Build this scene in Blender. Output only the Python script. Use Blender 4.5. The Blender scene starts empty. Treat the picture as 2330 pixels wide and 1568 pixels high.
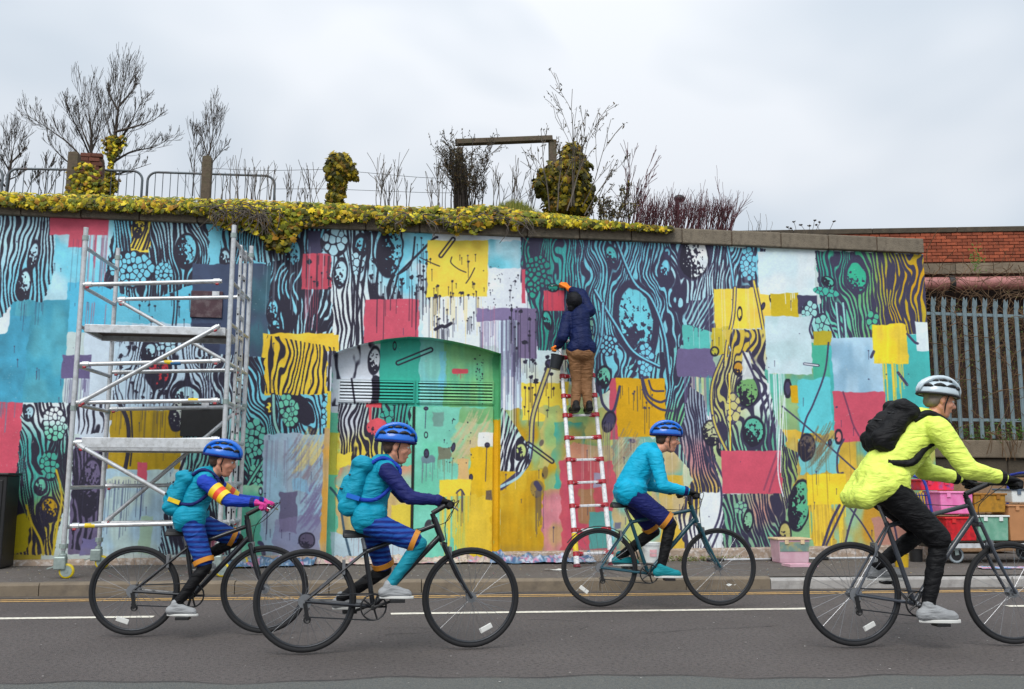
import bpy, bmesh, math, random
import numpy as np
from mathutils import Vector, Matrix, noise as mnoise

scene = bpy.context.scene
COL = scene.collection
rad = math.radians

# ------------------------------------------------------------------ camera
CAM_H, YAW, PITCH, ROLL, FPX = 1.12, rad(8.4), rad(8.2), rad(0.25), 2150.0
fwd = Vector((math.sin(YAW) * math.cos(PITCH), math.cos(YAW) * math.cos(PITCH), math.sin(PITCH)))
r0_ = Vector((math.cos(YAW), -math.sin(YAW), 0))
u0_ = r0_.cross(fwd)
rgt = r0_ * math.cos(ROLL) + u0_ * math.sin(ROLL)
upv = -r0_ * math.sin(ROLL) + u0_ * math.cos(ROLL)
cam_d = bpy.data.cameras.new('camera')
cam = bpy.data.objects.new('camera', cam_d)
COL.objects.link(cam)
cam.matrix_world = Matrix(((rgt.x, upv.x, -fwd.x, 0), (rgt.y, upv.y, -fwd.y, 0), (rgt.z, upv.z, -fwd.z, CAM_H), (0, 0, 0, 1)))
cam_d.sensor_width = 36
cam_d.lens = FPX / 2330 * 36
cam_d.clip_start = 0.05
cam_d.clip_end = 5000
scene.camera = cam

# ------------------------------------------------------------------ sky, sun, exposure
SUN_EL, SUN_AZ = rad(48), rad(205)          # soft light from high behind the camera
world = bpy.data.worlds.new('World')
scene.world = world
world.use_nodes = True
wn = world.node_tree
wn.nodes.clear()
def wnode(t, **k):
    n = wn.nodes.new(t)
    for a, b in k.items(): setattr(n, a, b)
    return n
w_out = wnode('ShaderNodeOutputWorld')
w_bg = wnode('ShaderNodeBackground')
w_sky = wnode('ShaderNodeTexSky', sky_type='NISHITA', sun_disc=False, sun_elevation=SUN_EL, sun_rotation=SUN_AZ)
w_tc = wnode('ShaderNodeTexCoord')
w_sep = wnode('ShaderNodeSeparateXYZ')
w_map = wnode('ShaderNodeMapping')
w_map.inputs['Scale'].default_value = (1.0, 1.0, 1.7)
w_map.inputs['Location'].default_value = (0.35, 0.1, 0.62)
w_n = wnode('ShaderNodeTexNoise')
w_n.inputs['Scale'].default_value = 2.3
w_n.inputs['Detail'].default_value = 3.2
w_n.inputs['Roughness'].default_value = 0.5
w_n.inputs['Distortion'].default_value = 0.35
w_cr = wnode('ShaderNodeValToRGB')
w_cr.color_ramp.elements[0].position = 0.35
w_cr.color_ramp.elements[0].color = (0.51, 0.595, 0.68, 1)
w_cr.color_ramp.elements[1].position = 0.62
w_cr.color_ramp.elements[1].color = (0.86, 0.89, 0.93, 1)
w_el = wnode('ShaderNodeValToRGB')          # overcast dome: pale at the horizon, a touch greyer above, brightest overhead
els = w_el.color_ramp.elements
els[0].position = 0.0; els[0].color = (1.08, 1.07, 1.06, 1)
els[1].position = 1.0; els[1].color = (1.75, 1.75, 1.75, 1)
e = els.new(0.16); e.color = (0.94, 0.94, 0.94, 1)
e = els.new(0.3); e.color = (0.93, 0.93, 0.93, 1)
e = els.new(0.5); e.color = (1.1, 1.1, 1.1, 1)
w_mul = wnode('ShaderNodeMix', data_type='RGBA', blend_type='MULTIPLY')
w_mul.inputs[0].default_value = 1.0
w_sc = wnode('ShaderNodeMix', data_type='RGBA', blend_type='MULTIPLY')
w_sc.inputs[0].default_value = 1.0
SKYV = 5.4
w_sc.inputs[7].default_value = (SKYV, SKYV, SKYV, 1)
w_mix = wnode('ShaderNodeMix', data_type='RGBA')
w_mix.inputs[0].default_value = 0.93
wl = wn.links.new
wl(w_tc.outputs['Generated'], w_map.inputs['Vector'])
wl(w_map.outputs['Vector'], w_n.inputs['Vector'])
wl(w_n.outputs['Fac'], w_cr.inputs['Fac'])
wl(w_tc.outputs['Generated'], w_sep.inputs[0])
wl(w_sep.outputs['Z'], w_el.inputs['Fac'])
wl(w_cr.outputs['Color'], w_mul.inputs[6])
wl(w_el.outputs['Color'], w_mul.inputs[7])
wl(w_mul.outputs[2], w_sc.inputs[6])
wl(w_sky.outputs['Color'], w_mix.inputs[6])
wl(w_sc.outputs[2], w_mix.inputs[7])
wl(w_mix.outputs[2], w_bg.inputs['Color'])
w_bg.inputs['Strength'].default_value = 0.1
wl(w_bg.outputs[0], w_out.inputs['Surface'])

sun_d = bpy.data.lights.new('sun', 'SUN')
sun_d.energy = 1.15
sun_d.angle = rad(35)
sun_d.color = (1.0, 0.97, 0.92)
sun = bpy.data.objects.new('sun', sun_d)
COL.objects.link(sun)
sdir = Vector((math.sin(SUN_AZ) * math.cos(SUN_EL), math.cos(SUN_AZ) * math.cos(SUN_EL), math.sin(SUN_EL)))
sun.rotation_euler = (-sdir).to_track_quat('-Z', 'Y').to_euler()
sun.location = sdir * 30

vs = scene.view_settings
vs.view_transform = 'Standard'
vs.look = 'None'
vs.gamma = 1.0
vs.exposure = 1.0
vs.use_curve_mapping = False
scene.render.engine = 'CYCLES'
scene.cycles.max_bounces = 6
scene.cycles.use_denoising = True

# ------------------------------------------------------------------ helpers
def at(px, py, Y):
    """point where the sight line of photo pixel (px, py) meets the upright plane y = Y"""
    d = fwd + rgt * ((px - 1165) / FPX) - upv * ((py - 784) / FPX)
    return Vector((0, 0, CAM_H)) + d * (Y / d.y)
def ong(px, py, Z=0.0):
    d = fwd + rgt * ((px - 1165) / FPX) - upv * ((py - 784) / FPX)
    return Vector((0, 0, CAM_H)) + d * ((Z - CAM_H) / d.z)
def S(r, g, b):
    f = lambda c: c / 12.92 if c <= 0.04045 else ((c + 0.055) / 1.055) ** 2.4
    return (f(r / 255), f(g / 255), f(b / 255))

def M(name, rgb, rough=0.6, metal=0.0, var=0.18, scale=12.0, bump=0.0, bscale=60.0, coat=0.0, rnd=0.0, dirt=None, dscale=3.0, damt=0.5, attr=None, spec=0.5):
    m = bpy.data.materials.new(name)
    m.use_nodes = True
    nt = m.node_tree
    b = nt.nodes['Principled BSDF']
    b.inputs['Roughness'].default_value = rough
    b.inputs['Metallic'].default_value = metal
    b.inputs['Coat Weight'].default_value = coat
    b.inputs['Specular IOR Level'].default_value = spec
    tc = nt.nodes.new('ShaderNodeTexCoord')
    src = None
    if attr:
        a = nt.nodes.new('ShaderNodeAttribute'); a.attribute_name = attr
        src = a.outputs['Color']
    n = nt.nodes.new('ShaderNodeTexNoise')
    n.inputs['Scale'].default_value = scale
    n.inputs['Detail'].default_value = 6
    nt.links.new(tc.outputs['Object'], n.inputs['Vector'])
    mr = nt.nodes.new('ShaderNodeMapRange')
    mr.inputs[1].default_value = 0.25; mr.inputs[2].default_value = 0.75
    mr.inputs[3].default_value = 1 - var; mr.inputs[4].default_value = 1 + var
    nt.links.new(n.outputs['Fac'], mr.inputs[0])
    val = mr.outputs[0]
    if rnd:
        oi = nt.nodes.new('ShaderNodeObjectInfo')
        mr2 = nt.nodes.new('ShaderNodeMapRange')
        mr2.inputs[3].default_value = 1 - rnd; mr2.inputs[4].default_value = 1 + rnd
        nt.links.new(oi.outputs['Random'], mr2.inputs[0])
        mm = nt.nodes.new('ShaderNodeMath'); mm.operation = 'MULTIPLY'
        nt.links.new(val, mm.inputs[0]); nt.links.new(mr2.outputs[0], mm.inputs[1])
        val = mm.outputs[0]
    mx = nt.nodes.new('ShaderNodeMix'); mx.data_type = 'RGBA'; mx.blend_type = 'MULTIPLY'
    mx.inputs[0].default_value = 1.0
    if src: nt.links.new(src, mx.inputs[6])
    else: mx.inputs[6].default_value = (*rgb, 1)
    nt.links.new(val, mx.inputs[7])
    out = mx.outputs[2]
    if dirt:
        n2 = nt.nodes.new('ShaderNodeTexNoise'); n2.inputs['Scale'].default_value = dscale; n2.inputs['Detail'].default_value = 8
        n2.inputs['Roughness'].default_value = 0.65
        nt.links.new(tc.outputs['Object'], n2.inputs['Vector'])
        mr3 = nt.nodes.new('ShaderNodeMapRange')
        mr3.inputs[1].default_value = 0.48; mr3.inputs[2].default_value = 0.68; mr3.inputs[4].default_value = damt
        nt.links.new(n2.outputs['Fac'], mr3.inputs[0])
        mx2 = nt.nodes.new('ShaderNodeMix'); mx2.data_type = 'RGBA'
        nt.links.new(mr3.outputs[0], mx2.inputs[0])
        nt.links.new(out, mx2.inputs[6]); mx2.inputs[7].default_value = (*dirt, 1)
        out = mx2.outputs[2]
    nt.links.new(out, b.inputs['Base Color'])
    if bump:
        n3 = nt.nodes.new('ShaderNodeTexNoise'); n3.inputs['Scale'].default_value = bscale; n3.inputs['Detail'].default_value = 5
        nt.links.new(tc.outputs['Object'], n3.inputs['Vector'])
        bp = nt.nodes.new('ShaderNodeBump'); bp.inputs['Strength'].default_value = bump; bp.inputs['Distance'].default_value = 0.02
        nt.links.new(n3.outputs['Fac'], bp.inputs['Height'])
        nt.links.new(bp.outputs['Normal'], b.inputs['Normal'])
    return m

def basis_to(d):
    d = d.normalized()
    a = Vector((0, 0, 1)) if abs(d.z) < 0.95 else Vector((1, 0, 0))
    x = a.cross(d).normalized()
    return x, d.cross(x), d

class MB:
    def __init__(s):
        s.v, s.f, s.c = [], [], []
    def add(s, vs, fs, col=None):
        o = len(s.v)
        s.v.extend(tuple(p) for p in vs)
        s.f.extend([tuple(i + o for i in f) for f in fs])
        if col is not None: s.c.extend([col] * len(vs))
        return s
    def box(s, c, size, rot=None, col=None):
        c = Vector(c); h = Vector(size) / 2
        vs = []
        for x in (-1, 1):
            for y in (-1, 1):
                for z in (-1, 1):
                    p = Vector((x * h.x, y * h.y, z * h.z))
                    vs.append(c + (rot @ p if rot else p))
        return s.add(vs, [(0, 1, 3, 2), (4, 6, 7, 5), (0, 4, 5, 1), (2, 3, 7, 6), (0, 2, 6, 4), (1, 5, 7, 3)], col)
    def bar(s, p, q, w, h, up=(0, 0, 1), col=None):
        p, q = Vector(p), Vector(q)
        d = (q - p).normalized(); a = Vector(up)
        if abs(d.dot(a)) > 0.98: a = Vector((0, 1, 0))
        x = d.cross(a).normalized(); y = x.cross(d)
        vs = [b + x * (i * w / 2) + y * (j * h / 2) for b in (p, q) for i, j in ((-1, -1), (1, -1), (1, 1), (-1, 1))]
        return s.add(vs, [(0, 1, 2, 3), (7, 6, 5, 4), (0, 4, 5, 1), (1, 5, 6, 2), (2, 6, 7, 3), (3, 7, 4, 0)], col)
    def tube(s, pts, r, n=8, closed=False, col=None):
        pts = [Vector(p) for p in pts]
        m = len(pts)
        rs = r if isinstance(r, (list, tuple)) else [r] * m
        vs, fs = [], []
        x = None
        for i, p in enumerate(pts):
            if closed: d = pts[(i + 1) % m] - pts[i - 1]
            else: d = pts[min(i + 1, m - 1)] - pts[max(i - 1, 0)]
            if d.length < 1e-9: d = Vector((0, 0, 1))
            d.normalize()
            if x is None: x, y, _ = basis_to(d)
            else:
                x = (x - d * x.dot(d))
                if x.length < 1e-6: x, y, _ = basis_to(d)
                x.normalize()
            y = d.cross(x)
            for k in range(n):
                a = 2 * math.pi * k / n
                vs.append(p + (x * math.cos(a) + y * math.sin(a)) * rs[i])
        last = m if closed else m - 1
        for i in range(last):
            j = (i + 1) % m
            for k in range(n):
                l = (k + 1) % n
                fs.append((i * n + k, i * n + l, j * n + l, j * n + k))
        if not closed and n > 2:
            fs.append(tuple(range(n - 1, -1, -1)))
            fs.append(tuple((m - 1) * n + k for k in range(n)))
        return s.add(vs, fs, col)
    def cyl(s, p, q, r, r2=None, n=16, col=None):
        return s.tube([p, q], [r, r if r2 is None else r2], n, col=col)
    def ell(s, c, rr, rot=None, nu=16, nv=10, col=None, v0=0.0, v1=1.0):
        c = Vector(c); vs, fs = [], []
        for j in range(nv + 1):
            t = math.pi * (v0 + (v1 - v0) * j / nv)
            for i in range(nu):
                a = 2 * math.pi * i / nu
                p = Vector((rr[0] * math.sin(t) * math.cos(a), rr[1] * math.sin(t) * math.sin(a), rr[2] * math.cos(t)))
                vs.append(c + (rot @ p if rot else p))
        for j in range(nv):
            for i in range(nu):
                k = (i + 1) % nu
                fs.append((j * nu + i, j * nu + k, (j + 1) * nu + k, (j + 1) * nu + i)[::-1])
        return s.add(vs, fs, col)
    def torus(s, c, R, r, axis='y', n=40, m=8):
        c = Vector(c)
        pts = []
        for i in range(n):
            a = 2 * math.pi * i / n
            if axis == 'y': pts.append(c + Vector((math.cos(a) * R, 0, math.sin(a) * R)))
            elif axis == 'x': pts.append(c + Vector((0, math.cos(a) * R, math.sin(a) * R)))
            else: pts.append(c + Vector((math.cos(a) * R, math.sin(a) * R, 0)))
        return s.tube(pts, r, m, closed=True)
    def prism(s, outline, y0, y1):
        """outline in (x, z), extruded along y"""
        n = len(outline)
        vs = [(x, y0, z) for x, z in outline] + [(x, y1, z) for x, z in outline]
        fs = [tuple(range(n)), tuple(range(2 * n - 1, n - 1, -1))]
        fs += [(i, i + n, (i + 1) % n + n, (i + 1) % n) for i in range(n)]
        return s.add(vs, fs)
    def build(s, name, mat, parent=None, world=False, smooth=False, bevel=0.0, bseg=2, fix=True):
        off = parent.location if (parent and world) else Vector((0, 0, 0))
        me = bpy.data.meshes.new(name)
        me.from_pydata([(p[0] - off[0], p[1] - off[1], p[2] - off[2]) for p in s.v], [], s.f)
        if s.c:
            ca = me.color_attributes.new('col', 'FLOAT_COLOR', 'POINT')
            ca.data.foreach_set('color', np.array([(*c, 1) for c in s.c], dtype=np.float32).ravel())
        if fix and len(s.f) < 60000:
            bm = bmesh.new(); bm.from_mesh(me)
            bmesh.ops.recalc_face_normals(bm, faces=bm.faces)
            bm.to_mesh(me); bm.free()
        if smooth:
            me.polygons.foreach_set('use_smooth', [True] * len(me.polygons))
        o = bpy.data.objects.new(name, me)
        if mat: me.materials.append(mat)
        COL.objects.link(o)
        if parent: o.parent = parent
        if bevel:
            bv = o.modifiers.new('bevel', 'BEVEL'); bv.width = bevel; bv.segments = bseg; bv.limit_method = 'ANGLE'
        if smooth == 'auto':
            for p in me.polygons: p.use_smooth = True
            try: me.set_sharp_from_angle(angle=rad(40))
            except Exception: pass
        return o

def tag(o, label=None, cat=None, group=None, kind=None):
    if label: o['label'] = label
    if cat: o['category'] = cat
    if group: o['group'] = group
    if kind: o['kind'] = kind
    return o
def thing(name, loc, label, cat, group=None, rz=0.0):
    o = bpy.data.objects.new(name, None)
    o.empty_display_size = 0.1
    COL.objects.link(o)
    o.location = loc; o.rotation_euler = (0, 0, rz)
    return tag(o, label, cat, group)
def put(o, name, parent=None, loc=(0, 0, 0), rot=None, scale=None):
    """another object sharing o's mesh"""
    c = o.copy(); c.name = name; COL.objects.link(c); c.parent = parent
    c.location = loc
    if rot is not None: c.rotation_euler = rot
    if scale is not None: c.scale = scale
    return c
def copy_tree(o, parent=None):
    c = o.copy(); COL.objects.link(c); c.parent = parent
    for ch in [k for k in o.children]:
        copy_tree(ch, c)
    return c
def spline(pts, k=8):
    pts = [Vector(p) for p in pts]
    out = []
    for i in range(len(pts) - 1):
        p0 = pts[max(i - 1, 0)]; p1 = pts[i]; p2 = pts[i + 1]; p3 = pts[min(i + 2, len(pts) - 1)]
        for j in range(k):
            t = j / k
            out.append(0.5 * ((2 * p1) + (p2 - p0) * t + (2 * p0 - 5 * p1 + 4 * p2 - p3) * t * t + (3 * p1 - p0 - 3 * p2 + p3) * t ** 3))
    out.append(pts[-1])
    return out

_fold = {}
def blob(name, elems, voxel, mat, parent=None, smooth=3, fold=0.0, fscale=0.09):
    """one continuous surface grown from overlapping round cones ('c') and ellipsoids ('e')"""
    m = MB()
    for e in elems:
        if e[0] == 'c':
            p, q, ra, rb = Vector(e[1]), Vector(e[2]), e[3], e[4]
            d = q - p
            L = d.length
            if L < 1e-6: continue
            d.normalize()
            pts, rs = [], []
            for k in range(5):
                t = -math.pi / 2 + (math.pi / 2) * k / 5
                pts.append(p + d * (ra * math.sin(t))); rs.append(max(ra * math.cos(t), 0.0008))
            pts += [p, q]; rs += [ra, rb]
            for k in range(1, 6):
                t = (math.pi / 2) * k / 5
                pts.append(q + d * (rb * math.sin(t))); rs.append(max(rb * math.cos(t), 0.0008))
            m.tube(pts, rs, 14)
        else:
            m.ell(e[1], e[2], e[3] if len(e) > 3 else None, 18, 12)
    me = bpy.data.meshes.new('tmp')
    me.from_pydata(m.v, [], m.f)
    bm = bmesh.new(); bm.from_mesh(me)
    bmesh.ops.remove_doubles(bm, verts=bm.verts, dist=1e-5)
    bmesh.ops.recalc_face_normals(bm, faces=bm.faces)
    bm.to_mesh(me); bm.free()
    t = bpy.data.objects.new('tmp', me)
    COL.objects.link(t)
    rm = t.modifiers.new('r', 'REMESH'); rm.mode = 'VOXEL'; rm.voxel_size = voxel
    if smooth:
        sm = t.modifiers.new('s', 'SMOOTH'); sm.iterations = smooth; sm.factor = 0.5
    if fold:
        if fscale not in _fold:
            tx = bpy.data.textures.new('folds', 'CLOUDS'); tx.noise_scale = fscale; tx.noise_depth = 2
            _fold[fscale] = tx
        dm = t.modifiers.new('d', 'DISPLACE'); dm.texture = _fold[fscale]; dm.strength = fold; dm.mid_level = 0.5
        dm.texture_coords = 'LOCAL'
    bpy.context.view_layer.update()
    ev = t.evaluated_get(bpy.context.evaluated_depsgraph_get())
    me2 = bpy.data.meshes.new_from_object(ev)
    me2.name = name
    bpy.data.objects.remove(t)
    bpy.data.meshes.remove(me)
    me2.polygons.foreach_set('use_smooth', [True] * len(me2.polygons))
    me2.materials.clear()
    me2.materials.append(mat)
    o = bpy.data.objects.new(name, me2)
    COL.objects.link(o)
    if parent: o.parent = parent
    return o
# ------------------------------------------------------------------ the painted wall: a flat print computed here, pixel by pixel
YW, YD = 12.0, 12.22
CA = np.array([tuple(rgt), tuple(upv), tuple(fwd)])
def vn(x, y, seed=0):
    xi = np.floor(x).astype(np.int64); yi = np.floor(y).astype(np.int64)
    fx = x - xi; fy = y - yi
    fx = fx * fx * (3 - 2 * fx); fy = fy * fy * (3 - 2 * fy)
    def h(a, b):
        k = (a * 374761393 + b * 668265263 + seed * 144269504) & 0x7fffffff
        k = ((k ^ (k >> 13)) * 1274126177) & 0x7fffffff
        return ((k ^ (k >> 16)) & 0xffff) / 32767.5 - 1
    return (h(xi, yi) * (1 - fx) + h(xi + 1, yi) * fx) * (1 - fy) + (h(xi, yi + 1) * (1 - fx) + h(xi + 1, yi + 1) * fx) * fy
def ss(a, b, t):
    t = np.clip((t - a) / (b - a), 0, 1)
    return t * t * (3 - 2 * t)

class Canvas:
    """a sheet of paint on the plane y = Y; X, Yp hold the survey coordinates (photo pixels) of every texel"""
    def __init__(s, Y, x0, x1, z0, z1, ppm):
        s.Y, s.x0, s.x1, s.z0, s.z1 = Y, x0, x1, z0, z1
        s.W = int((x1 - x0) * ppm); s.H = int((z1 - z0) * ppm); s.ppm = ppm
        gx = x0 + (np.arange(s.W) + 0.5) / ppm; gz = z0 + (np.arange(s.H) + 0.5) / ppm
        P = np.stack(np.broadcast_arrays(gx[None, :], np.full((1, 1), Y), gz[:, None] - CAM_H), -1)
        v = P @ CA.T
        s.X = 1165 + FPX * v[..., 0] / v[..., 2]
        s.P = 784 - FPX * v[..., 1] / v[..., 2]
        s.a = np.ones((s.H, s.W, 3)) * 0.8
    def sub(s, x0, y0, x1, y1):
        c = [at(px, py, s.Y) for px, py in ((x0, y0), (x1, y0), (x0, y1), (x1, y1))]
        i0 = int((min(p.x for p in c) - s.x0) * s.ppm) - 2; i1 = int((max(p.x for p in c) - s.x0) * s.ppm) + 3
        j0 = int((min(p.z for p in c) - s.z0) * s.ppm) - 2; j1 = int((max(p.z for p in c) - s.z0) * s.ppm) + 3
        i0, j0 = max(i0, 0), max(j0, 0); i1, j1 = min(i1, s.W), min(j1, s.H)
        if i1 <= i0 or j1 <= j0: return None
        sl = (slice(j0, j1), slice(i0, i1))
        return sl, s.X[sl], s.P[sl]
    def mix(s, sl, mask, col):
        m = mask[..., None]
        s.a[sl] = s.a[sl] * (1 - m) + np.asarray(col) * m

_sd = [0]
def nxt():
    _sd[0] += 1
    return _sd[0]
c_ = lambda *r: np.array(r) / 255.0
INK = c_(38, 35, 53)
INK2 = c_(66, 62, 92)

def R(x0, y0, x1, y1, col, edge=2.0, tex=0.05, alpha=1.0, soft=1.0, drip=0, streak='m', col2=None, shear=None, rr=0):
    """a brushed block of paint with uneven edges; drip = runs from its lower edge"""
    sd = nxt()
    def f(cv):
        r = cv.sub(x0 - 8 - edge * 2, y0 - 8 - edge * 2, x1 + 8 + edge * 2, y1 + 8 + edge * 2 + drip)
        if r is None: return
        sl, X, Y = r
        xc, yc = (x0 + x1) / 2, (y0 + y1) / 2
        k = (xc - 1165) / (yc + 13500) if shear is None else shear
        x = X - k * (Y - yc)
        n = vn(X / 9, Y / 9, sd) * 0.6 + vn(X / 28, Y / 28, sd + 50) * 0.8
        if rr:
            qx = np.maximum(np.abs(x - xc) - (x1 - x0) / 2 + rr, 0); qy = np.maximum(np.abs(Y - yc) - (y1 - y0) / 2 + rr, 0)
            d = rr - np.sqrt(qx * qx + qy * qy)
        else:
            d = np.minimum(np.minimum(x - x0, x1 - x), np.minimum(Y - y0, y1 - Y))
        m = ss(-soft, soft, d + edge * n)
        if drip:
            dl = drip * ss(-0.1, 0.9, vn(x / 3.1, x * 0 + 0.5, sd + 9) * 0.7 + vn(x / 17, x * 0 + 0.5, sd + 19) * 0.5)
            w = (vn(x / 2.7, Y / 300, sd + 7) > 0.12)
            m = np.maximum(m, w * ss(-1, 1, np.minimum(x - x0 - 2, x1 - x - 2)) * (Y > y1 - 4) * ss(0, 4, y1 + dl - Y))
        if streak == 'h': t = vn(X / 60, Y / 5, sd + 3) * 0.5 + vn(X / 24, Y / 24, sd + 4) * 0.5
        elif streak == 'v': t = vn(X / 5, Y / 60, sd + 3) * 0.5 + vn(X / 24, Y / 24, sd + 4) * 0.5
        else: t = vn(X / 34, Y / 34, sd + 4) * 0.6 + vn(X / 11, Y / 13, sd + 5) * 0.4
        cc = np.asarray(col)[None, None] * (1 + tex * t[..., None])
        if col2 is not None:
            g = ss(-0.5, 0.6, vn(X / 45, Y / 38, sd + 11) + vn(X / 14, Y / 50, sd + 12) * 0.5)[..., None]
            cc = cc * (1 - g) + np.asarray(col2) * (1 + tex * t[..., None]) * g
        cv.mix(sl, m * alpha, cc)
    return f

def light_field(X, Y, lights):
    w = 0; c = 0
    for lx, ly, col in lights:
        k = 1 / ((X - lx) ** 2 + (Y - ly) ** 2 + 300.0) ** 1.5
        w = w + k; c = c + k[..., None] * np.asarray(col)
    return c / w[..., None]
def inpoly(X, Y, poly):
    ins = np.zeros(X.shape, bool)
    n = len(poly)
    for i in range(n):
        xa, ya = poly[i]; xb, yb = poly[(i + 1) % n]
        if ya == yb: continue
        cnd = ((ya > Y) != (yb > Y)) & (X < (xb - xa) * (Y - ya) / (yb - ya) + xa)
        ins ^= cnd
    return ins
def FL(poly, lights, lam=13.0, warp=16.0, ang=0.0, duty=0.0, ovals=(), dark=INK, gap=0.9, fork=0.35, edge=3.0, only_dark=False):
    """a field of flowing hand-cut stripes that part round the egg shapes in ovals"""
    sd = nxt(); lam = lam * (0.74 if lam < 20 else 1)
    def f(cv):
        xs = [p[0] for p in poly]; ys = [p[1] for p in poly]
        r = cv.sub(min(xs) - 6, min(ys) - 6, max(xs) + 6, max(ys) + 6)
        if r is None: return
        sl, X, Y = r
        ex = edge * (vn(X / 12, Y / 12, sd) + 0.5 * vn(X / 5, Y / 5, sd + 1))
        m = inpoly(X + ex, Y + ex * 0.7, poly).astype(float)
        ca, sa = math.cos(ang), math.sin(ang)
        u = X * ca + Y * sa; v = -X * sa + Y * ca
        psi = u + warp * vn(u / 75, v / 130, sd + 2) + warp * 0.55 * vn(u / 30, v / 62, sd + 3) + warp * 0.2 * vn(u / 12, v / 30, sd + 13)
        ins = np.zeros(X.shape); rim = np.zeros(X.shape)
        for (ox, oy, a, b, ro) in ovals:
            c2, s2 = math.cos(ro), math.sin(ro)
            p = ((X - ox) * c2 + (Y - oy) * s2) / a; q = (-(X - ox) * s2 + (Y - oy) * c2) / b
            rho = np.sqrt(p * p + q * q) + 1e-3
            psi = psi - ((X - ox) * ca + (Y - oy) * sa) * 0.85 / np.maximum(rho, 1) ** 2.2
            ins = np.maximum(ins, ss(1.22, 1.12, rho)); 
        li = np.floor(psi / lam)
        gate = vn(li * 7.31, v / 34, sd + 4)
        thr = duty + fork * vn(u / 55, v / 90, sd + 5) + gap * ss(-0.08, 0.5, gate)
        st = np.cos(2 * math.pi * (psi / lam - li - 0.5))
        w = ss(thr - 0.28, thr + 0.28, st + 0.22 * vn(X / 7, Y / 16, sd + 6))
        w = w * (1 - ins)
        if only_dark:
            cv.mix(sl, m * (1 - w) * (1 - ins), dark)
        else:
            lc = light_field(X, Y, lights)
            cv.mix(sl, m, np.asarray(dark) * (1 - w[..., None]) + lc * w[..., None])
    return f
def OV(ox, oy, a, b, ro=0.0, col=(0.5, 0.8, 0.9), dark=INK, speck=0.5, ring=True, side=(-0.4, 0.7), fine=3.6):
    """an egg with a dark rim and a stippled shadow side"""
    sd = nxt(); col = np.asarray(col)
    def f(cv):
        q_ = max(a, b) * 1.3
        r = cv.sub(ox - q_, oy - q_, ox + q_, oy + q_)
        if r is None: return
        sl, X, Y = r
        c2, s2 = math.cos(ro), math.sin(ro)
        p = ((X - ox) * c2 + (Y - oy) * s2) / a; q = (-(X - ox) * s2 + (Y - oy) * c2) / b
        rho = np.sqrt(p * p + q * q) + 0.05 * vn(X / 10, Y / 10, sd)
        px = max(a, 6)
        if ring: cv.mix(sl, ss(1.0 + 3.4 / px + 1 / px, 1.0 + 3.4 / px - 1 / px, rho), dark)
        t = vn(X / fine, Y / (fine * 1.4), sd + 1) * 0.85 + vn(X / 2.4, Y / 3.0, sd + 2) * 0.45
        sh = p * side[0] + q * side[1]
        lit = ss(-0.15, 0.15, t - (sh * 1.15 + speck - 0.85))
        cv.mix(sl, ss(1.0 + 1 / px, 1.0 - 1 / px, rho) * lit, col * (1 + 0.06 * vn(X / 20, Y / 20, sd + 3)[..., None]))
        cv.mix(sl, ss(1.0 + 1 / px, 1.0 - 1 / px, rho) * (1 - lit), dark)
    return f
def CE(ox, oy, a, b, size, lights, dark=INK, gapw=0.15, ro=0.0, clip=None):
    """a cluster of pebble cells"""
    sd = nxt()
    def f(cv):
        q_ = max(a, b)
        r = cv.sub(ox - q_ - 4, oy - q_ - 4, ox + q_ + 4, oy + q_ + 4)
        if r is None: return
        sl, X, Y = r
        rng = random.Random(sd)
        c2, s2 = math.cos(ro), math.sin(ro)
        d1 = np.full(X.shape, 1e9); d2 = np.full(X.shape, 1e9)
        pts = []
        for _ in range(4000):
            px = rng.uniform(-a, a); py = rng.uniform(-b, b)
            if (px / a) ** 2 + (py / b) ** 2 > 1: continue
            sz = size * rng.uniform(0.75, 1.25)
            if all((px - k[0]) ** 2 + ((py - k[1]) / 1.15) ** 2 > (0.5 * (sz + k[2])) ** 2 for k in pts): pts.append((px, py, sz))
            if len(pts) > 70: break
        for px, py, sz in pts:
            gx, gy = ox + px * c2 - py * s2, oy + px * s2 + py * c2
            d = np.sqrt((X - gx) ** 2 + ((Y - gy) / 1.15) ** 2) * size / sz
            d2 = np.minimum(d2, np.maximum(d1, d)); d1 = np.minimum(d1, d)
        p = ((X - ox) * c2 + (Y - oy) * s2) / a; q = (-(X - ox) * s2 + (Y - oy) * c2) / b
        m = ss(1.25, 1.15, np.sqrt(p * p + q * q) + 0.15 * vn(X / 14, Y / 14, sd))
        wob = vn(X / 6, Y / 6, sd + 1) * 0.8
        cell = ss(gapw * size - 0.8, gapw * size + 0.8, d2 - d1 + wob * 0.5) * ss(size * 0.66, size * 0.58, d1)
        lc = light_field(X, Y, lights)
        cv.mix(sl, m, np.asarray(dark) * (1 - cell[..., None]) + lc * cell[..., None])
    return f
def LN(pts, w, col=INK, alpha=1.0, k=8, w2=None):
    P = [(p.x, p.y) for p in spline([(x, y, 0) for x, y in pts], k)]
    def f(cv):
        for i in range(len(P) - 1):
            (xa, ya), (xb, yb) = P[i], P[i + 1]
            wi = w if w2 is None else w + (w2 - w) * i / len(P)
            r = cv.sub(min(xa, xb) - wi - 2, min(ya, yb) - wi - 2, max(xa, xb) + wi + 2, max(ya, yb) + wi + 2)
            if r is None: continue
            sl, X, Y = r
            L = (xb - xa) ** 2 + (yb - ya) ** 2 + 1e-6
            t = np.clip(((X - xa) * (xb - xa) + (Y - ya) * (yb - ya)) / L, 0, 1)
            d = np.hypot(X - xa - t * (xb - xa), Y - ya - t * (yb - ya))
            cv.mix(sl, ss(wi / 2 + 0.9, wi / 2 - 0.9, d) * alpha, col)
    return f
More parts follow.
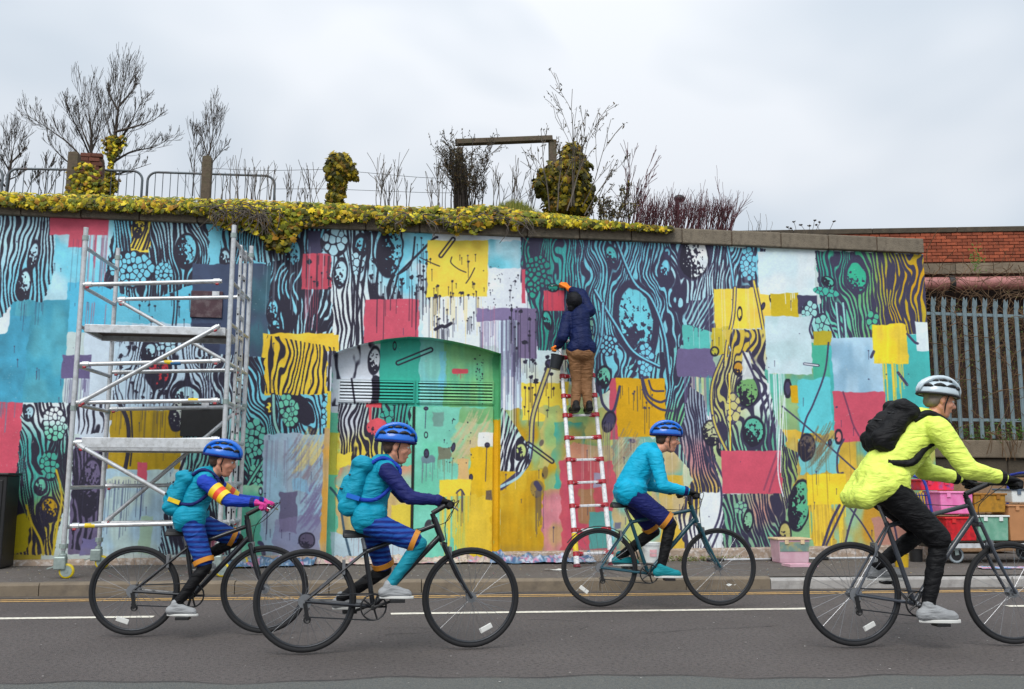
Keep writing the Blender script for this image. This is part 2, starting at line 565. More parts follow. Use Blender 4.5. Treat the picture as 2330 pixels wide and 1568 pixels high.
def CP(xa, ya, xb, yb, w=9, t=3.2, col=INK):
    """an outlined rod"""
    def f(cv):
        q = w + 4
        r = cv.sub(min(xa, xb) - q, min(ya, yb) - q, max(xa, xb) + q, max(ya, yb) + q)
        if r is None: return
        sl, X, Y = r
        L = (xb - xa) ** 2 + (yb - ya) ** 2 + 1e-6
        tt = np.clip(((X - xa) * (xb - xa) + (Y - ya) * (yb - ya)) / L, 0, 1)
        d = np.abs(np.hypot(X - xa - tt * (xb - xa), Y - ya - tt * (yb - ya)) - w / 2)
        cv.mix(sl, ss(t / 2 + 0.9, t / 2 - 0.9, d), col)
    return f
def DR(x0, x1, y, lo, hi, col, n, w=1.2, alpha=0.85, jy=4):
    """thin runs of paint"""
    rng = random.Random(nxt())
    runs = [(rng.uniform(x0, x1), y + rng.uniform(-jy, jy), rng.uniform(lo, hi), w * rng.uniform(0.6, 1.5)) for _ in range(n)]
    fs = [LN([(x, a), (x + rng.uniform(-0.6, 0.6) + (x - 1165) / 14000 * l, a + l)], ww, col, alpha, 1) for x, a, l, ww in runs]
    def f(cv):
        for g in fs: g(cv)
    return f
def SP(x0, y0, x1, y1, n, col=INK, r=(1.5, 5), dl=(0, 60)):
    """thrown blots, each with its own run"""
    rng = random.Random(nxt())
    sd = nxt(); L = []
    for _ in range(n):
        x, y, rr_ = rng.uniform(x0, x1), rng.uniform(y0, y1), r[0] + (r[1] - r[0]) * rng.random() ** 2
        L.append((x, y, rr_, rng.uniform(*dl) * (0.4 + rr_ / r[1]), rng.uniform(0.7, 1.5)))
    def f(cv):
        for x, y, rr_, d, asp in L:
            q = cv.sub(x - rr_ * 2 - 2, y - rr_ * 2 - 2, x + rr_ * 2 + 2, y + rr_ * 2 + 2)
            if q is not None:
                sl, X, Y = q
                dd = np.hypot((X - x) * asp, Y - y) + 0.45 * rr_ * vn(X / 3.5, Y / 3.5, sd)
                cv.mix(sl, ss(rr_ + 0.8, rr_ - 0.8, dd), col)
            if d > 6: LN([(x, y), (x, y + d)], 1.2, col, 0.85, 1)(cv)
    return f
def SC(x0, y0, x1, y1, n, col, w=3, alpha=0.5):
    """scribbled dry brush marks"""
    rng = random.Random(nxt()); fs = []
    for _ in range(n):
        x, y = rng.uniform(x0, x1), rng.uniform(y0, y1)
        l = rng.uniform(18, 60)
        fs.append(LN([(x + l * 0.4, y - l * 0.6), (x + l * 0.15, y - l * 0.1), (x - l * 0.3, y + l * 0.5)], w * rng.uniform(0.5, 1.4), col, alpha * rng.uniform(0.4, 1), 4))
    def f(cv):
        for g in fs: g(cv)
    return f

CY, PB, WH, TQ = c_(120, 205, 228), c_(180, 222, 236), c_(226, 236, 243), c_(62, 152, 178)
TE, MI, OC, YE, RE, PU, SL = c_(40, 165, 145), c_(110, 200, 172), c_(196, 152, 18), c_(247, 212, 72), c_(203, 82, 104), c_(100, 90, 132), c_(60, 74, 104)
LG, BE, PK, OL = c_(150, 180, 120), c_(196, 176, 130), c_(222, 140, 150), c_(170, 150, 40)

ART = [
    # grounds of the wall, left to right
    R(-1200, 380, 2200, 1340, c_(196, 214, 214), 0, 0.05),
    R(420, 800, 620, 1270, c_(170, 205, 215), 4, 0.08, col2=c_(150, 200, 190)), R(1180, 830, 1420, 1080, c_(196, 208, 160), 6, 0.1, col2=c_(205, 222, 228)),
    R(-1200, 380, 130, 1340, TQ, tex=0.1, col2=c_(70, 170, 200)),
    R(95, 470, 440, 700, CY, 8, 0.08, col2=PB), R(430, 470, 620, 620, CY, 6), R(600, 480, 990, 1060, PB, 6, 0.06, col2=CY),
    R(240, 620, 440, 760, c_(98, 192, 220), 3), R(150, 642, 262, 756, c_(85, 190, 225), 2), R(186, 752, 300, 1010, c_(205, 222, 236), 3),
    R(260, 735, 450, 930, c_(190, 215, 232), 4), R(27, 683, 150, 916, TQ, 2, 0.14, col2=c_(80, 165, 185)), R(-400, 720, 60, 918, c_(66, 158, 190), 4, 0.14),
    R(-30, 692, 23, 760, c_(222, 236, 243), 4, rr=10),
    R(960, 520, 1200, 790, c_(224, 234, 243), 5, 0.05), R(1109, 548, 1190, 614, c_(110, 200, 220), 6, 0.12, col2=PB), R(1100, 610, 1190, 700, c_(228, 236, 245), 3),
    R(1135, 720, 1190, 1060, c_(200, 220, 236), 5, 0.06), R(1186, 780, 1300, 875, c_(205, 226, 232), 5, col2=c_(226, 228, 196)),
    R(1135, 930, 1300, 1260, LG, 8, 0.1, col2=OC), R(1187, 871, 1292, 958, YE, 3), R(1230, 930, 1400, 1060, c_(150, 190, 120), 10, 0.12, col2=c_(200, 190, 110)),
    R(1260, 960, 1330, 1110, c_(70, 175, 160), 6, col2=c_(180, 170, 90)), R(1280, 1010, 1420, 1120, BE, 9, 0.1, col2=c_(214, 150, 120)),
    R(1137, 1070, 1240, 1256, OC, 3, 0.1, streak='v', col2=c_(206, 170, 40)), R(1235, 1115, 1290, 1256, c_(205, 130, 140), 4, 0.14, streak='v', col2=c_(190, 150, 110)),
    R(1275, 1048, 1420, 1256, RE, 6, 0.1, col2=c_(206, 92, 100)), R(1315, 1110, 1352, 1190, c_(170, 140, 90), 6, alpha=0.8), R(1341, 1165, 1397, 1250, c_(90, 165, 160), 3), R(1392, 1165, 1410, 1240, c_(135, 195, 215), 3),
    R(1352, 1077, 1377, 1108, c_(170, 160, 185), 3), R(1400, 990, 1560, 1260, c_(120, 180, 165), 9, 0.12, col2=c_(200, 180, 130)), R(1425, 1120, 1480, 1256, c_(190, 195, 110), 5),
    R(1500, 1080, 1640, 1256, c_(210, 175, 60), 6, col2=BE), R(1550, 740, 1660, 1110, c_(205, 210, 170), 9, 0.1, col2=c_(150, 200, 190)),
    R(1600, 840, 1780, 1080, c_(175, 195, 140), 9, 0.1, col2=c_(215, 225, 225)), R(1740, 840, 1860, 1100, c_(140, 175, 120), 10, 0.1, col2=c_(90, 180, 160)),
    R(1850, 780, 1900, 900, c_(70, 178, 150), 3, streak='v'), R(1815, 860, 1900, 1000, c_(95, 200, 210), 6), R(1890, 760, 2160, 1010, c_(70, 182, 180), 3, 0.08),
    R(1780, 985, 2160, 1260, c_(205, 170, 60), 10, 0.12, col2=c_(190, 170, 90)), R(1818, 1000, 1905, 1080, c_(120, 200, 205), 8), R(1950, 1010, 2160, 1120, c_(170, 175, 90), 8, col2=c_(90, 165, 165)),
    R(1900, 1140, 2060, 1256, c_(198, 150, 50), 8, col2=c_(150, 190, 150)), R(1985, 1180, 2160, 1256, c_(190, 140, 125), 7), R(1780, 1110, 1850, 1256, c_(130, 180, 130), 7),
    R(-330, 560, -210, 690, c_(226, 236, 243), 3), R(-470, 470, -350, 610, c_(250, 214, 76), 3), R(-300, 800, -190, 910, PU, 3, drip=0), R(-520, 720, -380, 860, c_(205, 222, 236), 4), R(-180, 930, -80, 1040, c_(242, 206, 66), 3), R(-420, 950, -280, 1090, c_(90, 192, 185), 4), R(-250, 1100, -120, 1260, c_(165, 196, 214), 4), R(-640, 600, -540, 760, SL, 3), R(-700, 880, -560, 1020, c_(176, 145, 18), 3), R(-560, 1080, -430, 1262, c_(100, 90, 122), 4), R(-900, 480, -760, 640, RE, 3), R(-860, 760, -740, 930, YE, 3), R(-820, 1040, -690, 1262, MI, 4),
    FL([(-260, 900), (-180, 900), (-170, 1100), (-280, 1110)], [(-220, 1000, PB)], 13, 20), FL([(-760, 640), (-640, 640), (-640, 880), (-740, 880)], [(-700, 760, CY)], 13, 20), FL([(-440, 1090), (-260, 1090), (-250, 1262), (-430, 1262)], [(-300, 1200, MI)], 13, 20),
    # striped growth, upper left
    FL([(-1200, 380), (122, 470), (126, 560), (118, 640), (96, 690), (60, 680), (30, 690), (-20, 740), (-1200, 760)], [(0, 560, PB), (60, 640, CY), (110, 520, PB)], 12.5, 14, duty=-0.05, ovals=[(76, 580, 10, 26, 0.2), (54, 650, 14, 30, 0.25)], fork=0.25, gap=0.5),
    OV(76, 580, 9, 26, 0.2, PB, speck=0.7), OV(54, 648, 13, 30, 0.2, PB, speck=1.0),
    FL([(262, 500), (470, 500), (478, 600), (470, 650), (430, 650), (330, 690), (236, 652), (246, 590)], [(270, 560, CY), (400, 520, PB), (420, 610, CY)], 12, 16, ovals=[(424, 572, 24, 36, 0.1)], ang=-0.1, fork=0.4),
    R(300, 500, 338, 572, YE, 3), FL([(302, 500), (338, 500), (342, 560), (330, 572), (300, 566)], [(320, 530, YE)], 11, 8, ang=0.35), OV(316, 516, 12, 22, 0.2, YE, speck=0.9),
    CE(300, 612, 46, 34, 11, [(300, 612, CY)]), CE(372, 622, 18, 22, 8, [(300, 612, CY)]), OV(424, 570, 22, 34, 0.1, CY, speck=0.75, side=(-0.8, 0.3)),
    LN([(395, 640), (396, 700), (392, 740)], 3), LN([(404, 640), (403, 700), (400, 740)], 3), SP(270, 650, 440, 740, 14, r=(2, 6), dl=(10, 60)),
    R(114, 492, 246, 536, RE, 3, 0.08), R(157, 528, 194, 562, RE, 2), DR(190, 246, 530, 40, 130, RE, 22, 1.4, 0.7), DR(150, 250, 545, 30, 120, INK2, 14, 1.0, 0.6),
    DR(40, 100, 690, 10, 60, SL, 12, 1.1, 0.7), DR(195, 250, 690, 10, 60, RE, 6, 1.2, 0.7),
    FL([(500, 500), (570, 500), (575, 610), (500, 610)], [(540, 560, CY)], 12, 14, ang=0.2), OV(512, 592, 10, 22, 0, PB, speck=1.0),
    R(435, 600, 612, 812, SL, 3, 0.1), R(435, 735, 500, 812, c_(48, 56, 84), 4),
    R(140, 807, 206, 862, PU, 3, drip=0), DR(150, 205, 862, 20, 90, PU, 20, 1.3), R(240, 690, 300, 760, c_(110, 200, 226), 4, alpha=0.5),
    FL([(262, 757), (300, 760), (330, 755), (450, 750), (470, 800), (500, 830), (500, 915), (255, 915), (262, 840)], [(360, 830, c_(190, 215, 232))], 15, 22, duty=-0.35, ovals=[(360, 848, 26, 32, 0.1), (338, 802, 14, 22, 0.2), (425, 905, 30, 28, 0)], fork=0.7, gap=0.5),
    OV(360, 848, 24, 32, 0.1, c_(200, 55, 65), speck=0.85, fine=7), CE(375, 778, 24, 20, 10, [(0, 0, PB)]), OV(340, 800, 12, 18, 0.3, PB, speck=0.8), OV(425, 905, 27, 24, 0, PB, speck=0.5),
    SP(265, 760, 330, 930, 26, r=(2, 6), dl=(0, 40)), SP(330, 870, 440, 920, 24, r=(1.5, 5), dl=(5, 60)),
    R(235, 933, 416, 1070, c_(176, 145, 18), 3, 0.1, streak='v'), DR(240, 410, 934, 20, 120, INK2, 26, 1.1, 0.7), LN([(270, 915), (290, 960), (292, 1020), (284, 1070)], 9), LN([(297, 930), (301, 1000), (296, 1060)], 3.5), OV(405, 945, 18, 32, 0.2, c_(190, 200, 190), speck=1.0), LN([(410, 1070), (420, 1040), (424, 1000)], 6),
    R(-600, 916, 48, 1085, c_(206, 80, 102), 2, 0.08, shear=-0.06), DR(-20, 42, 918, 10, 70, TQ, 12, 1.4, 0.7),
    R(-600, 1085, 100, 1300, c_(175, 155, 30), 3, streak='v'),
    FL([(52, 916), (160, 916), (164, 1000), (150, 1130), (120, 1262), (22, 1262), (30, 1180), (36, 1100)], [(110, 935, WH), (80, 1040, c_(60, 170, 165)), (90, 1100, c_(70, 175, 160)), (70, 1230, c_(200, 170, 50)), (135, 1160, c_(190, 170, 60))], 12.5, 24, ang=-0.12, ovals=[(65, 938, 10, 16, 0.2), (92, 1108, 13, 18, 0.1), (112, 1160, 20, 26, 0)], fork=0.45),
    OV(66, 940, 9, 14, 0.3, PB, speck=0.6), CE(124, 965, 24, 34, 9, [(120, 940, WH), (120, 1000, MI)]), CE(112, 1058, 18, 30, 10, [(0, 0, c_(70, 170, 150))]), OV(92, 1106, 11, 16, 0.1, MI, speck=0.6), OV(112, 1158, 18, 24, 0.1, c_(190, 150, 20), speck=0.9),
    R(22, 1170, 66, 1262, c_(182, 165, 20), 6, streak='v'), LN([(60, 1150), (72, 1190), (92, 1230), (98, 1262)], 5, c_(200, 175, 40)), LN([(128, 1070), (140, 1130), (130, 1200), (120, 1262)], 5, c_(200, 175, 40)),
    R(162, 995, 240, 1262, c_(100, 90, 122), 3, 0.1, streak='v'), FL([(165, 1020), (236, 1000), (230, 1170), (200, 1250), (163, 1250)], [(200, 1100, c_(105, 95, 128))], 17, 20, duty=-0.3, fork=0.8), OV(205, 1110, 24, 62, 0.1, c_(105, 95, 128), speck=1.2), R(185, 1225, 232, 1262, c_(110, 105, 150), 4),
    R(190, 960, 250, 1000, c_(205, 218, 232), 4), FL([(165, 918), (245, 918), (240, 985), (170, 990)], [(200, 950, c_(205, 218, 232))], 18, 20, duty=-0.6, ang=0.3),
    R(236, 1068, 386, 1262, c_(165, 196, 214), 4, 0.1, streak='v', col2=c_(180, 205, 205)), R(312, 1052, 334, 1092, RE, 1.5), R(240, 1085, 330, 1110, c_(200, 210, 190), 6, alpha=0.8), DR(240, 330, 1095, 20, 130, c_(60, 70, 110), 26, 1.2, 0.75), R(318, 1175, 345, 1258, c_(165, 195, 165), 4, alpha=0.8),
    FL([(380, 1100), (520, 1070), (540, 1262), (362, 1262)], [(430, 1180, PB), (500, 1200, c_(150, 200, 190))], 13, 18, ang=-0.1), R(480, 1200, 512, 1262, c_(205, 90, 110), 3, alpha=0.6),
    FL([(440, 812), (575, 805), (570, 1000), (560, 1110), (505, 1120), (420, 1075), (415, 920), (500, 915)], [(520, 860, c_(190, 215, 228)), (540, 960, c_(150, 205, 210)), (520, 1060, c_(110, 190, 175))], 14, 24, ang=0.1, duty=-0.15, ovals=[(545, 870, 12, 26, 0.2)], fork=0.5), OV(545, 870, 11, 24, 0.2, PB, speck=0.8), CE(545, 1020, 20, 40, 11, [(0, 0, MI)]),
    # left of the doorway
    FL([(520, 500), (770, 500), (768, 620), (760, 700), (600, 690), (608, 600), (560, 590)], [(560, 560, CY), (640, 560, PB), (720, 580, CY)], 14, 18, ovals=[(668, 580, 20, 36, 0.15)], fork=0.45),
    FL([(604, 600), (770, 560), (772, 770), (720, 900), (600, 900), (596, 760), (612, 700)], [(640, 700, CY), (720, 720, PB)], 14.5, 24, ang=0.12, ovals=[(622, 707, 12, 26, 0.1), (627, 742, 9, 14, -0.2)], fork=0.5),
    R(571, 606, 612, 812, c_(62, 80, 104), 2, 0.12, col2=c_(56, 96, 112)), OV(620, 707, 11, 25, 0.1, CY, speck=0.85), OV(627, 742, 8, 13, -0.2, CY, speck=0.9), OV(666, 580, 16, 32, 0.1, CY, speck=0.7),
    R(700, 525, 730, 585, INK2, 3), R(687, 577, 757, 659, c_(196, 74, 94), 2, 0.08), DR(690, 755, 580, 20, 90, INK, 9, 1.6, 0.8), DR(690, 725, 658, 30, 130, RE, 10, 1.5, 0.6), SP(700, 580, 756, 660, 7, r=(2, 6), dl=(20, 120)),
    FL([(752, 520), (980, 520), (978, 690), (830, 690), (828, 790), (760, 800), (752, 660)], [(800, 560, PB), (800, 700, WH), (900, 560, CY)], 17, 20, duty=-0.3, ovals=[(820, 560, 16, 26, 0.1), (775, 620, 14, 30, 0.1), (888, 575, 28, 50, 0.1)], fork=0.6, gap=0.7),
    R(905, 530, 975, 690, CY, 8, 0.08, col2=PB), R(950, 600, 1000, 790, WH, 8, alpha=0.7),
    CE(762, 552, 26, 26, 14, [(0, 0, PB)]), OV(820, 563, 12, 22, 0.1, CY, speck=0.8), OV(775, 622, 13, 28, 0.1, PB, speck=0.55), CE(812, 600, 14, 22, 11, [(0, 0, PB)]), OV(888, 570, 26, 54, 0.12, CY, speck=1.15, side=(-0.9, 0.4)),
    LN([(905, 625), (950, 580), (985, 545), (995, 540)], 5), LN([(905, 625), (935, 600), (944, 540)], 4), LN([(905, 625), (897, 660), (888, 685)], 4), SP(840, 590, 985, 680, 42, r=(1.6, 5.5), dl=(10, 90)), SP(930, 540, 1000, 680, 26, r=(1.5, 4.5), dl=(10, 80)),
    LN([(870, 530), (862, 600), (850, 690), (842, 760)], 5), LN([(832, 530), (815, 640), (812, 700), (812, 800)], 6), LN([(842, 530), (828, 640), (822, 700), (826, 800)], 5), LN([(790, 520), (800, 610), (806, 660), (798, 790)], 5),
    R(829, 681, 952, 786, RE, 2, 0.06, rr=3), R(596, 759, 756, 900, c_(242, 206, 66), 2, 0.07, col2=c_(236, 196, 50)), R(740, 762, 770, 800, c_(240, 200, 60), 2), DR(840, 950, 650, 40, 130, INK, 12, 1.3, 0.75),
    FL([(606, 762), (760, 790), (756, 898), (606, 898)], [(0, 0, YE)], 15.5, 20, duty=-0.45, only_dark=True, fork=0.25, gap=0.25),
    R(972, 547, 1109, 675, c_(250, 214, 76), 2, 0.05), CP(1003, 582, 1031, 545, 8, 3.6), SP(975, 570, 1090, 680, 24, r=(1.5, 5.5), dl=(10, 40)), DR(975, 1100, 677, 30, 110, c_(240, 205, 110), 24, 1.2, 0.7), LN([(1028, 585), (1026, 598), (1042, 612), (1060, 620)], 2), LN([(955, 586), (985, 600), (1000, 606)], 2), LN([(1080, 610), (1070, 630), (1060, 645)], 2),
    SP(985, 660, 1100, 760, 30, r=(1, 3), dl=(10, 60)), LN([(990, 750), (1005, 742), (1012, 744), (1026, 736)], 7), DR(990, 1025, 750, 15, 50, INK, 9, 1.4), R(1086, 702, 1200, 731, c_(128, 115, 155), 3), DR(1088, 1190, 730, 30, 170, c_(128, 115, 155), 40, 1.2, 0.7), DR(1095, 1130, 700, 30, 130, c_(190, 110, 140), 6, 1, 0.5),
    DR(1140, 1185, 730, 60, 260, INK2, 26, 1.1, 0.6), SP(1100, 600, 1186, 700, 40, r=(0.8, 2), dl=(0, 10)),
    FL([(560, 812), (600, 812), (602, 900), (756, 896), (752, 985), (700, 992), (655, 985), (645, 1060), (620, 1080), (560, 1110), (545, 1000), (552, 900)], [(580, 870, CY), (640, 940, c_(110, 195, 210)), (600, 1030, c_(90, 185, 165)), (710, 940, CY)], 13, 26, ang=-0.15, ovals=[(613, 930, 8, 12, 0), (690, 935, 16, 30, -0.3)], fork=0.5),
    CE(658, 935, 20, 34, 11, [(0, 0, MI)], ro=-0.2), CE(580, 1000, 22, 40, 11, [(0, 0, c_(100, 190, 170))]), CE(590, 1085, 20, 26, 10, [(0, 0, MI)]), CE(742, 940, 10, 34, 9, [(0, 0, CY)]), OV(612, 928, 7, 12, 0, YE, speck=0.6),
    LN([(560, 1110), (585, 1070), (612, 1030)], 10), LN([(560, 1110), (585, 1070), (612, 1030)], 4.5, MI), LN([(622, 900), (625, 960), (640, 1010), (627, 1075)], 12), LN([(622, 900), (625, 960), (640, 1010), (627, 1075)], 6, c_(140, 200, 190)),
    R(540, 1105, 600, 1262, c_(90, 180, 150), 5, 0.12, col2=c_(150, 205, 170)), R(595, 988, 742, 1262, c_(150, 186, 206), 4, 0.1, col2=c_(160, 180, 196)), SC(660, 1010, 735, 1100, 60, c_(140, 130, 140), 4, 0.5), SC(680, 1000, 720, 1060, 30, c_(215, 200, 130), 4, 0.5),
    R(634, 1119, 674, 1212, c_(98, 90, 120), 4, alpha=0.9, streak='v'), R(625, 1180, 730, 1258, c_(135, 125, 160), 9, alpha=0.6, streak='v'), SC(690, 1110, 730, 1200, 40, c_(120, 112, 150), 4, 0.6), R(664, 1088, 702, 1120, c_(130, 185, 215), 5, alpha=0.7),
    OV(698, 1230, 16, 16, 0, c_(88, 80, 104), speck=0.2), LN([(608, 1160), (607, 1190), (606, 1215)], 2, INK2), OV(608, 1158, 4, 6, 0, c_(200, 60, 90), speck=0), OV(593, 1118, 3, 6, 0, PB, speck=0), LN([(590, 1235), (596, 1240), (600, 1262)], 9, INK2),
    R(732, 970, 760, 1262, c_(204, 152, 62), 3, 0.1, streak='v', col2=c_(190, 160, 110)), R(744, 890, 762, 975, c_(205, 185, 60), 3), FL([(742, 800), (766, 800), (764, 890), (744, 890)], [(0, 0, c_(200, 210, 220))], 12, 6),
    # the big upper field right of the doorway
    R(1186, 540, 1250, 640, INK2, 3), FL([(1186, 535), (1640, 555), (1640, 670), (1560, 760), (1560, 870), (1420, 870), (1360, 905), (1345, 868), (1290, 868), (1290, 797), (1224, 797), (1205, 690), (1190, 640)], [(1230, 600, c_(45, 160, 140)), (1240, 760, c_(45, 165, 145)), (1290, 600, c_(60, 170, 170)), (1340, 600, CY), (1440, 580, CY), (1500, 660, CY), (1380, 800, CY), (1560, 640, c_(190, 225, 235)), (1330, 860, c_(120, 200, 200))], 12.0, 26, dark=INK2 * 0.86, ovals=[(1447, 728, 44, 80, -0.15), (1391, 580, 12, 22, -0.25), (1514, 600, 11, 24, 0.1), (1578, 586, 32, 46, 0.1), (1245, 727, 9, 20, -0.25)], fork=0.55, gap=1.0),
    FL([(1420, 835), (1560, 780), (1590, 1000), (1570, 1070), (1510, 1000), (1500, 870)], [(1500, 900, CY), (1520, 960, c_(110, 185, 120)), (1560, 1040, c_(140, 190, 180))], 13, 20, ang=0.18, dark=INK2 * 0.8, ovals=[(1541, 848, 8, 26, 0.1)], fork=0.4),
    OV(1447, 728, 37, 73, -0.16, c_(112, 205, 222), dark=INK2 * 0.86, speck=0.62, side=(-0.35, 0.75), fine=6.0), OV(1391, 580, 11, 19, -0.3, c_(90, 195, 200), dark=INK2 * 0.86, speck=0.55), OV(1513, 612, 10, 20, 0.1, CY, dark=INK2 * 0.86, speck=0.6), OV(1518, 575, 6, 9, 0, CY, dark=INK2, speck=0.5), OV(1580, 588, 30, 42, 0.1, WH, speck=0.85, side=(-0.8, 0.5)), OV(1245, 727, 8, 18, -0.25, c_(60, 175, 160), speck=0.7),
    CE(1225, 620, 26, 34, 9, [(0, 0, c_(40, 150, 135))], dark=INK2 * 0.86, gapw=0.4), CE(1212, 650, 12, 26, 9, [(0, 0, c_(45, 160, 140))], dark=INK2 * 0.86, gapw=0.4), CE(1385, 786, 18, 20, 9, [(0, 0, CY)], dark=INK2 * 0.86, gapw=0.35), CE(1338, 760, 10, 60, 9, [(0, 0, c_(130, 190, 170))], dark=INK2 * 0.86), CE(1470, 820, 16, 34, 9, [(0, 0, CY)], dark=INK2),
    LN([(1400, 545), (1440, 640), (1480, 680), (1510, 760), (1520, 850)], 9, INK2 * 0.86), LN([(1402, 545), (1442, 640), (1482, 680), (1512, 760), (1524, 850)], 4, CY), LN([(1352, 660), (1400, 740), (1440, 800), (1500, 835)], 9, INK2 * 0.86), LN([(1354, 660), (1402, 740), (1442, 800), (1500, 833)], 4, CY), LN([(1372, 690), (1368, 770), (1345, 830)], 8, INK2), LN([(1372, 690), (1368, 770), (1347, 830)], 4, CY),
    R(1187, 613, 1195, 690, RE, 1), R(1236, 661, 1284, 707, c_(205, 72, 92), 1.5), OV(1258, 655, 11, 8, 0, c_(45, 165, 145), speck=0.1),
    R(1178, 702, 1221, 816, c_(118, 104, 140), 2, 0.06, streak='v'), SP(1160, 690, 1222, 800, 18, r=(2, 5), dl=(20, 120)), R(1187, 800, 1240, 812, c_(200, 225, 235), 3, alpha=0.0), SP(1190, 810, 1290, 940, 26, r=(2, 5.5), dl=(15, 70)), DR(1145, 1185, 800, 40, 200, INK2, 16, 1.1, 0.6),
    LN([(1248, 838), (1230, 890), (1212, 950), (1208, 1010), (1196, 1060), (1140, 1110)], 12, INK2), LN([(1248, 838), (1230, 890), (1212, 950), (1208, 1010)], 5.5, c_(200, 190, 110)), LN([(1208, 1010), (1200, 1050), (1180, 1085), (1138, 1108)], 6, c_(165, 205, 215)), OV(1250, 828, 7, 7, 0, INK2, speck=0),
    FL([(1138, 925), (1150, 935), (1200, 1010), (1206, 1050), (1190, 1075), (1138, 1072)], [(1160, 1020, WH), (1160, 960, c_(150, 200, 180))], 12, 14, ang=0.3, ovals=[(1182, 1028, 14, 18, 0.2)]), OV(1184, 1028, 12, 17, 0.2, c_(190, 205, 130), speck=0.8), CP(1202, 1010, 1256, 1050, 8, 3.4), OV(1222, 1112, 16, 20, 0, c_(150, 125, 60), speck=-0.2, ring=False), LN([(1220, 1100), (1228, 1112)], 12, INK2), DR(1212, 1240, 1115, 30, 110, INK2, 9, 1.2, 0.7), OV(1240, 1076, 7, 15, 0.1, c_(130, 110, 60), speck=0, ring=False), OV(1232, 1008, 5, 8, 0.4, c_(110, 100, 90), speck=0, ring=False), DR(1145, 1175, 860, 60, 260, c_(230, 225, 230), 8, 1.3, 0.8),
    R(1387, 861, 1406, 1000, RE, 2, streak='v'), R(1403, 861, 1514, 994, c_(212, 162, 8), 2, 0.06), DR(1410, 1500, 880, 20, 60, INK2, 7, 1.3), SP(1412, 870, 1500, 930, 7, INK2, r=(2, 5), dl=(20, 60)), LN([(1462, 862), (1475, 900), (1500, 915), (1516, 910)], 5, INK2), LN([(1476, 866), (1485, 888), (1510, 890)], 4, INK2), LN([(1460, 862), (1470, 905), (1500, 930), (1530, 935)], 5, INK2), OV(1374, 858, 14, 22, 0.1, c_(110, 195, 170), speck=0.7), LN([(1365, 880), (1372, 920), (1395, 935), (1410, 880)], 6, INK2), OV(1385, 960, 12, 20, 0.3, INK2, speck=0), DR(1370, 1400, 965, 30, 140, c_(120, 110, 110), 16, 1.2, 0.6),
    SC(1400, 985, 1440, 1040, 26, c_(150, 130, 110), 3, 0.6), OV(1438, 1003, 9, 5, 0.2, c_(110, 100, 110), speck=0, ring=False), R(1400, 1190, 1412, 1202, c_(120, 120, 140), 2),
    R(1554, 739, 1614, 794, c_(90, 192, 185), 3), CE(1585, 745, 14, 9, 9, [(0, 0, c_(90, 192, 185))], dark=INK2), FL([(1560, 690), (1625, 670), (1630, 760), (1560, 735)], [(0, 0, c_(150, 205, 215))], 14, 14, ang=0.4, dark=INK2), R(1539, 793, 1625, 858, c_(112, 100, 142), 3, 0.05, rr=6), DR(1555, 1620, 855, 40, 200, c_(112, 100, 142), 26, 1.4, 0.7), DR(1580, 1620, 858, 20, 110, c_(60, 165, 160), 14, 1.3, 0.7),
    FL([(1545, 1000), (1570, 880), (1600, 900), (1625, 1020), (1640, 1140), (1650, 1250), (1560, 1250), (1540, 1180), (1575, 1090)], [(1590, 960, c_(150, 170, 190)), (1600, 1040, c_(190, 130, 140)), (1590, 1130, c_(210, 180, 70)), (1600, 1200, c_(225, 230, 235))], 13.5, 22, ang=-0.12, duty=-0.15, dark=INK2 * 0.8), R(1593, 1120, 1650, 1256, c_(222, 230, 235), 3), LN([(1610, 1040), (1640, 1110), (1635, 1180), (1600, 1250)], 5, INK2), LN([(1622, 1040), (1652, 1110), (1645, 1180), (1618, 1250)], 5, INK2), OV(1645, 1018, 12, 18, 0.1, c_(190, 170, 160), speck=0.6), OV(1620, 985, 20, 26, 0, c_(190, 195, 150), speck=0.7),
    # yellow blocks and the tangle below them
    FL([(1626, 560), (1740, 565), (1728, 660), (1622, 668)], [(1690, 600, CY), (1640, 620, c_(170, 215, 225))], 12.5, 18, dark=INK2 * 0.8), CE(1702, 600, 15, 34, 9, [(0, 0, CY)], dark=INK2), LN([(1655, 560), (1668, 640), (1672, 740)], 8, INK2), LN([(1655, 560), (1668, 640), (1672, 740)], 3.5, CY),
    R(1625, 657, 1720, 748, c_(250, 214, 72), 2.5, 0.05), R(1700, 656, 1754, 746, c_(246, 208, 80), 3, 0.05), R(1620, 745, 1660, 810, c_(205, 185, 50), 6, streak='v'), LN([(1672, 655), (1668, 720), (1655, 780), (1650, 830)], 9, INK2), LN([(1672, 655), (1668, 720), (1655, 780), (1650, 830)], 4, YE), LN([(1715, 640), (1728, 700), (1742, 780)], 9, INK2), LN([(1715, 640), (1728, 700), (1742, 780)], 4, YE), OV(1683, 714, 4, 11, 0, YE, speck=0), OV(1756, 677, 4, 8, 0, YE, speck=0), OV(1736, 697, 3, 6, 0.3, INK2, speck=0),
    FL([(1640, 750), (1745, 750), (1742, 850), (1765, 950), (1790, 1000), (1770, 1130), (1700, 1128), (1640, 1020), (1620, 930), (1625, 850), (1665, 800)], [(1690, 790, c_(215, 185, 60)), (1720, 850, c_(205, 215, 210)), (1740, 900, WH), (1650, 900, c_(195, 190, 110)), (1700, 1060, c_(120, 190, 160)), (1760, 1000, c_(90, 170, 140))], 15, 30, ang=-0.1, duty=-0.12, dark=INK2 * 0.82, ovals=[(1700, 890, 26, 34, 0.1), (1714, 985, 24, 34, 0), (1640, 985, 14, 22, 0)], fork=0.6),
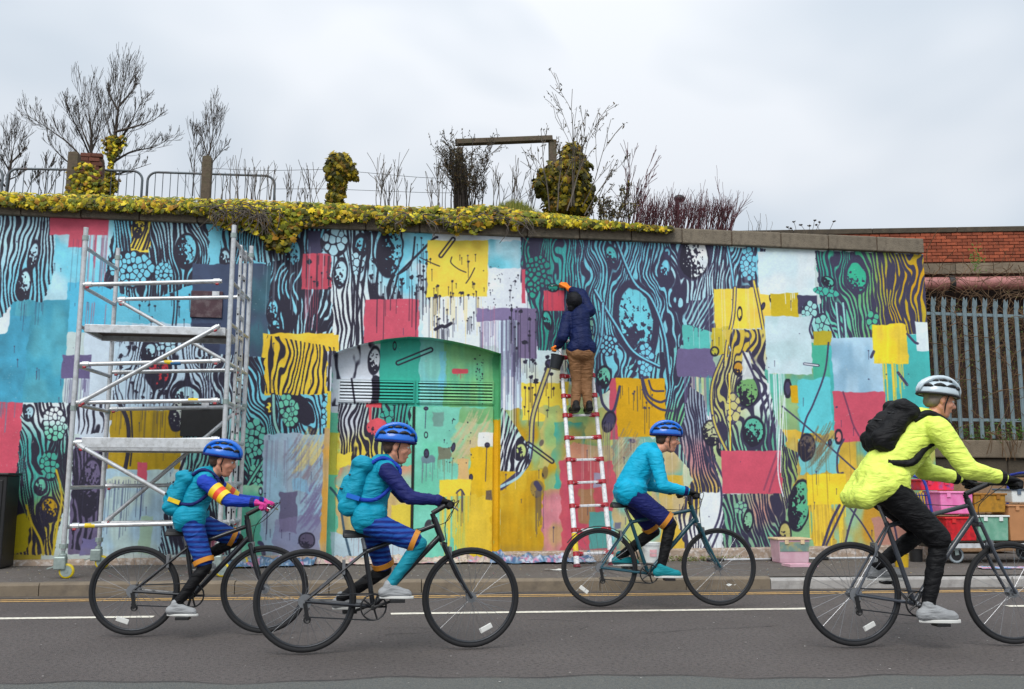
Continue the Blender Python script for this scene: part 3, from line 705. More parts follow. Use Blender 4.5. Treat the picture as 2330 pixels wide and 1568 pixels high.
    OV(1700, 890, 24, 32, 0.1, c_(120, 175, 110), speck=0.7), OV(1680, 838, 10, 13, 0, c_(205, 150, 50), speck=0.7), OV(1714, 982, 22, 30, 0.05, c_(90, 180, 155), speck=0.8), CE(1668, 930, 14, 30, 12, [(0, 0, c_(200, 195, 130))], dark=INK2), LN([(1645, 810), (1620, 880), (1625, 960), (1660, 1040)], 9, INK2), LN([(1645, 810), (1620, 880), (1625, 960), (1660, 1040)], 4, c_(205, 190, 90)),
    LN([(1659, 850), (1661, 960), (1662, 1066)], 3, YE), OV(1626, 800, 7, 8, 0, c_(190, 185, 60), speck=0), R(1690, 800, 1712, 862, c_(222, 230, 232), 3, alpha=0.9), LN([(1690, 800), (1725, 880), (1745, 960), (1752, 1040)], 5, INK2), LN([(1705, 800), (1738, 880), (1758, 960), (1766, 1040)], 5, INK2),
    R(1642, 1026, 1784, 1124, RE, 1.5, 0.05), LN([(1738, 1115), (1750, 1080), (1768, 1030)], 4, c_(150, 70, 95)), LN([(1750, 1120), (1762, 1080), (1780, 1030)], 4, c_(150, 70, 95)), R(1724, 572, 1855, 672, c_(226, 238, 243), 2.5, 0.04, streak='m', col2=c_(210, 232, 240)), R(1753, 668, 1815, 722, c_(206, 180, 30), 2), DR(1785, 1812, 668, 10, 40, WH, 6, 1.4), R(1815, 672, 1860, 715, INK2, 2),
    FL([(1818, 700), (1870, 690), (1905, 750), (1900, 790), (1842, 770)], [(0, 0, c_(150, 215, 215))], 12, 12, ang=-0.3, dark=INK2 * 0.86), CE(1843, 712, 16, 22, 10, [(0, 0, c_(160, 220, 218))], dark=INK2 * 0.86), CE(1872, 735, 14, 20, 11, [(0, 0, c_(130, 205, 195))], dark=INK2 * 0.86),
    R(1743, 720, 1846, 852, c_(205, 228, 236), 3, 0.05, streak='m', col2=c_(190, 218, 224)), DR(1748, 1790, 850, 40, 190, c_(215, 232, 238), 14, 1.6, 0.85), R(1850, 754, 1892, 786, c_(185, 170, 40), 2), LN([(1830, 828), (1862, 832)], 6, INK2), LN([(1830, 828), (1861, 832)], 2.5, WH), LN([(1885, 780), (1876, 850), (1850, 920), (1832, 960), (1815, 1040)], 4, INK2), OV(1792, 884, 6, 15, 0, INK2, speck=0), R(1799, 878, 1815, 917, c_(212, 165, 10), 1.5),
    FL([(1853, 570), (2120, 580), (2120, 735), (2085, 760), (2030, 760), (2000, 765), (1920, 780), (1915, 790), (1905, 770), (1870, 700)], [(1880, 620, c_(55, 165, 145)), (1930, 600, c_(50, 170, 140)), (1900, 720, c_(100, 200, 180)), (1970, 640, c_(80, 170, 120)), (1975, 720, c_(90, 180, 140)), (2020, 640, c_(205, 165, 30)), (2080, 640, c_(216, 160, 10)), (2030, 720, c_(210, 165, 20))], 12.5, 24, ang=-0.12, dark=INK2 * 0.9, ovals=[(1950, 628, 22, 36, -0.15), (1884, 641, 15, 10, 0.3)], fork=0.5),
    OV(1949, 632, 21, 33, -0.2, c_(52, 175, 140), dark=INK2 * 0.9, speck=0.35, side=(-0.4, 0.8)), OV(1884, 641, 13, 9, 0.5, c_(80, 180, 160), speck=0.8), CE(1878, 665, 26, 8, 11, [(0, 0, c_(70, 180, 160))], dark=INK2 * 0.9, ro=0.2), CE(1985, 728, 12, 18, 11, [(0, 0, c_(80, 180, 145))], dark=INK2 * 0.9),
    LN([(1905, 700), (1912, 770), (1922, 775), (1920, 700)], 9, INK2), LN([(1902, 690), (1910, 765), (1918, 780), (1925, 768), (1918, 690)], 4, c_(150, 215, 210)), LN([(1850, 720), (1842, 750), (1850, 770)], 4, INK2),
    R(1893, 768, 2010, 894, c_(170, 205, 226), 3, 0.08, streak='m', col2=c_(140, 180, 205)), R(2084, 732, 2122, 799, c_(218, 234, 240), 2), R(1985, 738, 2064, 828, c_(246, 212, 44), 2.5, 0.09, streak='v', col2=c_(225, 196, 60)), DR(2008, 2058, 826, 30, 150, c_(240, 205, 60), 17, 2.2, 0.9), LN([(2043, 848), (2064, 876)], 6, INK2), LN([(1982, 813), (1988, 800)], 6, INK2), LN([(2064, 760), (2080, 778), (2088, 782)], 5, INK2),
    R(1898, 892, 2016, 1006, RE, 2, 0.06), LN([(1918, 892), (1930, 930), (1945, 975), (1980, 1030)], 3.5, c_(120, 60, 90)), LN([(1780, 925), (1840, 975), (1935, 1060)], 3.5, INK2), OV(1835, 1018, 17, 27, 0.1, c_(90, 80, 80), speck=0.95, fine=4), SC(1845, 985, 1880, 1050, 40, c_(120, 105, 80), 3, 0.55), OV(1908, 994, 6, 12, 0, c_(215, 120, 120), speck=0), OV(1888, 1007, 3, 5, 0, INK2, speck=0), LN([(1920, 1000), (1906, 1030), (1906, 1074), (1918, 1076)], 4, INK2),
    FL([(1775, 1010), (1815, 1030), (1815, 1080), (1790, 1160), (1780, 1250), (1645, 1250), (1645, 1124), (1780, 1124)], [(1680, 1180, c_(110, 185, 150)), (1730, 1170, c_(200, 140, 130)), (1760, 1220, c_(110, 180, 150)), (1795, 1060, c_(150, 180, 110))], 13, 24, ang=-0.25, dark=INK2 * 0.8, ovals=[(1702, 1185, 10, 22, 0.1)]), OV(1702, 1185, 9, 20, 0.1, c_(130, 185, 150), speck=0.6), CE(1685, 1155, 12, 12, 8, [(0, 0, c_(130, 190, 160))], dark=INK2),
    OV(1818, 1150, 22, 54, 0.12, c_(95, 180, 140), speck=0.75, side=(-0.9, 0.5)), OV(1786, 1215, 12, 24, 0, c_(190, 180, 110), speck=0.6), LN([(1772, 850), (1775, 960), (1770, 1070), (1782, 1130)], 2.6, WH), LN([(1785, 900), (1778, 1000), (1776, 1075)], 2, WH),
    R(1836, 1079, 1925, 1149, c_(246, 212, 50), 2, 0.07, streak='m'), DR(1840, 1922, 1146, 30, 110, c_(240, 205, 60), 24, 2.2, 0.9), LN([(1910, 1150), (1890, 1190), (1870, 1250)], 6, INK2), LN([(1922, 1150), (1880, 1240)], 5, INK2), LN([(1955, 1140), (1935, 1190), (1920, 1250)], 4.5, INK2), LN([(1920, 1140), (1960, 1190), (1990, 1240)], 3.5, INK2), LN([(2000, 1120), (2030, 1180), (2045, 1250)], 4, INK2), R(2012, 1160, 2030, 1176, WH, 2),
    LN([(1935, 1060), (1990, 1110), (2020, 1160)], 3.5, INK2),
    # runs of thinned paint over everything
    DR(600, 760, 560, 40, 160, c_(200, 225, 235), 14, 1.1, 0.5), DR(1190, 1540, 560, 60, 240, INK2, 22, 1.0, 0.5), DR(1560, 1740, 600, 60, 240, c_(215, 228, 235), 16, 1.2, 0.55), DR(1290, 1560, 1000, 40, 200, c_(225, 215, 205), 30, 1.1, 0.45), DR(1800, 2080, 1000, 40, 160, c_(120, 95, 60), 26, 1.1, 0.5), DR(270, 520, 860, 40, 160, INK2, 30, 1.0, 0.6), DR(20, 230, 1080, 30, 150, INK2, 22, 1.0, 0.5), DR(600, 735, 1000, 40, 200, c_(120, 110, 140), 24, 1.1, 0.5),
    SP(600, 520, 2100, 1240, 130, INK2, r=(0.8, 2.4), dl=(0, 26)), SP(20, 520, 740, 1240, 70, INK2, r=(0.8, 2.4), dl=(0, 26)),
]
ART_DOOR = [
    R(700, 740, 1200, 1330, c_(110, 200, 170), 0, 0.05), R(755, 790, 872, 940, c_(214, 220, 230), 3), FL([(755, 790), (868, 780), (864, 925), (755, 925)], [(0, 0, c_(214, 220, 230))], 30, 22, duty=-0.82, fork=0.25, gap=0.1), OV(852, 820, 12, 26, 0.1, c_(220, 225, 232), speck=0.8), R(848, 856, 866, 925, INK, 5),
    R(764, 862, 846, 922, c_(216, 224, 232), 2), LN([(800, 862), (808, 922)], 4), R(864, 770, 958, 925, c_(52, 172, 152), 2, 0.05, streak='v'), R(956, 770, 1016, 925, c_(125, 198, 188), 4, 0.08, streak='v', col2=c_(120, 195, 200)), R(1012, 770, 1145, 960, c_(128, 192, 132), 5, 0.1, streak='v', col2=c_(100, 184, 146)), R(1000, 800, 1015, 880, c_(110, 195, 225), 5, alpha=0.6),
    CP(906, 826, 980, 796, 9, 3.4), OV(898, 787, 3, 7, 0, c_(38, 158, 138), speck=0), R(1028, 839, 1066, 851, c_(205, 75, 90), 1.5, rr=5), DR(1040, 1058, 851, 5, 14, RE, 6, 1), SP(1080, 800, 1100, 940, 26, r=(0.8, 2.2), dl=(0, 8)),
    FL([(768, 918), (870, 918), (935, 925), (935, 985), (850, 1060), (770, 1060)], [(800, 960, c_(205, 210, 225)), (820, 1030, c_(225, 200, 70)), (900, 950, c_(60, 170, 150))], 13.5, 22, duty=-0.25, ang=0.1), R(740, 985, 772, 1080, c_(220, 195, 60), 4, alpha=0.8), R(765, 1030, 800, 1070, c_(232, 208, 70), 6), CE(890, 955, 24, 18, 10, [(0, 0, c_(60, 170, 150))]), R(833, 919, 866, 927, c_(215, 78, 90), 2), LN([(843, 925), (842, 955)], 6, c_(215, 78, 90)), OV(858, 972, 24, 20, 0, c_(218, 84, 96), speck=-0.1, ring=False), FL([(895, 920), (930, 920), (915, 1070), (890, 1080)], [(0, 0, c_(60, 170, 150))], 13, 8, ang=0.15, duty=-0.3),
    R(768, 1060, 945, 1130, c_(150, 190, 170), 8, 0.1, col2=c_(200, 150, 120)), R(768, 1110, 945, 1275, c_(200, 170, 120), 8, 0.12, streak='v', col2=c_(215, 195, 120)), R(890, 1150, 940, 1240, c_(222, 200, 70), 5, drip=30, streak='v'), R(755, 1215, 945, 1290, c_(190, 212, 224), 6, 0.06), DR(800, 940, 1200, 20, 70, c_(150, 130, 140), 26, 1.2, 0.6), LN([(752, 1110), (772, 1140), (784, 1210), (800, 1275)], 5, c_(66, 92, 112)), OV(944, 1106, 3, 8, 0, PB, speck=0),
    R(940, 926, 1126, 1280, c_(110, 202, 172), 2, 0.08, streak='m', col2=c_(122, 206, 184)), R(1040, 926, 1126, 1050, c_(120, 180, 120), 8, 0.1, col2=c_(150, 205, 170)), R(1030, 960, 1126, 1060, c_(205, 185, 110), 10, 0.1, alpha=0.85, col2=c_(160, 205, 160)), SC(1040, 960, 1100, 1040, 60, c_(205, 190, 150), 4, 0.5), R(1066, 1016, 1126, 1280, c_(220, 180, 22), 5, 0.08, streak='v', col2=c_(226, 190, 60)), R(1040, 1045, 1066, 1092, c_(214, 178, 120), 3), R(1087, 983, 1126, 1016, c_(228, 234, 236), 2), R(985, 940, 1008, 970, c_(115, 160, 150), 3), R(996, 1017, 1026, 1046, c_(120, 125, 105), 3), DR(994, 1030, 1045, 10, 50, c_(120, 125, 105), 12, 1.3, 0.7), R(958, 1038, 990, 1054, c_(110, 140, 150), 3, rr=6), DR(960, 992, 1050, 20, 60, c_(100, 120, 130), 9, 1.2, 0.7), OV(970, 1032, 4, 7, 0, INK2, speck=0), LN([(969, 930), (967, 975)], 1.5, INK2), OV(969, 930, 3.5, 3, 0, INK2, speck=0), OV(969, 990, 3, 5, 0, MI, speck=0), OV(1031, 1018, 3, 7, 0.2, INK2, speck=0), LN([(1107, 1015), (1104, 1095)], 1.6, INK2), OV(1108, 1013, 4, 4, 0, INK2, speck=0), LN([(1071, 1085), (1069, 1150)], 1.6, INK2), OV(1071, 1086, 3, 5, 0, INK2, speck=0),
    R(999, 1092, 1071, 1130, c_(248, 216, 64), 2), DR(1000, 1070, 1128, 60, 140, c_(236, 204, 70), 34, 2.0, 0.85), R(1040, 1130, 1120, 1280, c_(228, 198, 60), 9, 0.08, alpha=0.75, streak='v'), R(1104, 1115, 1118, 1137, c_(110, 95, 80), 2), OV(974, 1192, 7, 11, 0.5, c_(60, 60, 70), speck=0, ring=False), LN([(1038, 1122), (1048, 1114), (1056, 1126)], 3, INK2), DR(1034, 1060, 1120, 30, 100, INK2, 8, 1.2, 0.7), SP(1010, 950, 1110, 1060, 24, r=(0.8, 2), dl=(0, 6)),
    R(1122, 955, 1150, 1290, c_(216, 172, 20), 3, 0.06, streak='v'), R(1122, 800, 1150, 955, c_(84, 172, 118), 4, streak='v'),
]
_only = {}
def paint_sheet(name, cv):
    for f in ART: f(cv)
    if cv.Y == YD:
        for f in ART_DOOR: f(cv)
    X, Y = cv.X, cv.P
    t = vn(X / 3.2, Y / 3.0, 901) * 0.022 + vn(X / 40, Y / 9, 902) * 0.012 + vn(X / 130, Y / 120, 903) * 0.03
    a = cv.a * (1 + t[..., None])
    if cv.Y == YW:      # grime under the coping and at the foot, rubbed patches
        zz = (cv.z0 + (np.arange(cv.H) + 0.5) / cv.ppm)[:, None]
        g = ss(0.34, 0.2, zz + 0.06 * vn(X / 16, Y / 9, 904)) * 0.25
        a = a * (1 - g[..., None]) + c_(120, 110, 98) * g[..., None]
    # flecks of bare render
    fl = ss(0.86, 0.92, vn(X / 2.6, Y / 2.6, 905)) * ss(0.1, 0.5, vn(X / 60, Y / 60, 906)) * 0.5
    a = a * (1 - fl[..., None]) + c_(205, 205, 200) * fl[..., None]
    a = np.clip(a, 0.02, 0.93)
    img = bpy.data.images.new(name, cv.W, cv.H)
    px = np.ones((cv.H, cv.W, 4), np.float32)
    px[..., :3] = a
    img.pixels.foreach_set(px.ravel())
    img.update()
    img.pack()
    return img
def paint_material(name, cv, rough=0.55):
    img = paint_sheet(name, cv)
    m = bpy.data.materials.new(name)
    m.use_nodes = True
    nt = m.node_tree; L = nt.links.new
    b = nt.nodes['Principled BSDF']; b.inputs['Roughness'].default_value = rough
    b.inputs['Specular IOR Level'].default_value = 0.35
    ge = nt.nodes.new('ShaderNodeNewGeometry')
    mp = nt.nodes.new('ShaderNodeMapping')
    sx, sz = 1 / (cv.x1 - cv.x0), 1 / (cv.z1 - cv.z0)
    mp.inputs['Scale'].default_value = (sx, 1, sz)
    mp.inputs['Location'].default_value = (-cv.x0 * sx, 0, -cv.z0 * sz)
    L(ge.outputs['Position'], mp.inputs['Vector'])
    sp = nt.nodes.new('ShaderNodeSeparateXYZ'); cb = nt.nodes.new('ShaderNodeCombineXYZ')
    L(mp.outputs[0], sp.inputs[0]); L(sp.outputs['X'], cb.inputs['X']); L(sp.outputs['Z'], cb.inputs['Y'])
    im = nt.nodes.new('ShaderNodeTexImage'); im.image = img; im.extension = 'EXTEND'; im.interpolation = 'Cubic'
    L(cb.outputs[0], im.inputs['Vector'])
    L(im.outputs['Color'], b.inputs['Base Color'])
    n = nt.nodes.new('ShaderNodeTexNoise'); n.inputs['Scale'].default_value = 38; n.inputs['Detail'].default_value = 6
    L(ge.outputs['Position'], n.inputs['Vector'])
    bp = nt.nodes.new('ShaderNodeBump'); bp.inputs['Strength'].default_value = 0.18; bp.inputs['Distance'].default_value = 0.012
    L(n.outputs['Fac'], bp.inputs['Height']); L(bp.outputs['Normal'], b.inputs['Normal'])
    return m
WX0, WX1, WZB, WZT = -9.0, 7.62, 0.0, 4.45
m_mural = paint_material('mural_paint', Canvas(YW, WX0, WX1, WZB, WZT, 165))
m_door = paint_material('door_paint', Canvas(YD, -0.9, 2.1, 0.0, 3.1, 190))
# ------------------------------------------------------------------ materials
m_asph = M('asphalt', S(96, 90, 88), 0.92, var=0.16, scale=0.9, bump=0.7, bscale=110, dirt=S(62, 59, 59), dscale=38, damt=0.95, spec=0.25)
m_asph_old = M('worn_asphalt', S(97, 97, 93), 0.97, var=0.26, scale=90, bump=0.8, bscale=110, dirt=S(74, 80, 84), dscale=70, damt=0.85)
m_pave = M('pavement_tarmac', S(90, 83, 78), 0.95, var=0.18, scale=2.2, bump=0.5, bscale=140, dirt=S(116, 112, 110), dscale=30, damt=0.7)
m_kerb = M('kerb_stone', S(120, 108, 92), 0.85, var=0.16, scale=5, bump=0.3, bscale=90, rnd=0.1, dirt=S(88, 80, 72), dscale=7, damt=0.6)
m_kerb_pale = M('pale_kerb', S(158, 155, 152), 0.85, var=0.12, scale=6, bump=0.3, bscale=90, rnd=0.06, dirt=S(112, 108, 104), dscale=9, damt=0.5)
m_white_line = M('white_line', S(226, 220, 205), 0.7, var=0.1, scale=20, dirt=S(140, 135, 130), dscale=22, damt=0.75, bump=0.2)
m_yellow_line = M('yellow_line', S(206, 164, 98), 0.7, var=0.12, scale=18, dirt=S(115, 105, 95), dscale=26, damt=0.8, bump=0.2)
m_coping = M('coping_stone', S(122, 112, 97), 0.9, var=0.16, scale=9, bump=0.5, bscale=70, rnd=0.12, dirt=S(86, 78, 68), dscale=14, damt=0.7)
m_plinth = M('plinth', S(150, 132, 116), 0.9, var=0.22, scale=5, bump=0.5, bscale=40, dirt=S(205, 200, 196), dscale=16, damt=0.7)
m_brick = M('red_brick', S(150, 76, 50), 0.9, var=0.28, scale=7, bump=0.6, bscale=60, rnd=0.38, dirt=S(86, 54, 44), dscale=4, damt=0.8)
m_mortar = M('mortar', S(98, 76, 62), 0.95, var=0.2, scale=20, bump=0.4)
m_darkstone = M('dark_stone', S(72, 64, 53), 0.95, var=0.25, scale=6, bump=0.6, bscale=25, rnd=0.2, dirt=S(60, 54, 48), dscale=8)
m_string = M('string_course', S(116, 104, 88), 0.9, var=0.2, scale=5, bump=0.4, rnd=0.15, dirt=S(78, 70, 58), dscale=9)
m_pipe = M('pipe_paint', S(164, 108, 104), 0.55, var=0.18, scale=5, dirt=S(104, 66, 58), dscale=6, damt=0.7)
m_black = M('black_paint', S(24, 24, 26), 0.5, var=0.3, scale=20)
m_rubber = M('rubber', S(28, 28, 30), 0.75, var=0.2, scale=30)
m_galv = M('galvanised', S(122, 140, 147), 0.55, metal=0.2, var=0.16, scale=16, dirt=S(112, 122, 122), dscale=12, damt=0.6)
m_alu = M('aluminium', S(200, 203, 206), 0.36, metal=0.4, var=0.1, scale=24, dirt=S(132, 130, 126), dscale=14, damt=0.45)
m_alu_flat = M('aluminium_plate', S(204, 207, 210), 0.4, metal=0.25, var=0.12, scale=18, dirt=S(130, 128, 122), dscale=16)
m_ply = M('platform_plywood', S(78, 66, 58), 0.8, var=0.2, scale=9)
m_wood = M('weathered_wood', S(92, 80, 66), 0.9, var=0.25, scale=18, bump=0.5, bscale=50, dirt=S(74, 78, 52), dscale=10)
m_soil = M('soil', S(82, 74, 48), 0.95, var=0.3, scale=6, bump=0.6, bscale=20)
m_bark = M('bark', S(66, 58, 52), 0.95, var=0.25, scale=18)
m_twig_red = M('red_twig', S(84, 44, 50), 0.9, var=0.25, scale=9)
m_twig = M('dry_twig', S(92, 84, 76), 0.9, var=0.25, scale=9)
m_bramble = M('bramble_stem', S(98, 74, 50), 0.9, var=0.5, scale=3)
m_leaf = M('leaf', (1, 1, 1), 0.5, var=0.12, scale=30, attr='col')
m_leaf.node_tree.nodes['Principled BSDF'].inputs['Specular IOR Level'].default_value = 0.15
m_dark_leaf = M('small_dark_leaf', S(52, 50, 40), 0.8, var=0.3, scale=9)

# ------------------------------------------------------------------ ground
SL_ = -0.026                                   # the road runs a little askew to the wall
KY, WY, YY = 9.80, 8.24, 9.37
KH = 0.12
def strip(name, pts, z, mat, kind='structure', parent=None):
    m = MB(); m.add([(x, y, z) for x, y in pts], [tuple(range(len(pts)))])
    o = m.build(name, mat, parent)
    if kind: o['kind'] = kind
    return o
def ln(y0, x): return y0 + SL_ * x
# one big sheet of ground to the horizon, the road on it
strip('ground', [(-900, -900), (900, -900), (900, 1500), (-900, 1500)], -0.02, M('far_ground', S(96, 92, 84), 0.95, var=0.2, scale=0.1))
def grid_sheet(name, x0, x1, ya, yb, z, mat, nx=60, ny=10):
    m = MB(); vs, fs = [], []
    for i in range(nx + 1):
        for j in range(ny + 1):
            x = x0 + (x1 - x0) * i / nx; t = j / ny
            vs.append((x, ya(x) * (1 - t) + yb(x) * t, z))
    for i in range(nx):
        for j in range(ny):
            a = i * (ny + 1) + j; fs.append((a, a + ny + 1, a + ny + 2, a + 1))
    m.add(vs, fs)
    o = m.build(name, mat); o['kind'] = 'structure'
    return o
seam = lambda x: 5.60 + 0.05 * math.sin(x * 1.7) + 0.035 * math.sin(x * 4.3 + 1) - 0.085 * x + 0.02 * math.sin(x * 11)
grid_sheet('road', -40, 40, lambda x: max(min(seam(x) - 0.4, 6.0), 4.0), lambda x: ln(KY, x) + 0.05, 0.0, m_asph, 200, 4)
grid_sheet('road_patch', -40, 40, lambda x: -20.0, lambda x: max(min(seam(x), 6.0), 4.0), 0.006, m_asph_old, 900, 2)
pv = grid_sheet('pavement', -40, 9.2, lambda x: ln(KY, x) + 0.12, lambda x: 12.6, KH, m_pave, 60, 4)
grid_sheet('pavement', 9.2, 40, lambda x: ln(KY, x) + 0.12, lambda x: 13.0, KH, m_pave, 4, 2)
# kerb: each stone a piece of its own
kerb = bpy.data.objects.new('kerb', None); COL.objects.link(kerb); kerb['kind'] = 'structure'
kmesh = None
L = 0.915
rk = random.Random(3)
for i in range(-8, 16):
    x0 = -4.02 + L * (i + 1) - 0.02
    pale = x0 > 3.75
    m = MB(); h = KH + 0.004 if not pale else KH - 0.012
    w = 0.13 if not pale else 0.3
    ch = 0.022
    sec = [(0, -0.05), (0, h - ch), (ch * 0.5, h - ch * 0.25), (ch, h), (w, h), (w, -0.05)]
    if not pale and x0 + L > 3.75: pass
    vs = []
    for xx in (0.004, L - 0.004):
        vs += [(xx, y, z) for y, z in sec]
    n = len(sec)
    m.add(vs, [tuple(range(n)), tuple(range(2 * n - 1, n - 1, -1))] + [(k, k + n, (k + 1) % n + n, (k + 1) % n) for k in range(n)])
    o = m.build('kerb_stone', m_kerb_pale if pale else m_kerb, kerb)
    o.location = (x0, ln(KY, x0) + rk.uniform(-0.004, 0.004), rk.uniform(-0.003, 0.003))
    o.rotation_euler = (0, 0, math.atan(SL_))
# dark tar joint between the two surfacings, gutter dirt, hairline cracks
m_tar = M('tar_joint', S(48, 46, 46), 0.9, var=0.3, scale=20)
tj = grid_sheet('tar_joint', -12, 14, lambda x: max(min(seam(x), 6.0), 4.0) - 0.006, lambda x: max(min(seam(x), 6.0), 4.0) + 0.012 + 0.012 * math.sin(x * 7) * math.sin(x * 2.3), 0.0095, m_tar, 300, 1)
grid_sheet('gutter', -14, 16, lambda x: ln(KY, x) - 0.15 - 0.03 * math.sin(x * 3.1) * math.sin(x * 1.3), lambda x: ln(KY, x) + 0.004, 0.003, M('gutter_silt', S(84, 76, 68), 0.95, var=0.25, scale=6, dirt=S(64, 58, 54), dscale=14, damt=0.9), 160, 1)
ck = MB(); rk2 = random.Random(5)
for _ in range(9):
    x, y = rk2.uniform(-4, 7), rk2.uniform(6.4, 9.0); a = rk2.uniform(-0.5, 0.5)
    for _k in range(rk2.randint(8, 22)):
        x2, y2 = x + 0.09 * math.cos(a), y + 0.05 * math.sin(a) + rk2.uniform(-0.03, 0.03); w = rk2.uniform(0.002, 0.005); a += rk2.uniform(-0.7, 0.7)
        ck.add([(x, y - w, 0.004), (x2, y2 - w, 0.004), (x2, y2 + w, 0.004), (x, y + w, 0.004)], [(0, 1, 2, 3)]); x, y = x2, y2
ck.build('road_cracks', m_tar, fix=False)['kind'] = 'stuff'
# channel at the kerb foot and painted lines
for k, dy in enumerate((0.0, 0.125)):
    grid_sheet('yellow_line', -40, 40, lambda x: ln(YY, x) + dy, lambda x: ln(YY, x) + dy + 0.052, 0.004, m_yellow_line, 60, 1)
xs0 = ong(345, 1407).x
for a, b in ((xs0 - 4.0, xs0), (ong(889, 1397).x, ong(1840, 1386).x), (ong(2306, 1383).x, ong(2306, 1383).x + 4.0), (xs0 - 10.2, xs0 - 6.2)):
    grid_sheet('white_line', a, b, lambda x: ln(WY, x), lambda x: ln(WY, x) + 0.10 + 0.004 * math.sin(x * 23), 0.004, m_white_line, 40, 1)

# ------------------------------------------------------------------ mural wall
ZT, CPH = 4.30, 0.205
WTH = 0.5
wall = thing('mural_wall', (0, YW, KH), 'long rendered wall painted with a patchwork mural of colour blocks and stripes, with an arched doorway', 'wall')
DXL, DXR = at(750, 1000, YW).x, at(1139, 1000, YW).x
zsL, zsR = at(757, 806, YW).z, at(1138, 803, YW).z
arc = []
for px, py in ((757, 806), (785, 794), (830, 781), (880, 771), (930, 766), (980, 768), (1030, 776), (1080, 787), (1115, 797), (1138, 804)):
    p = at(px, py, YW); arc.append((p.x, p.z))
arc = [(DXL, zsL)] + [(x, z) for x, z in arc if DXL + 0.01 < x < DXR - 0.01] + [(DXR, zsR)]
PZL, PZR = 0.17, 0.295                        # painted face starts on a low plinth that rises to the right
pz = lambda x: PZL + (PZR - PZL) * (x + 4.5) / 12.1
m = MB()
def quad(a, b, c, d): m.add([a, b, c, d], [(0, 1, 2, 3)])
def vstrip(xa, xb, za0, zb0, n=1):
    for i in range(n):
        u, v = xa + (xb - xa) * i / n, xa + (xb - xa) * (i + 1) / n
        quad((u, YW, za0(u)), (v, YW, za0(v)), (v, YW, ZT), (u, YW, ZT))
vstrip(WX0, DXL, pz, None, 8)
vstrip(DXR, WX1, pz, None, 10)
for i in range(len(arc) - 1):
    (xa, za), (xb, zb) = arc[i], arc[i + 1]
    quad((xa, YW, za), (xb, YW, zb), (xb, YW, ZT), (xa, YW, ZT))
# right end face, top, back
quad((WX1, YW, pz(WX1)), (WX1, YW + WTH, pz(WX1)), (WX1, YW + WTH, ZT), (WX1, YW, ZT))
quad((WX0, YW, ZT), (WX1, YW, ZT), (WX1, YW + WTH, ZT), (WX0, YW + WTH, ZT))
quad((WX1, YW + WTH, 0), (WX0, YW + WTH, 0), (WX0, YW + WTH, ZT), (WX1, YW + WTH, ZT))
m.build('wall_face', m_mural, wall, world=True)
m = MB()
for i in range(len(arc) - 1):
    (xa, za), (xb, zb) = arc[i], arc[i + 1]
    quad((xa, YW, za), (xb, YW, zb), (xb, YD, zb), (xa, YD, za))
quad((DXL, YW, KH), (DXL, YW, zsL), (DXL, YD, zsL), (DXL, YD, KH))
quad((DXR, YW, KH), (DXR, YW, zsR), (DXR, YD, zsR), (DXR, YD, KH))
m.build('door_reveal', m_door, wall, world=True)
# plinth in two lengths
for xa, xb in ((WX0, DXL), (DXR, WX1)):
    n = 30; m = MB(); rp = random.Random(int(xa * 10) + 50)
    vs, fs = [], []
    for i in range(n + 1):
        x = xa + (xb - xa) * i / n
        d = 0.10 + 0.015 * rp.uniform(-1, 1)
        for y, z in ((YW - d - 0.02, KH - 0.02), (YW - d, pz(x) - 0.02 + 0.012 * rp.uniform(-1, 1)), (YW - d + 0.03, pz(x) + 0.004), (YW + 0.02, pz(x) + 0.006)):
            vs.append((x, y, z))
    for i in range(n):
        for k in range(3): a = i * 4 + k; fs.append((a, a + 4, a + 5, a + 1))
    fs += [(0, 1, 2, 3), (n * 4 + 3, n * 4 + 2, n * 4 + 1, n * 4)]
    m.add(vs, fs); m.build('plinth', m_plinth, wall, world=True)
# coping stones
xj = [at(px, py, YW).x for px, py in ((1262, 545), (1390, 549))]
cl = 0.705
x = 7.56
ks = 0
rc = random.Random(8)
ends = [WX1 - 0.02]
while ends[-1] > WX0: ends.append(ends[-1] - cl * rc.choice((1.0, 1.0, 1.02, 0.98)))
for k in range(len(ends) - 1):
    xb, xa = ends[k], ends[k + 1]
    m = MB(); m.box(((xb - xa) / 2, 0.22, CPH / 2), (xb - xa - 0.012, 0.58, CPH))
    o = m.build('coping_stone', m_coping, wall, bevel=0.012)
    o.location = (xa, rc.uniform(-0.006, 0.006) - 0.0, ZT + 0.004 - KH + rc.uniform(-0.004, 0.004))
k = MB(); k.box(((WX0 + WX1) / 2, YW + 0.22, ZT + CPH / 2), (WX1 - WX0 - 0.1, 0.53, CPH - 0.03)); k.build('coping_bed', m_mortar, wall, world=True)
# door: back panel, fan, louvres, leaves
door = MB()
fan = [(x, z) for x, z in arc]
zl = at(945, 863, YD).z
g = lambda px, py: (at(px, py, YD).x, at(px, py, YD).z)
bk = MB()
poly = [(DXL - 0.02, KH - 0.1)] + [(x - 0.02 if i == 0 else x + 0.02 if i == len(arc) - 1 else x, z + 0.03) for i, (x, z) in enumerate(arc)] + [(DXR + 0.02, KH - 0.1)]
bk.prism(poly, YD, YD + 0.06)
dpanel = bk.build('door_frame', m_door, wall, world=True)
xl0, _ = g(767, 1000); xl1, _ = g(938, 1000); xr0, _ = g(944, 1000); xr1, _ = g(1122, 1000)
zl_t, zl_b = g(945, 925)[1], KH + 0.012
for xa, xb in ((xl0, xl1), (xr0, xr1)):
    d = MB(); d.box(((xa + xb) / 2, YD - 0.018, (zl_t + zl_b) / 2), (xb - xa - 0.012, 0.036, zl_t - zl_b))
    o = d.build('door_leaf', m_door, wall, world=True, bevel=0.004)
    hx = xb - 0.07 if xa == xl0 else xa + 0.07
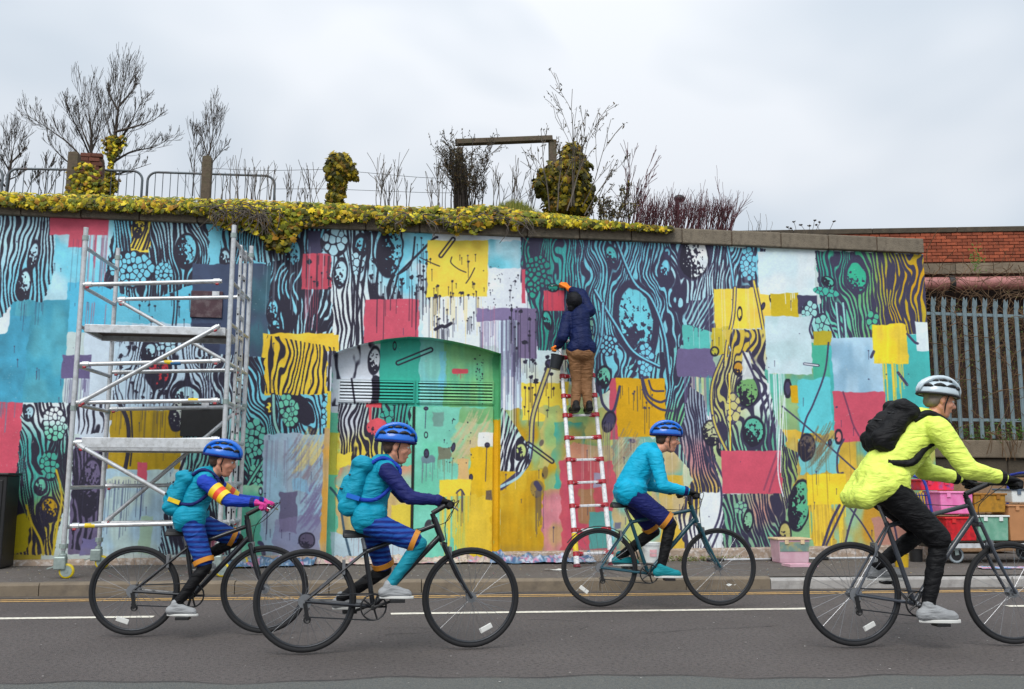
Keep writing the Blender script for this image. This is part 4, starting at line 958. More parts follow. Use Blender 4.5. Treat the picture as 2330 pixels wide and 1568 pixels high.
zt_l, zb_l = g(945, 866)[1], g(945, 916)[1]
for xa, xb in ((xl0, g(943, 900)[0]), (g(948, 900)[0], xr1)):
    fr = MB()
    for z in (zt_l, zb_l): fr.box(((xa + xb) / 2, YD - 0.012, z), (xb - xa, 0.03, 0.018))
    for x in (xa, xb): fr.box((x + (0.008 if x == xa else -0.008), YD - 0.0125, (zt_l + zb_l) / 2), (0.016, 0.027, zt_l - zb_l - 0.019))
    lf = fr.build('louvre_panel', m_door, wall, world=True)
    ns = 7
    for k in range(ns):
        z = zb_l + (zt_l - zb_l) * (k + 0.5) / ns
        sm = MB(); w = xb - xa - 0.036; hh = (zt_l - zb_l) / ns
        sm.bar(((xa + xb) / 2 - w / 2, YD - 0.022, z), ((xa + xb) / 2 + w / 2, YD - 0.022, z), 0.034, 0.007, up=(0, -0.75, 0.66))
        o = sm.build('louvre_slat', m_door, lf)
        for v in o.data.vertices: v.co.z -= KH; v.co.y -= YW
    bkp = MB(); bkp.box(((xa + xb) / 2, YD - 0.0025, (zt_l + zb_l) / 2), (xb - xa - 0.034, 0.003, zt_l - zb_l - 0.02))
    o = bkp.build('louvre_gap', m_black, lf)
    for v in o.data.vertices: v.co.z -= KH; v.co.y -= YW
k = MB(); xm = (xl1 + xr0) / 2; k.box((xm, YD - 0.004, (zl_t + zl_b) / 2), (0.03, 0.006, zl_t - zl_b)); k.build('door_gap', m_black, wall, world=True)
# access hatches
for (xa, ya, xb, yb, mt, lab) in ((436, 662, 505, 724, M('maroon_hatch', S(66, 38, 48), 0.55, var=0.2, dirt=S(150, 140, 140), dscale=9, damt=0.35), 'dark maroon hatch'), (414, 918, 511, 994, m_black, 'black hatch')):
    p, q = at(xa, ya, YW), at(xb, yb, YW)
    hm = MB(); hm.box(((p.x + q.x) / 2, YW - 0.012, (p.z + q.z) / 2), (q.x - p.x, 0.024, p.z - q.z))
    h = hm.build('hatch', mt, wall, world=True, bevel=0.004); h['label'] = lab
    lk = MB(); lx, lz = (at(492, 671, YW).x, at(492, 671, YW).z) if ya < 800 else (at(468, 924, YW).x, at(468, 924, YW).z)
    lk.box((lx, YW - 0.034, lz), (0.085, 0.02, 0.075)); lk.cyl((lx, YW - 0.05, lz), (lx, YW - 0.04, lz), 0.022, n=12)
    o = lk.build('lock', m_alu_flat, h)
    for v in o.data.vertices: v.co.z -= KH; v.co.y -= YW

V_ = lambda *a: Vector(a)
# black cabinet at the left edge
p, q = at(-60, 1080, 11.45), at(37, 1284, 11.85)
q = V_(q.x - 0.03, q.y, q.z)
bc = thing('street_cabinet', ((p.x + q.x) / 2, 11.65, KH), 'black metal utility cabinet at the left end of the pavement against the wall', 'cabinet')
w, h = q.x - p.x, p.z - KH
k = MB(); k.box((0, 0, h / 2), (w, 0.4, h - 0.02)); k.build('cabinet_body', m_black, bc, bevel=0.01)
k = MB(); k.box((0, 0, h + 0.006), (w + 0.04, 0.44, 0.03)); k.build('cabinet_lid', m_black, bc, bevel=0.008)
k = MB(); k.box((0.0, -0.206, h / 2), (w - 0.08, 0.012, h - 0.12)); k.build('cabinet_door', m_black, bc, bevel=0.004)

# ------------------------------------------------------------------ bank behind the wall
bank = MB(); vs, fs = [], []
NX, NY = 70, 16
def bank_z(x, y):
    t = (y - 12.3) / 6
    right = ss(6.2, 8.0, np.array(x)).item()
    z = 4.42 + 0.95 * ss(0.2, 1.0, np.array(t)).item() * (1 - 0.75 * ss(3.5, 7.0, np.array(x)).item()) + 0.05 * mnoise.noise((x * 0.8, y * 0.8, 0))
    md = math.exp(-((x - 1.98) / 0.62) ** 2 - ((y - 13.4) / 0.7) ** 2) * 0.62
    return z + md
for i in range(NX + 1):
    for j in range(NY + 1):
        x = -16 + (WX1 - 0.3 + 16) * i / NX; y = 12.36 + (j / NY) ** 1.6 * 14
        vs.append((x, y, bank_z(x, y)))
for i in range(NX):
    for j in range(NY):
        a = i * (NY + 1) + j; fs.append((a, a + NY + 1, a + NY + 2, a + 1))
bank.add(vs, fs)
b_ = bank.build('bank', m_soil, smooth=True); b_['kind'] = 'structure'

# ------------------------------------------------------------------ brick parapet behind, to the right
# plane turned a little towards the camera on the right
pA = at(1725, 527, 20.0)
dirw = Vector((math.cos(rad(-13)), math.sin(rad(-13)), 0))
def onw(px, py):
    """point on the brick wall's face"""
    d = fwd + rgt * ((px - 1165) / FPX) - upv * ((py - 784) / FPX)
    n = Vector((dirw.y, -dirw.x, 0)); c = Vector((0, 0, CAM_H))
    return c + d * ((pA - c).dot(n) / d.dot(n))
bw = thing('brick_parapet', (pA.x, pA.y, 0), 'weathered red brick parapet with flat stone capping rising behind the right end of the mural', 'wall', rz=rad(-13))
def loc(px, py):
    p = onw(px, py) - Vector((pA.x, pA.y, 0))
    return p.dot(dirw), p.z
TOPZ = loc(2100, 519)[1]
capb = loc(2200, 529)[1]
brb, scb = loc(2200, 600)[1], loc(2200, 624)[1]
X1 = loc(2330, 520)[0] + 3.5
X0 = -1.0
k = MB(); k.box(((X0 + X1) / 2, 0.2, (brb + capb) / 2), (X1 - X0, 0.36, capb - brb - 0.004)); k.build('wall_core', m_mortar, bw)
bx = X0; rb = random.Random(4)
while bx < X1:
    w = rb.uniform(1.7, 2.1)
    k = MB(); k.box((w / 2, 0.2, 0.0), (w - 0.01, 0.48, TOPZ - capb)); o = k.build('cap_stone', m_darkstone, bw, bevel=0.01); o.location = (bx, 0, (TOPZ + capb) / 2 + 0.002)
    bx += w
bx = loc(1860, 600)[0]
while bx < X1:
    w = rb.uniform(0.75, 1.05)
    k = MB(); k.box((w / 2, 0.13, 0.0), (w - 0.012, 0.4, brb - scb)); o = k.build('string_stone', m_string, bw, bevel=0.01); o.location = (bx, 0, (brb + scb) / 2 - 0.003)
    bx += w
# bricks one by one where they show
bm_ = MB(); bm_.box((0.1075, 0.05, 0.0325), (0.215, 0.102, 0.065)); brick0 = bm_.build('brick', m_brick, bw, bevel=0.004, bseg=1)
first = True; nb = 0
zz = capb - 0.07; row = 0
xv = loc(2070, 560)[0]
while zz > brb:
    # left limit of what the coping leaves in view on this course
    zrel = capb - zz
    xs = max(loc(1760, 530)[0], xv - (xv - loc(1840, 530)[0]) * (1 - min(1, zrel / 0.28)))
    xx = math.floor(xs / 0.225) * 0.225 + (0.1125 if row % 2 else 0)
    while xx < min(X1, loc(2330, 560)[0] + 0.9):
        o = brick0 if first else put(brick0, 'brick', bw)
        first = False; nb += 1
        o.location = (xx, -0.012 + rb.uniform(-0.006, 0.006), zz + rb.uniform(-0.002, 0.002))
        xx += 0.225
    zz -= 0.0755; row += 1
# abutment below the string course, set back; the deep shade is put into its brick colour
k = MB(); k.box(((X0 + 1 + X1) / 2, 1.3, scb / 2), (X1 - X0 - 1, 0.3, scb)); k.build('abutment', M('shaded_brick', S(48, 32, 27), 0.95, var=0.35, scale=8, bump=0.5, dirt=S(26, 21, 19), dscale=2, damt=0.95), bw)
# pipe under the parapet
pz0 = loc(2220, 646)[1]
pr = (loc(2220, 631)[1] - loc(2220, 661)[1]) / 2
pipe = thing('pipe', bw.matrix_world @ Vector((0, 0, 0)), 'thick dull pink pipe with a black collar running under the brick parapet', 'pipe', rz=rad(-13))
pipe.location = (pA.x, pA.y, 0)
px0 = loc(1900, 646)[0]
k = MB(); k.cyl((px0, -0.05, pz0), (X1, -0.05, pz0), pr, n=28); k.build('pipe_run', m_pipe, pipe, smooth='auto')
cx = loc(2160, 646)[0]
k = MB(); k.cyl((cx - 0.05, -0.05, pz0), (cx + 0.07, -0.05, pz0 - 0.0), pr * 1.22, n=28); k.build('pipe_collar', m_black, pipe, smooth='auto')
k = MB()
for xx in (cx, cx + 3.0):
    k = MB(); k.bar((xx, 0.0, pz0 + pr), (xx, 0.25, scb + 0.0), 0.05, 0.05); k.build('pipe_bracket', m_black, pipe)
pass
# retaining wall under the fence
YF = 13.35
m_tan = M('tan_stone', S(146, 116, 88), 0.95, var=0.2, scale=5, bump=0.5, bscale=25, rnd=0.12, dirt=S(96, 80, 64), dscale=6)
rw = thing('retaining_wall', (9.5, YF, 0), 'low dark stone retaining wall carrying the grey palisade fence', 'wall')
rt = at(2280, 1003, YF).z
xa = WX1 - 0.1
for row in range(6):
    z1 = rt - row * 0.28; z0 = z1 - 0.27
    if z1 < 0.2: break
    xx = xa - (0.3 if row % 2 else 0)
    while xx < 15:
        w = rb.uniform(0.5, 0.8)
        dp = 0.06 if row == 0 else rb.uniform(-0.02, 0.02)
        k = MB(); k.box((0, 0, 0), (w - 0.015, 0.4, z1 - z0)); o = k.build('stone', m_string if row == 0 else m_darkstone if row == 1 else m_tan, rw, bevel=0.02)
        o.location = (xx + w / 2 - 9.5, 0.1 - dp, (z0 + z1) / 2)
        xx += w
k = MB(); k.box((2, 0.35, rt / 2 - 0.05), (8, 0.3, rt - 0.1)); k.build('wall_core', m_mortar, rw)
g_ = grid_sheet('fence_bank', WX1 - 0.2, 18, lambda x: YF + 0.1, lambda x: 19.0, rt - 0.06, m_soil, 10, 6)
# palisade fence
fe = thing('palisade_fence', (9.5, YF + 0.05, rt), 'pale blue grey steel palisade fence with split pointed pales on a stone wall', 'fence')
zt = at(2200, 676, YF).z - rt
sp = at(2250, 800, YF).x - at(2226.2, 800, YF).x
xs = at(2131, 800, YF).x - 2 * sp
pal = MB()
def pale_mesh():
    q = MB(); hw = 0.035; hh = zt
    pr_ = [(-hw, 0.012), (-hw * 0.62, -0.004), (-hw * 0.3, 0.010), (0, 0.012), (hw * 0.3, 0.010), (hw * 0.62, -0.004), (hw, 0.012)]
    tops = [hh - 0.12, hh - 0.01, hh - 0.06, hh, hh - 0.06, hh - 0.01, hh - 0.12]
    vs = []
    for (x, y), t in zip(pr_, tops): vs += [(x, y - 0.02, 0.03), (x, y - 0.02, hh - 0.17), (x + (0.008 if x > 0 else -0.008 if x < 0 else 0), y - 0.02 - (0.02 if x else 0), t)]
    fs = []
    for i in range(6):
        for j in range(2): a = i * 3 + j; fs.append((a, a + 3, a + 4, a + 1))
    q.add(vs, fs)
    return q
p0 = pale_mesh().build('pale', m_galv, fe, fix=False)
so = p0.modifiers.new('t', 'SOLIDIFY'); so.thickness = 0.004
i = 0; xx = xs
while xx < 13.5:
    o = p0 if i == 0 else put(p0, 'pale', fe)
    o.location = (xx - 9.5, 0, rb.uniform(-0.01, 0.01)); o.rotation_euler = (0, rb.uniform(-0.006, 0.006), rb.uniform(-0.04, 0.04))
    xx += sp; i += 1
zr1, zr0 = at(2200, 714, YF).z - rt, 0.32
for z in (zr1, zr0):
    k = MB(); k.bar((xs - 9.7, 0.03, z), (4.2, 0.03, z), 0.045, 0.045); k.build('rail', m_galv, fe)
for xx in (xs - 9.5 - 0.08, xs - 9.5 + 18 * sp): 
    k = MB(); k.box((xx, 0.09, zt / 2 - 0.1), (0.06, 0.06, zt - 0.3)); k.build('fence_post', m_galv, fe)
# ------------------------------------------------------------------ plants on top of the wall
rv = random.Random(11)
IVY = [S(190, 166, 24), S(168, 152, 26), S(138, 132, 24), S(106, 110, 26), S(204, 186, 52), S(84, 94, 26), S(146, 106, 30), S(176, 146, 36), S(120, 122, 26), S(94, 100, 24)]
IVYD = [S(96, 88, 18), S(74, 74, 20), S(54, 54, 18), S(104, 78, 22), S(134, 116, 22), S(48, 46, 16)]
DARKL = [S(58, 54, 34), S(72, 62, 34), S(48, 48, 32), S(86, 66, 36)]
LOBES = [(0, -0.42), (0.30, -0.36), (0.5, -0.05), (0.26, 0.06), (0.36, 0.34), (0.12, 0.3), (0, 0.58), (-0.12, 0.3), (-0.36, 0.34), (-0.26, 0.06), (-0.5, -0.05), (-0.30, -0.36)]
SLIM = [(0, -0.5), (0.16, -0.15), (0.13, 0.2), (0, 0.55), (-0.13, 0.2), (-0.16, -0.15)]
def leaf(m, p, n, size, col, shape=LOBES):
    x, y, z = basis_to(Vector(n))
    a = rv.uniform(0, 6.28); ca, sa = math.cos(a), math.sin(a)
    p = Vector(p); vs = [p + z * (0.10 * size)]
    for u, v in shape:
        uu, vv = u * ca - v * sa, u * sa + v * ca
        vs.append(p + (x * uu + y * vv) * size - z * (0.12 * size * (u * u + v * v) * 2))
    k = len(shape)
    m.add(vs, [(0, 1 + i, 1 + (i + 1) % k) for i in range(k)], col)
def jit(c, a=0.16):
    k = 1 + rv.uniform(-a, a)
    return (c[0] * k, c[1] * k * (1 + rv.uniform(-0.05, 0.05)), c[2] * k)
def interp(tab, x):
    for (xa, *a), (xb, *b) in zip(tab, tab[1:]):
        if xa <= x <= xb:
            t = (x - xa) / (xb - xa)
            return [p + (q - p) * t for p, q in zip(a, b)]
    return list(tab[0][1:]) if x < tab[0][0] else list(tab[-1][1:])
PROF = [(-500, 428, 458), (0, 438, 464), (60, 442, 470), (120, 443, 478), (200, 446, 474), (280, 448, 480), (340, 450, 484), (420, 452, 484), (480, 455, 492), (515, 456, 522), (560, 455, 520), (592, 458, 530), (612, 460, 566), (640, 460, 574), (664, 462, 560), (680, 462, 520), (740, 464, 506), (790, 466, 502), (850, 470, 496), (872, 470, 526), (905, 472, 528), (930, 472, 508), (1000, 474, 506), (1040, 474, 532), (1060, 474, 514), (1080, 470, 538), (1100, 468, 516), (1150, 474, 506), (1170, 478, 522), (1190, 482, 508), (1260, 488, 512), (1330, 497, 516), (1400, 506, 518), (1480, 515, 521), (1545, 521, 523)]
ivy = MB()
stem = MB()
for i in range(10500):
    px = rv.uniform(-480, 1530)
    a, b = interp(PROF, px)
    if px < 470: a += 6; b -= 3
    a += 3 + 7 * mnoise.noise((px * 0.045, 1, 0)); b += 9 * mnoise.noise((px * 0.05, 7, 0)) + 5 * mnoise.noise((px * 0.17, 9, 0))
    if mnoise.noise((px * 0.02, 21, 0)) < -0.28 and rv.random() < 0.5: continue
    t = rv.random()
    py = a + (b - a) * t
    dy = 0
    pt = at(px, py, YW - 0.1)
    top_z = ZT + CPH
    deep = rv.random()
    if pt.z > top_z + 0.01:
        Y = YW - 0.06 + 0.55 * deep
        pt = at(px, py, Y)
        if pt.z < top_z: pt.z = top_z + 0.02
        nrm = Vector((rv.uniform(-0.7, 0.7), -0.75, rv.uniform(0.0, 1.1)))
    else:
        Y = YW - 0.09 - 0.10 * deep
        pt = at(px, py, Y)
        nrm = Vector((rv.uniform(-0.6, 0.6), -1, rv.uniform(-0.2, 0.8)))
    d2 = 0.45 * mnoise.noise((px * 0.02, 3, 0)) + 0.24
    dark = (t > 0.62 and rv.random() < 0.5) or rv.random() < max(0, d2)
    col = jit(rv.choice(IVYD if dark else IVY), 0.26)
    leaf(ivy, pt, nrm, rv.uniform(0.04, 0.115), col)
# flat mat of leaves behind the edge
for i in range(2600):
    px = rv.uniform(-480, 1400); a, b = interp(PROF, px)
    pt = at(px, a + rv.uniform(-3, 10), YW + rv.uniform(0.4, 0.9))
    leaf(ivy, pt, (rv.uniform(-0.6, 0.6), -0.5, 1), rv.uniform(0.05, 0.09), jit(rv.choice(IVY)))
o = ivy.build('ivy_cover', m_leaf, fix=False); o['kind'] = 'stuff'
o['label'] = 'yellow green ivy mat spilling over the coping of the mural wall'
for i in range(130):
    px = rv.uniform(480, 640) if i < 85 else rv.uniform(840, 1200)
    p = at(px, interp(PROF, px)[0] + rv.uniform(8, 34), YW - 0.2); q = p + Vector((rv.uniform(-0.25, 0.25), rv.uniform(-0.06, 0.02), -rv.uniform(0.0, 0.28)))
    stem.tube(spline([p, (p + q) / 2 + Vector((rv.uniform(-0.1, 0.1), -0.05, 0.02)), q], 4), 0.0055, 4)
o = stem.build('ivy_stems', m_twig); o['kind'] = 'stuff'

# bare woody growth --------------------------------------------------
def grow(m, p, d, L, r, depth, spread=0.55, up=0.25, side=0.5, seg=5, rmin=0.0035, n=4, kids=(3, 6), leafs=None):
    pts, rs = [Vector(p)], [r]
    dd = Vector(d).normalized()
    for i in range(seg):
        dd = (dd + Vector((rv.uniform(-1, 1), rv.uniform(-1, 1), rv.uniform(-1, 1))) * 0.13 + Vector((0, 0, up * 0.14))).normalized()
        pts.append(pts[-1] + dd * (L / seg)); rs.append(max(r * (1 - 0.85 * (i + 1) / seg), rmin))
    m.tube(pts, rs, n)
    if leafs:
        for i in range(leafs[1]):
            k = rv.randint(1, seg)
            leaf(leafs[0], pts[k] + Vector((rv.uniform(-.03, .03), rv.uniform(-.03, .03), rv.uniform(-.03, .03))), (rv.uniform(-1, 1), -0.7, rv.uniform(-1, 1)), rv.uniform(*leafs[2]), jit(rv.choice(leafs[3])), SLIM)
    if depth > 0:
        lo_, hi_ = (0.5, 0.82) if side > 0.8 else (0.35, 0.62)
        nk = rv.randint(*kids)
        for j in range(nk):
            k = rv.uniform(0.22, 0.98) * seg; i = min(int(k), seg - 1)
            q = pts[i].lerp(pts[i + 1], k - i)
            base = (pts[i + 1] - pts[i]).normalized()
            x, y, z = basis_to(base)
            a = rv.uniform(0, 6.28)
            nd = base * 1.0 + (x * math.cos(a) + y * math.sin(a)) * rv.uniform(spread * 0.6, spread * 1.3) + Vector((0, 0, up * 0.3))
            grow(m, q, nd, L * rv.uniform(lo_, hi_) * (1.15 - 0.5 * k / seg), max(rs[i] * 0.6, rmin), depth - 1, spread, up, side, max(3, seg - 1), rmin, 3, kids, leafs)
def tree(name, label, Y, stems, r, depth=3, cat='tree', kids=(2, 3), spread=0.42, mat=None, group=None, ivy_pts=None, rmin=0.003):
    """stems: lists of photo points of the main limbs, all standing at the distance Y"""
    b = at(*stems[0][0], Y)
    root = thing(name, (b.x, b.y, bank_z(b.x, b.y) - 0.05), label, cat, group)
    tm, cm = MB(), MB()
    for si, st in enumerate(stems):
        P = [at(x, y, Y + (0.0 if si == 0 else 0.25 * math.sin(si * 2.1 + j))) for j, (x, y) in enumerate(st)]
        if si == 0: P[0].z = root.location.z
        P = spline(P, 5); n = len(P)
        rr = r * (0.66 if si == 0 else 0.3)
        R_ = [max(rr * (1 - i / (n - 1)) ** 1.15, 0.0055) for i in range(n)]
        (tm if si == 0 else cm).tube(P, R_, 7)
        Ltot = sum((P[i + 1] - P[i]).length for i in range(n - 1))
        for i in range(2, n - 1):
            for _ in range(1 if rv.random() < 0.5 else 2):
                base = (P[i + 1] - P[i]).normalized(); x, y, z = basis_to(base); a = rv.uniform(0, 6.28)
                nd = base + (x * math.cos(a) + y * math.sin(a)) * rv.uniform(0.5, 0.95) + Vector((0, 0, 0.25))
                grow(cm, P[i], nd, Ltot * rv.uniform(0.2, 0.38) * (1.1 - 0.62 * i / n), max(R_[i] * 0.32, rmin), depth - 1, spread, 0.75, 1.0, 5, rmin, 3, kids)
        grow(cm, P[-1], P[-1] - P[-2], Ltot * 0.08, 0.0055, 1, 0.4, 0.3, 0.5, 4, rmin, 3, (3, 4))
    tm.build('trunk', mat or m_bark, root, world=True, smooth=True, fix=False)
    cm.build('crown', mat or m_bark, root, world=True, fix=False)
    return root
YT = 17.5
big = tree('bare_tree', 'tall bare tree with an ivy wrapped trunk right of the brick pillar', YT,
     [[(243, 445), (252, 380), (262, 310), (268, 260), (275, 220), (283, 185)], [(258, 335), (285, 300), (310, 255), (328, 222)], [(262, 300), (300, 290), (345, 275), (375, 255)], [(256, 370), (300, 345), (350, 335), (385, 315)], [(250, 400), (290, 390), (335, 375)], [(268, 250), (252, 220), (247, 195)], [(272, 240), (298, 210), (311, 186)]], 0.085, 3)
lv = MB()
for i in range(900):
    t = rv.random(); px = 243 + 19 * t + rv.gauss(0, 6 + 5 * math.sin(t * 9)); py = 445 - 135 * t
    leaf(lv, at(px, py, YT - 0.15 + rv.uniform(-0.12, 0.1)), (rv.uniform(-1, 1), -0.8, rv.uniform(-0.3, 1)), rv.uniform(0.06, 0.1), jit(rv.choice(IVYD + IVYD + IVY)))
lv.build('ivy_leaves', m_leaf, big, world=True, fix=False)['kind'] = 'stuff'
tree('bare_tree', 'bare multi stemmed tree spreading left behind the brick pillar and first barrier', YT + 0.8,
     [[(205, 445), (206, 370), (208, 310), (202, 260), (200, 222)], [(206, 360), (190, 320), (170, 280), (155, 250), (150, 232)], [(204, 380), (160, 330), (120, 300), (90, 280), (60, 262)], [(206, 350), (222, 310), (231, 265), (227, 228)], [(200, 400), (150, 365), (118, 330), (105, 290)], [(205, 340), (182, 280), (179, 240)]], 0.07, 3)
tree('bare_tree', 'small bare tree just right of the first barrier join beside the wooden post', 17.0,
     [[(455, 445), (468, 390), (478, 340), (485, 300), (488, 275)], [(470, 385), (495, 355), (515, 330)], [(474, 360), (462, 320), (455, 290)], [(438, 445), (442, 380), (446, 330), (448, 300)]], 0.05, 3, rmin=0.003, kids=(2, 3))
tree('bare_tree', 'bare dark tree cut by the left edge of the picture behind the barriers', 17.2,
     [[(8, 440), (22, 390), (28, 350), (36, 310)], [(22, 390), (0, 350), (-15, 315)], [(26, 370), (45, 350), (58, 335)], [(16, 410), (40, 400), (60, 380)], [(12, 425), (-20, 380), (-40, 330)]], 0.06, 3, kids=(3, 5))
tree('bare_shrub', 'low bare shrub tangled behind the left end of the first barrier', 16.9,
     [[(100, 445), (105, 410), (112, 380)], [(95, 440), (85, 410), (78, 390)], [(110, 440), (130, 400), (140, 372)], [(60, 440), (75, 410), (95, 395)]], 0.03, 2, 'shrub', rmin=0.005)

def stems_shrub(name, label, Y, spots, mat, cat='shrub', lean=0.0, h=(40, 90), depth=1, r=0.010, kids=(2, 4), leafs=None, group=None, rmin=0.004, spread=0.4):
    b = at(spots[0][0], spots[0][1], Y)
    root = thing(name, (b.x, Y, bank_z(b.x, Y)), label, cat, group)
    m = MB(); lm = MB()
    for (px, py, hh) in spots:
        p = at(px, py, Y + rv.uniform(-0.3, 0.3)); q = at(px + lean * hh + rv.uniform(-0.12, 0.12) * hh, py - hh, Y + rv.uniform(-0.4, 0.4))
        d = q - p
        grow(m, p, d, d.length, r, depth, spread, 0.2, 0.5, 6, rmin, 4, kids, (lm, *leafs) if leafs else None)
    m.build('stems', mat, root, world=True, fix=False)['kind'] = 'stuff'
    if lm.v: lm.build('leaves', m_leaf, root, world=True, fix=False)['kind'] = 'stuff'
    return root
# dark small leaved bush at the left post of the timber frame
sp_ = [(1062 + rv.gauss(0, 16), 478, rv.uniform(70, 140)) for _ in range(20)] + [(1040 + rv.gauss(0, 10), 475, rv.uniform(60, 130)) for _ in range(9)]
stems_shrub('leafy_bush', 'dark small leaved bush crowding the left post of the timber frame', 14.3, [(x, y, h) for x, y, h in sp_], m_bark, 'bush', depth=2, r=0.011, kids=(3, 5), leafs=(3, (0.03, 0.055), DARKL), spread=0.62)
stems_shrub('dry_weed', 'thin dry weed stems standing between the ivy stump and the timber frame', 13.6, [(878 + rv.uniform(-22, 26), 475, rv.uniform(30, 118)) for _ in range(11)] + [(930, 475, 60), (924, 476, 50)], m_twig, 'weed', depth=1, r=0.007, kids=(3, 6), spread=0.3)
stems_shrub('dry_weed', 'sparse dry weed stems just right of the second barrier', 13.6, [(rv.uniform(640, 735), 466, rv.uniform(20, 85)) for _ in range(15)], m_twig, 'weed', depth=1, r=0.005, kids=(2, 5), spread=0.35)
stems_shrub('dry_weed', 'tall dry weed stems growing behind the second barrier', 15.8, [(rv.uniform(500, 640), 455, rv.uniform(40, 100)) for _ in range(22)], m_twig, 'weed', depth=1, r=0.007, kids=(2, 5), spread=0.35)
stems_shrub('dry_weed', 'short dry stems left of the timber frame beside the dark bush', 13.6, [(rv.uniform(975, 1015), 476, rv.uniform(30, 110)) for _ in range(9)], m_twig, 'weed', depth=1, r=0.006, kids=(2, 5))
stems_shrub('dry_weed', 'dry stems inside the timber frame left of the ivy covered bush', 13.8, [(rv.uniform(1120, 1215), 475, rv.uniform(30, 110)) for _ in range(20)], m_twig, 'weed', depth=1, r=0.006, kids=(2, 5), lean=0.12)
stems_shrub('tall_sapling', 'tall leggy sapling with few leaves rising out of the ivy covered bush', 13.2, [(1268, 480, 150), (1290, 480, 250), (1300, 470, 240), (1306, 470, 175), (1250, 480, 190)], m_twig, 'sapling', depth=2, r=0.012, kids=(3, 5), leafs=(2, (0.03, 0.07), DARKL), lean=0.14, spread=0.5)
stems_shrub('tall_sapling', 'arching sapling leaning right from the ivy covered bush', 13.1, [(1330, 490, 130), (1335, 495, 115), (1325, 470, 170)], m_twig, 'sapling', depth=2, r=0.010, kids=(2, 4), leafs=(2, (0.03, 0.07), DARKL), lean=0.62, spread=0.4)
stems_shrub('leafy_bush', 'low scrubby bush right of the ivy covered bush', 13.2, [(rv.uniform(1345, 1440), 512, rv.uniform(25, 75)) for _ in range(26)], m_bark, 'bush', depth=2, r=0.008, kids=(2, 4), leafs=(2, (0.03, 0.06), DARKL + IVYD), lean=0.1, spread=0.55)
stems_shrub('bare_shrub', 'taller bare dark shrub at the left end of the red stems', 13.6, [(1440 + rv.gauss(0, 12), 520, rv.uniform(70, 150)) for _ in range(8)], m_twig_red, 'shrub', depth=2, r=0.010, kids=(3, 4), lean=0.15, spread=0.35)
stems_shrub('red_shrub', 'wide thicket of dark red bare stems leaning right behind the coping', 14.2, [(1440 + 225 * rv.random(), 526, rv.uniform(32, 74)) for _ in range(280)], m_twig_red, 'shrub', depth=1, r=0.0065, kids=(3, 5), lean=0.24, spread=0.28, rmin=0.003)
stems_shrub('dry_weed', 'few wispy grass stems near the right end of the bank', 13.0, [(rv.uniform(1690, 1770), 530, rv.uniform(20, 52)) for _ in range(9)], m_twig, 'weed', depth=0, r=0.004, lean=0.12, rmin=0.0025)
for i, (px, py, hx) in enumerate(((1800, 534, 1791), (1812, 534, 1806), (1806, 534, 1800), (1845, 536, 1853), (1838, 536, 1842), (1868, 537, 1858), (1880, 538, 1897), (1835, 536, 1822), (1850, 536, 1866))):
    ty = (517, 505, 520, 502, 514, 512, 504, 512, 506)[i]
    Yh = YW + 0.45
    b = at(px, py, Yh); t = at(hx, ty, Yh)
    lab = ('tiny leftmost', 'tall thin second', 'low third', 'fourth', 'fifth', 'low sixth', 'wide dark seventh', 'broad eighth', 'rightmost, leaning,')[(2, 4, 0, 5, 6, 7, 8, 1, 3)[i] if False else (0, 2, 1, 6, 4, 7, 8, 3, 5)[i]] + ' dried seed head on a stem above the right end of the coping'
    root = thing('seed_head', (b.x, b.y, b.z), lab, 'dried flower', 'seed heads above the coping')
    k = MB(); k.tube(spline([b, b.lerp(t, 0.5) + Vector((0.01, 0, 0.01)), t], 4), 0.0035, 4); k.build('stalk', m_bark, root, world=True)
    k = MB()
    for _ in range(9):
        a = rv.uniform(0, 6.28); rr = rv.uniform(0, 0.03); k.tube([t - Vector((0, 0, 0.012)), t + Vector((math.cos(a) * rr, math.sin(a) * rr, 0.008))], [0.003, 0.009], 4)
    k.build('umbel', m_bark, root, world=True)['kind'] = 'stuff'
# ivy covered stump
def ivy_mass(name, label, Y, lumps, n, size=(0.07, 0.12), cols=IVYD + IVY, cat='ivy'):
    b = at(lumps[0][0], lumps[0][1] + lumps[0][3], Y)
    root = thing(name, (b.x, Y, bank_z(b.x, Y)), label, cat)
    s = abs(at(lumps[0][0] + 100, lumps[0][1], Y).x - at(lumps[0][0], lumps[0][1], Y).x) / 100
    core = MB(); lm = MB()
    wts = [w * h for _, _, w, h in lumps]
    for (cx_, cy_, w, h) in lumps: core.ell(at(cx_, cy_, Y), (w * s * 0.8, w * s * 0.75, h * s * 0.84), None, 12, 8)
    for i in range(n):
        (cx_, cy_, w, h) = rv.choices(lumps, wts)[0]
        v = Vector((rv.gauss(0, 1), rv.gauss(0, 1), rv.gauss(0, 1))).normalized()
        if v.y > 0.3: v.y = -v.y
        k = rv.uniform(0.7, 1.0) + 0.22 * mnoise.noise((v.x * 3 + cx_, v.y * 3, v.z * 3)) + (0.25 * rv.random() if rv.random() < 0.12 else 0)
        p = at(cx_, cy_, Y) + Vector((v.x * w * s * k, v.y * w * s * k * 0.9, v.z * h * s * k))
        nrm = v + Vector((rv.uniform(-1, 1), rv.uniform(-0.8, 0.3), rv.uniform(-0.5, 0.9)))
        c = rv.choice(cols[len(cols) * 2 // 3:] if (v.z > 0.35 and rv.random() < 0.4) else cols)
        leaf(lm, p, nrm, rv.uniform(*size), jit(c))
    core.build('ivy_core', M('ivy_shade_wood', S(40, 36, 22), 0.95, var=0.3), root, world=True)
    lm.build('ivy_leaves', m_leaf, root, world=True, fix=False)['kind'] = 'stuff'
    return root
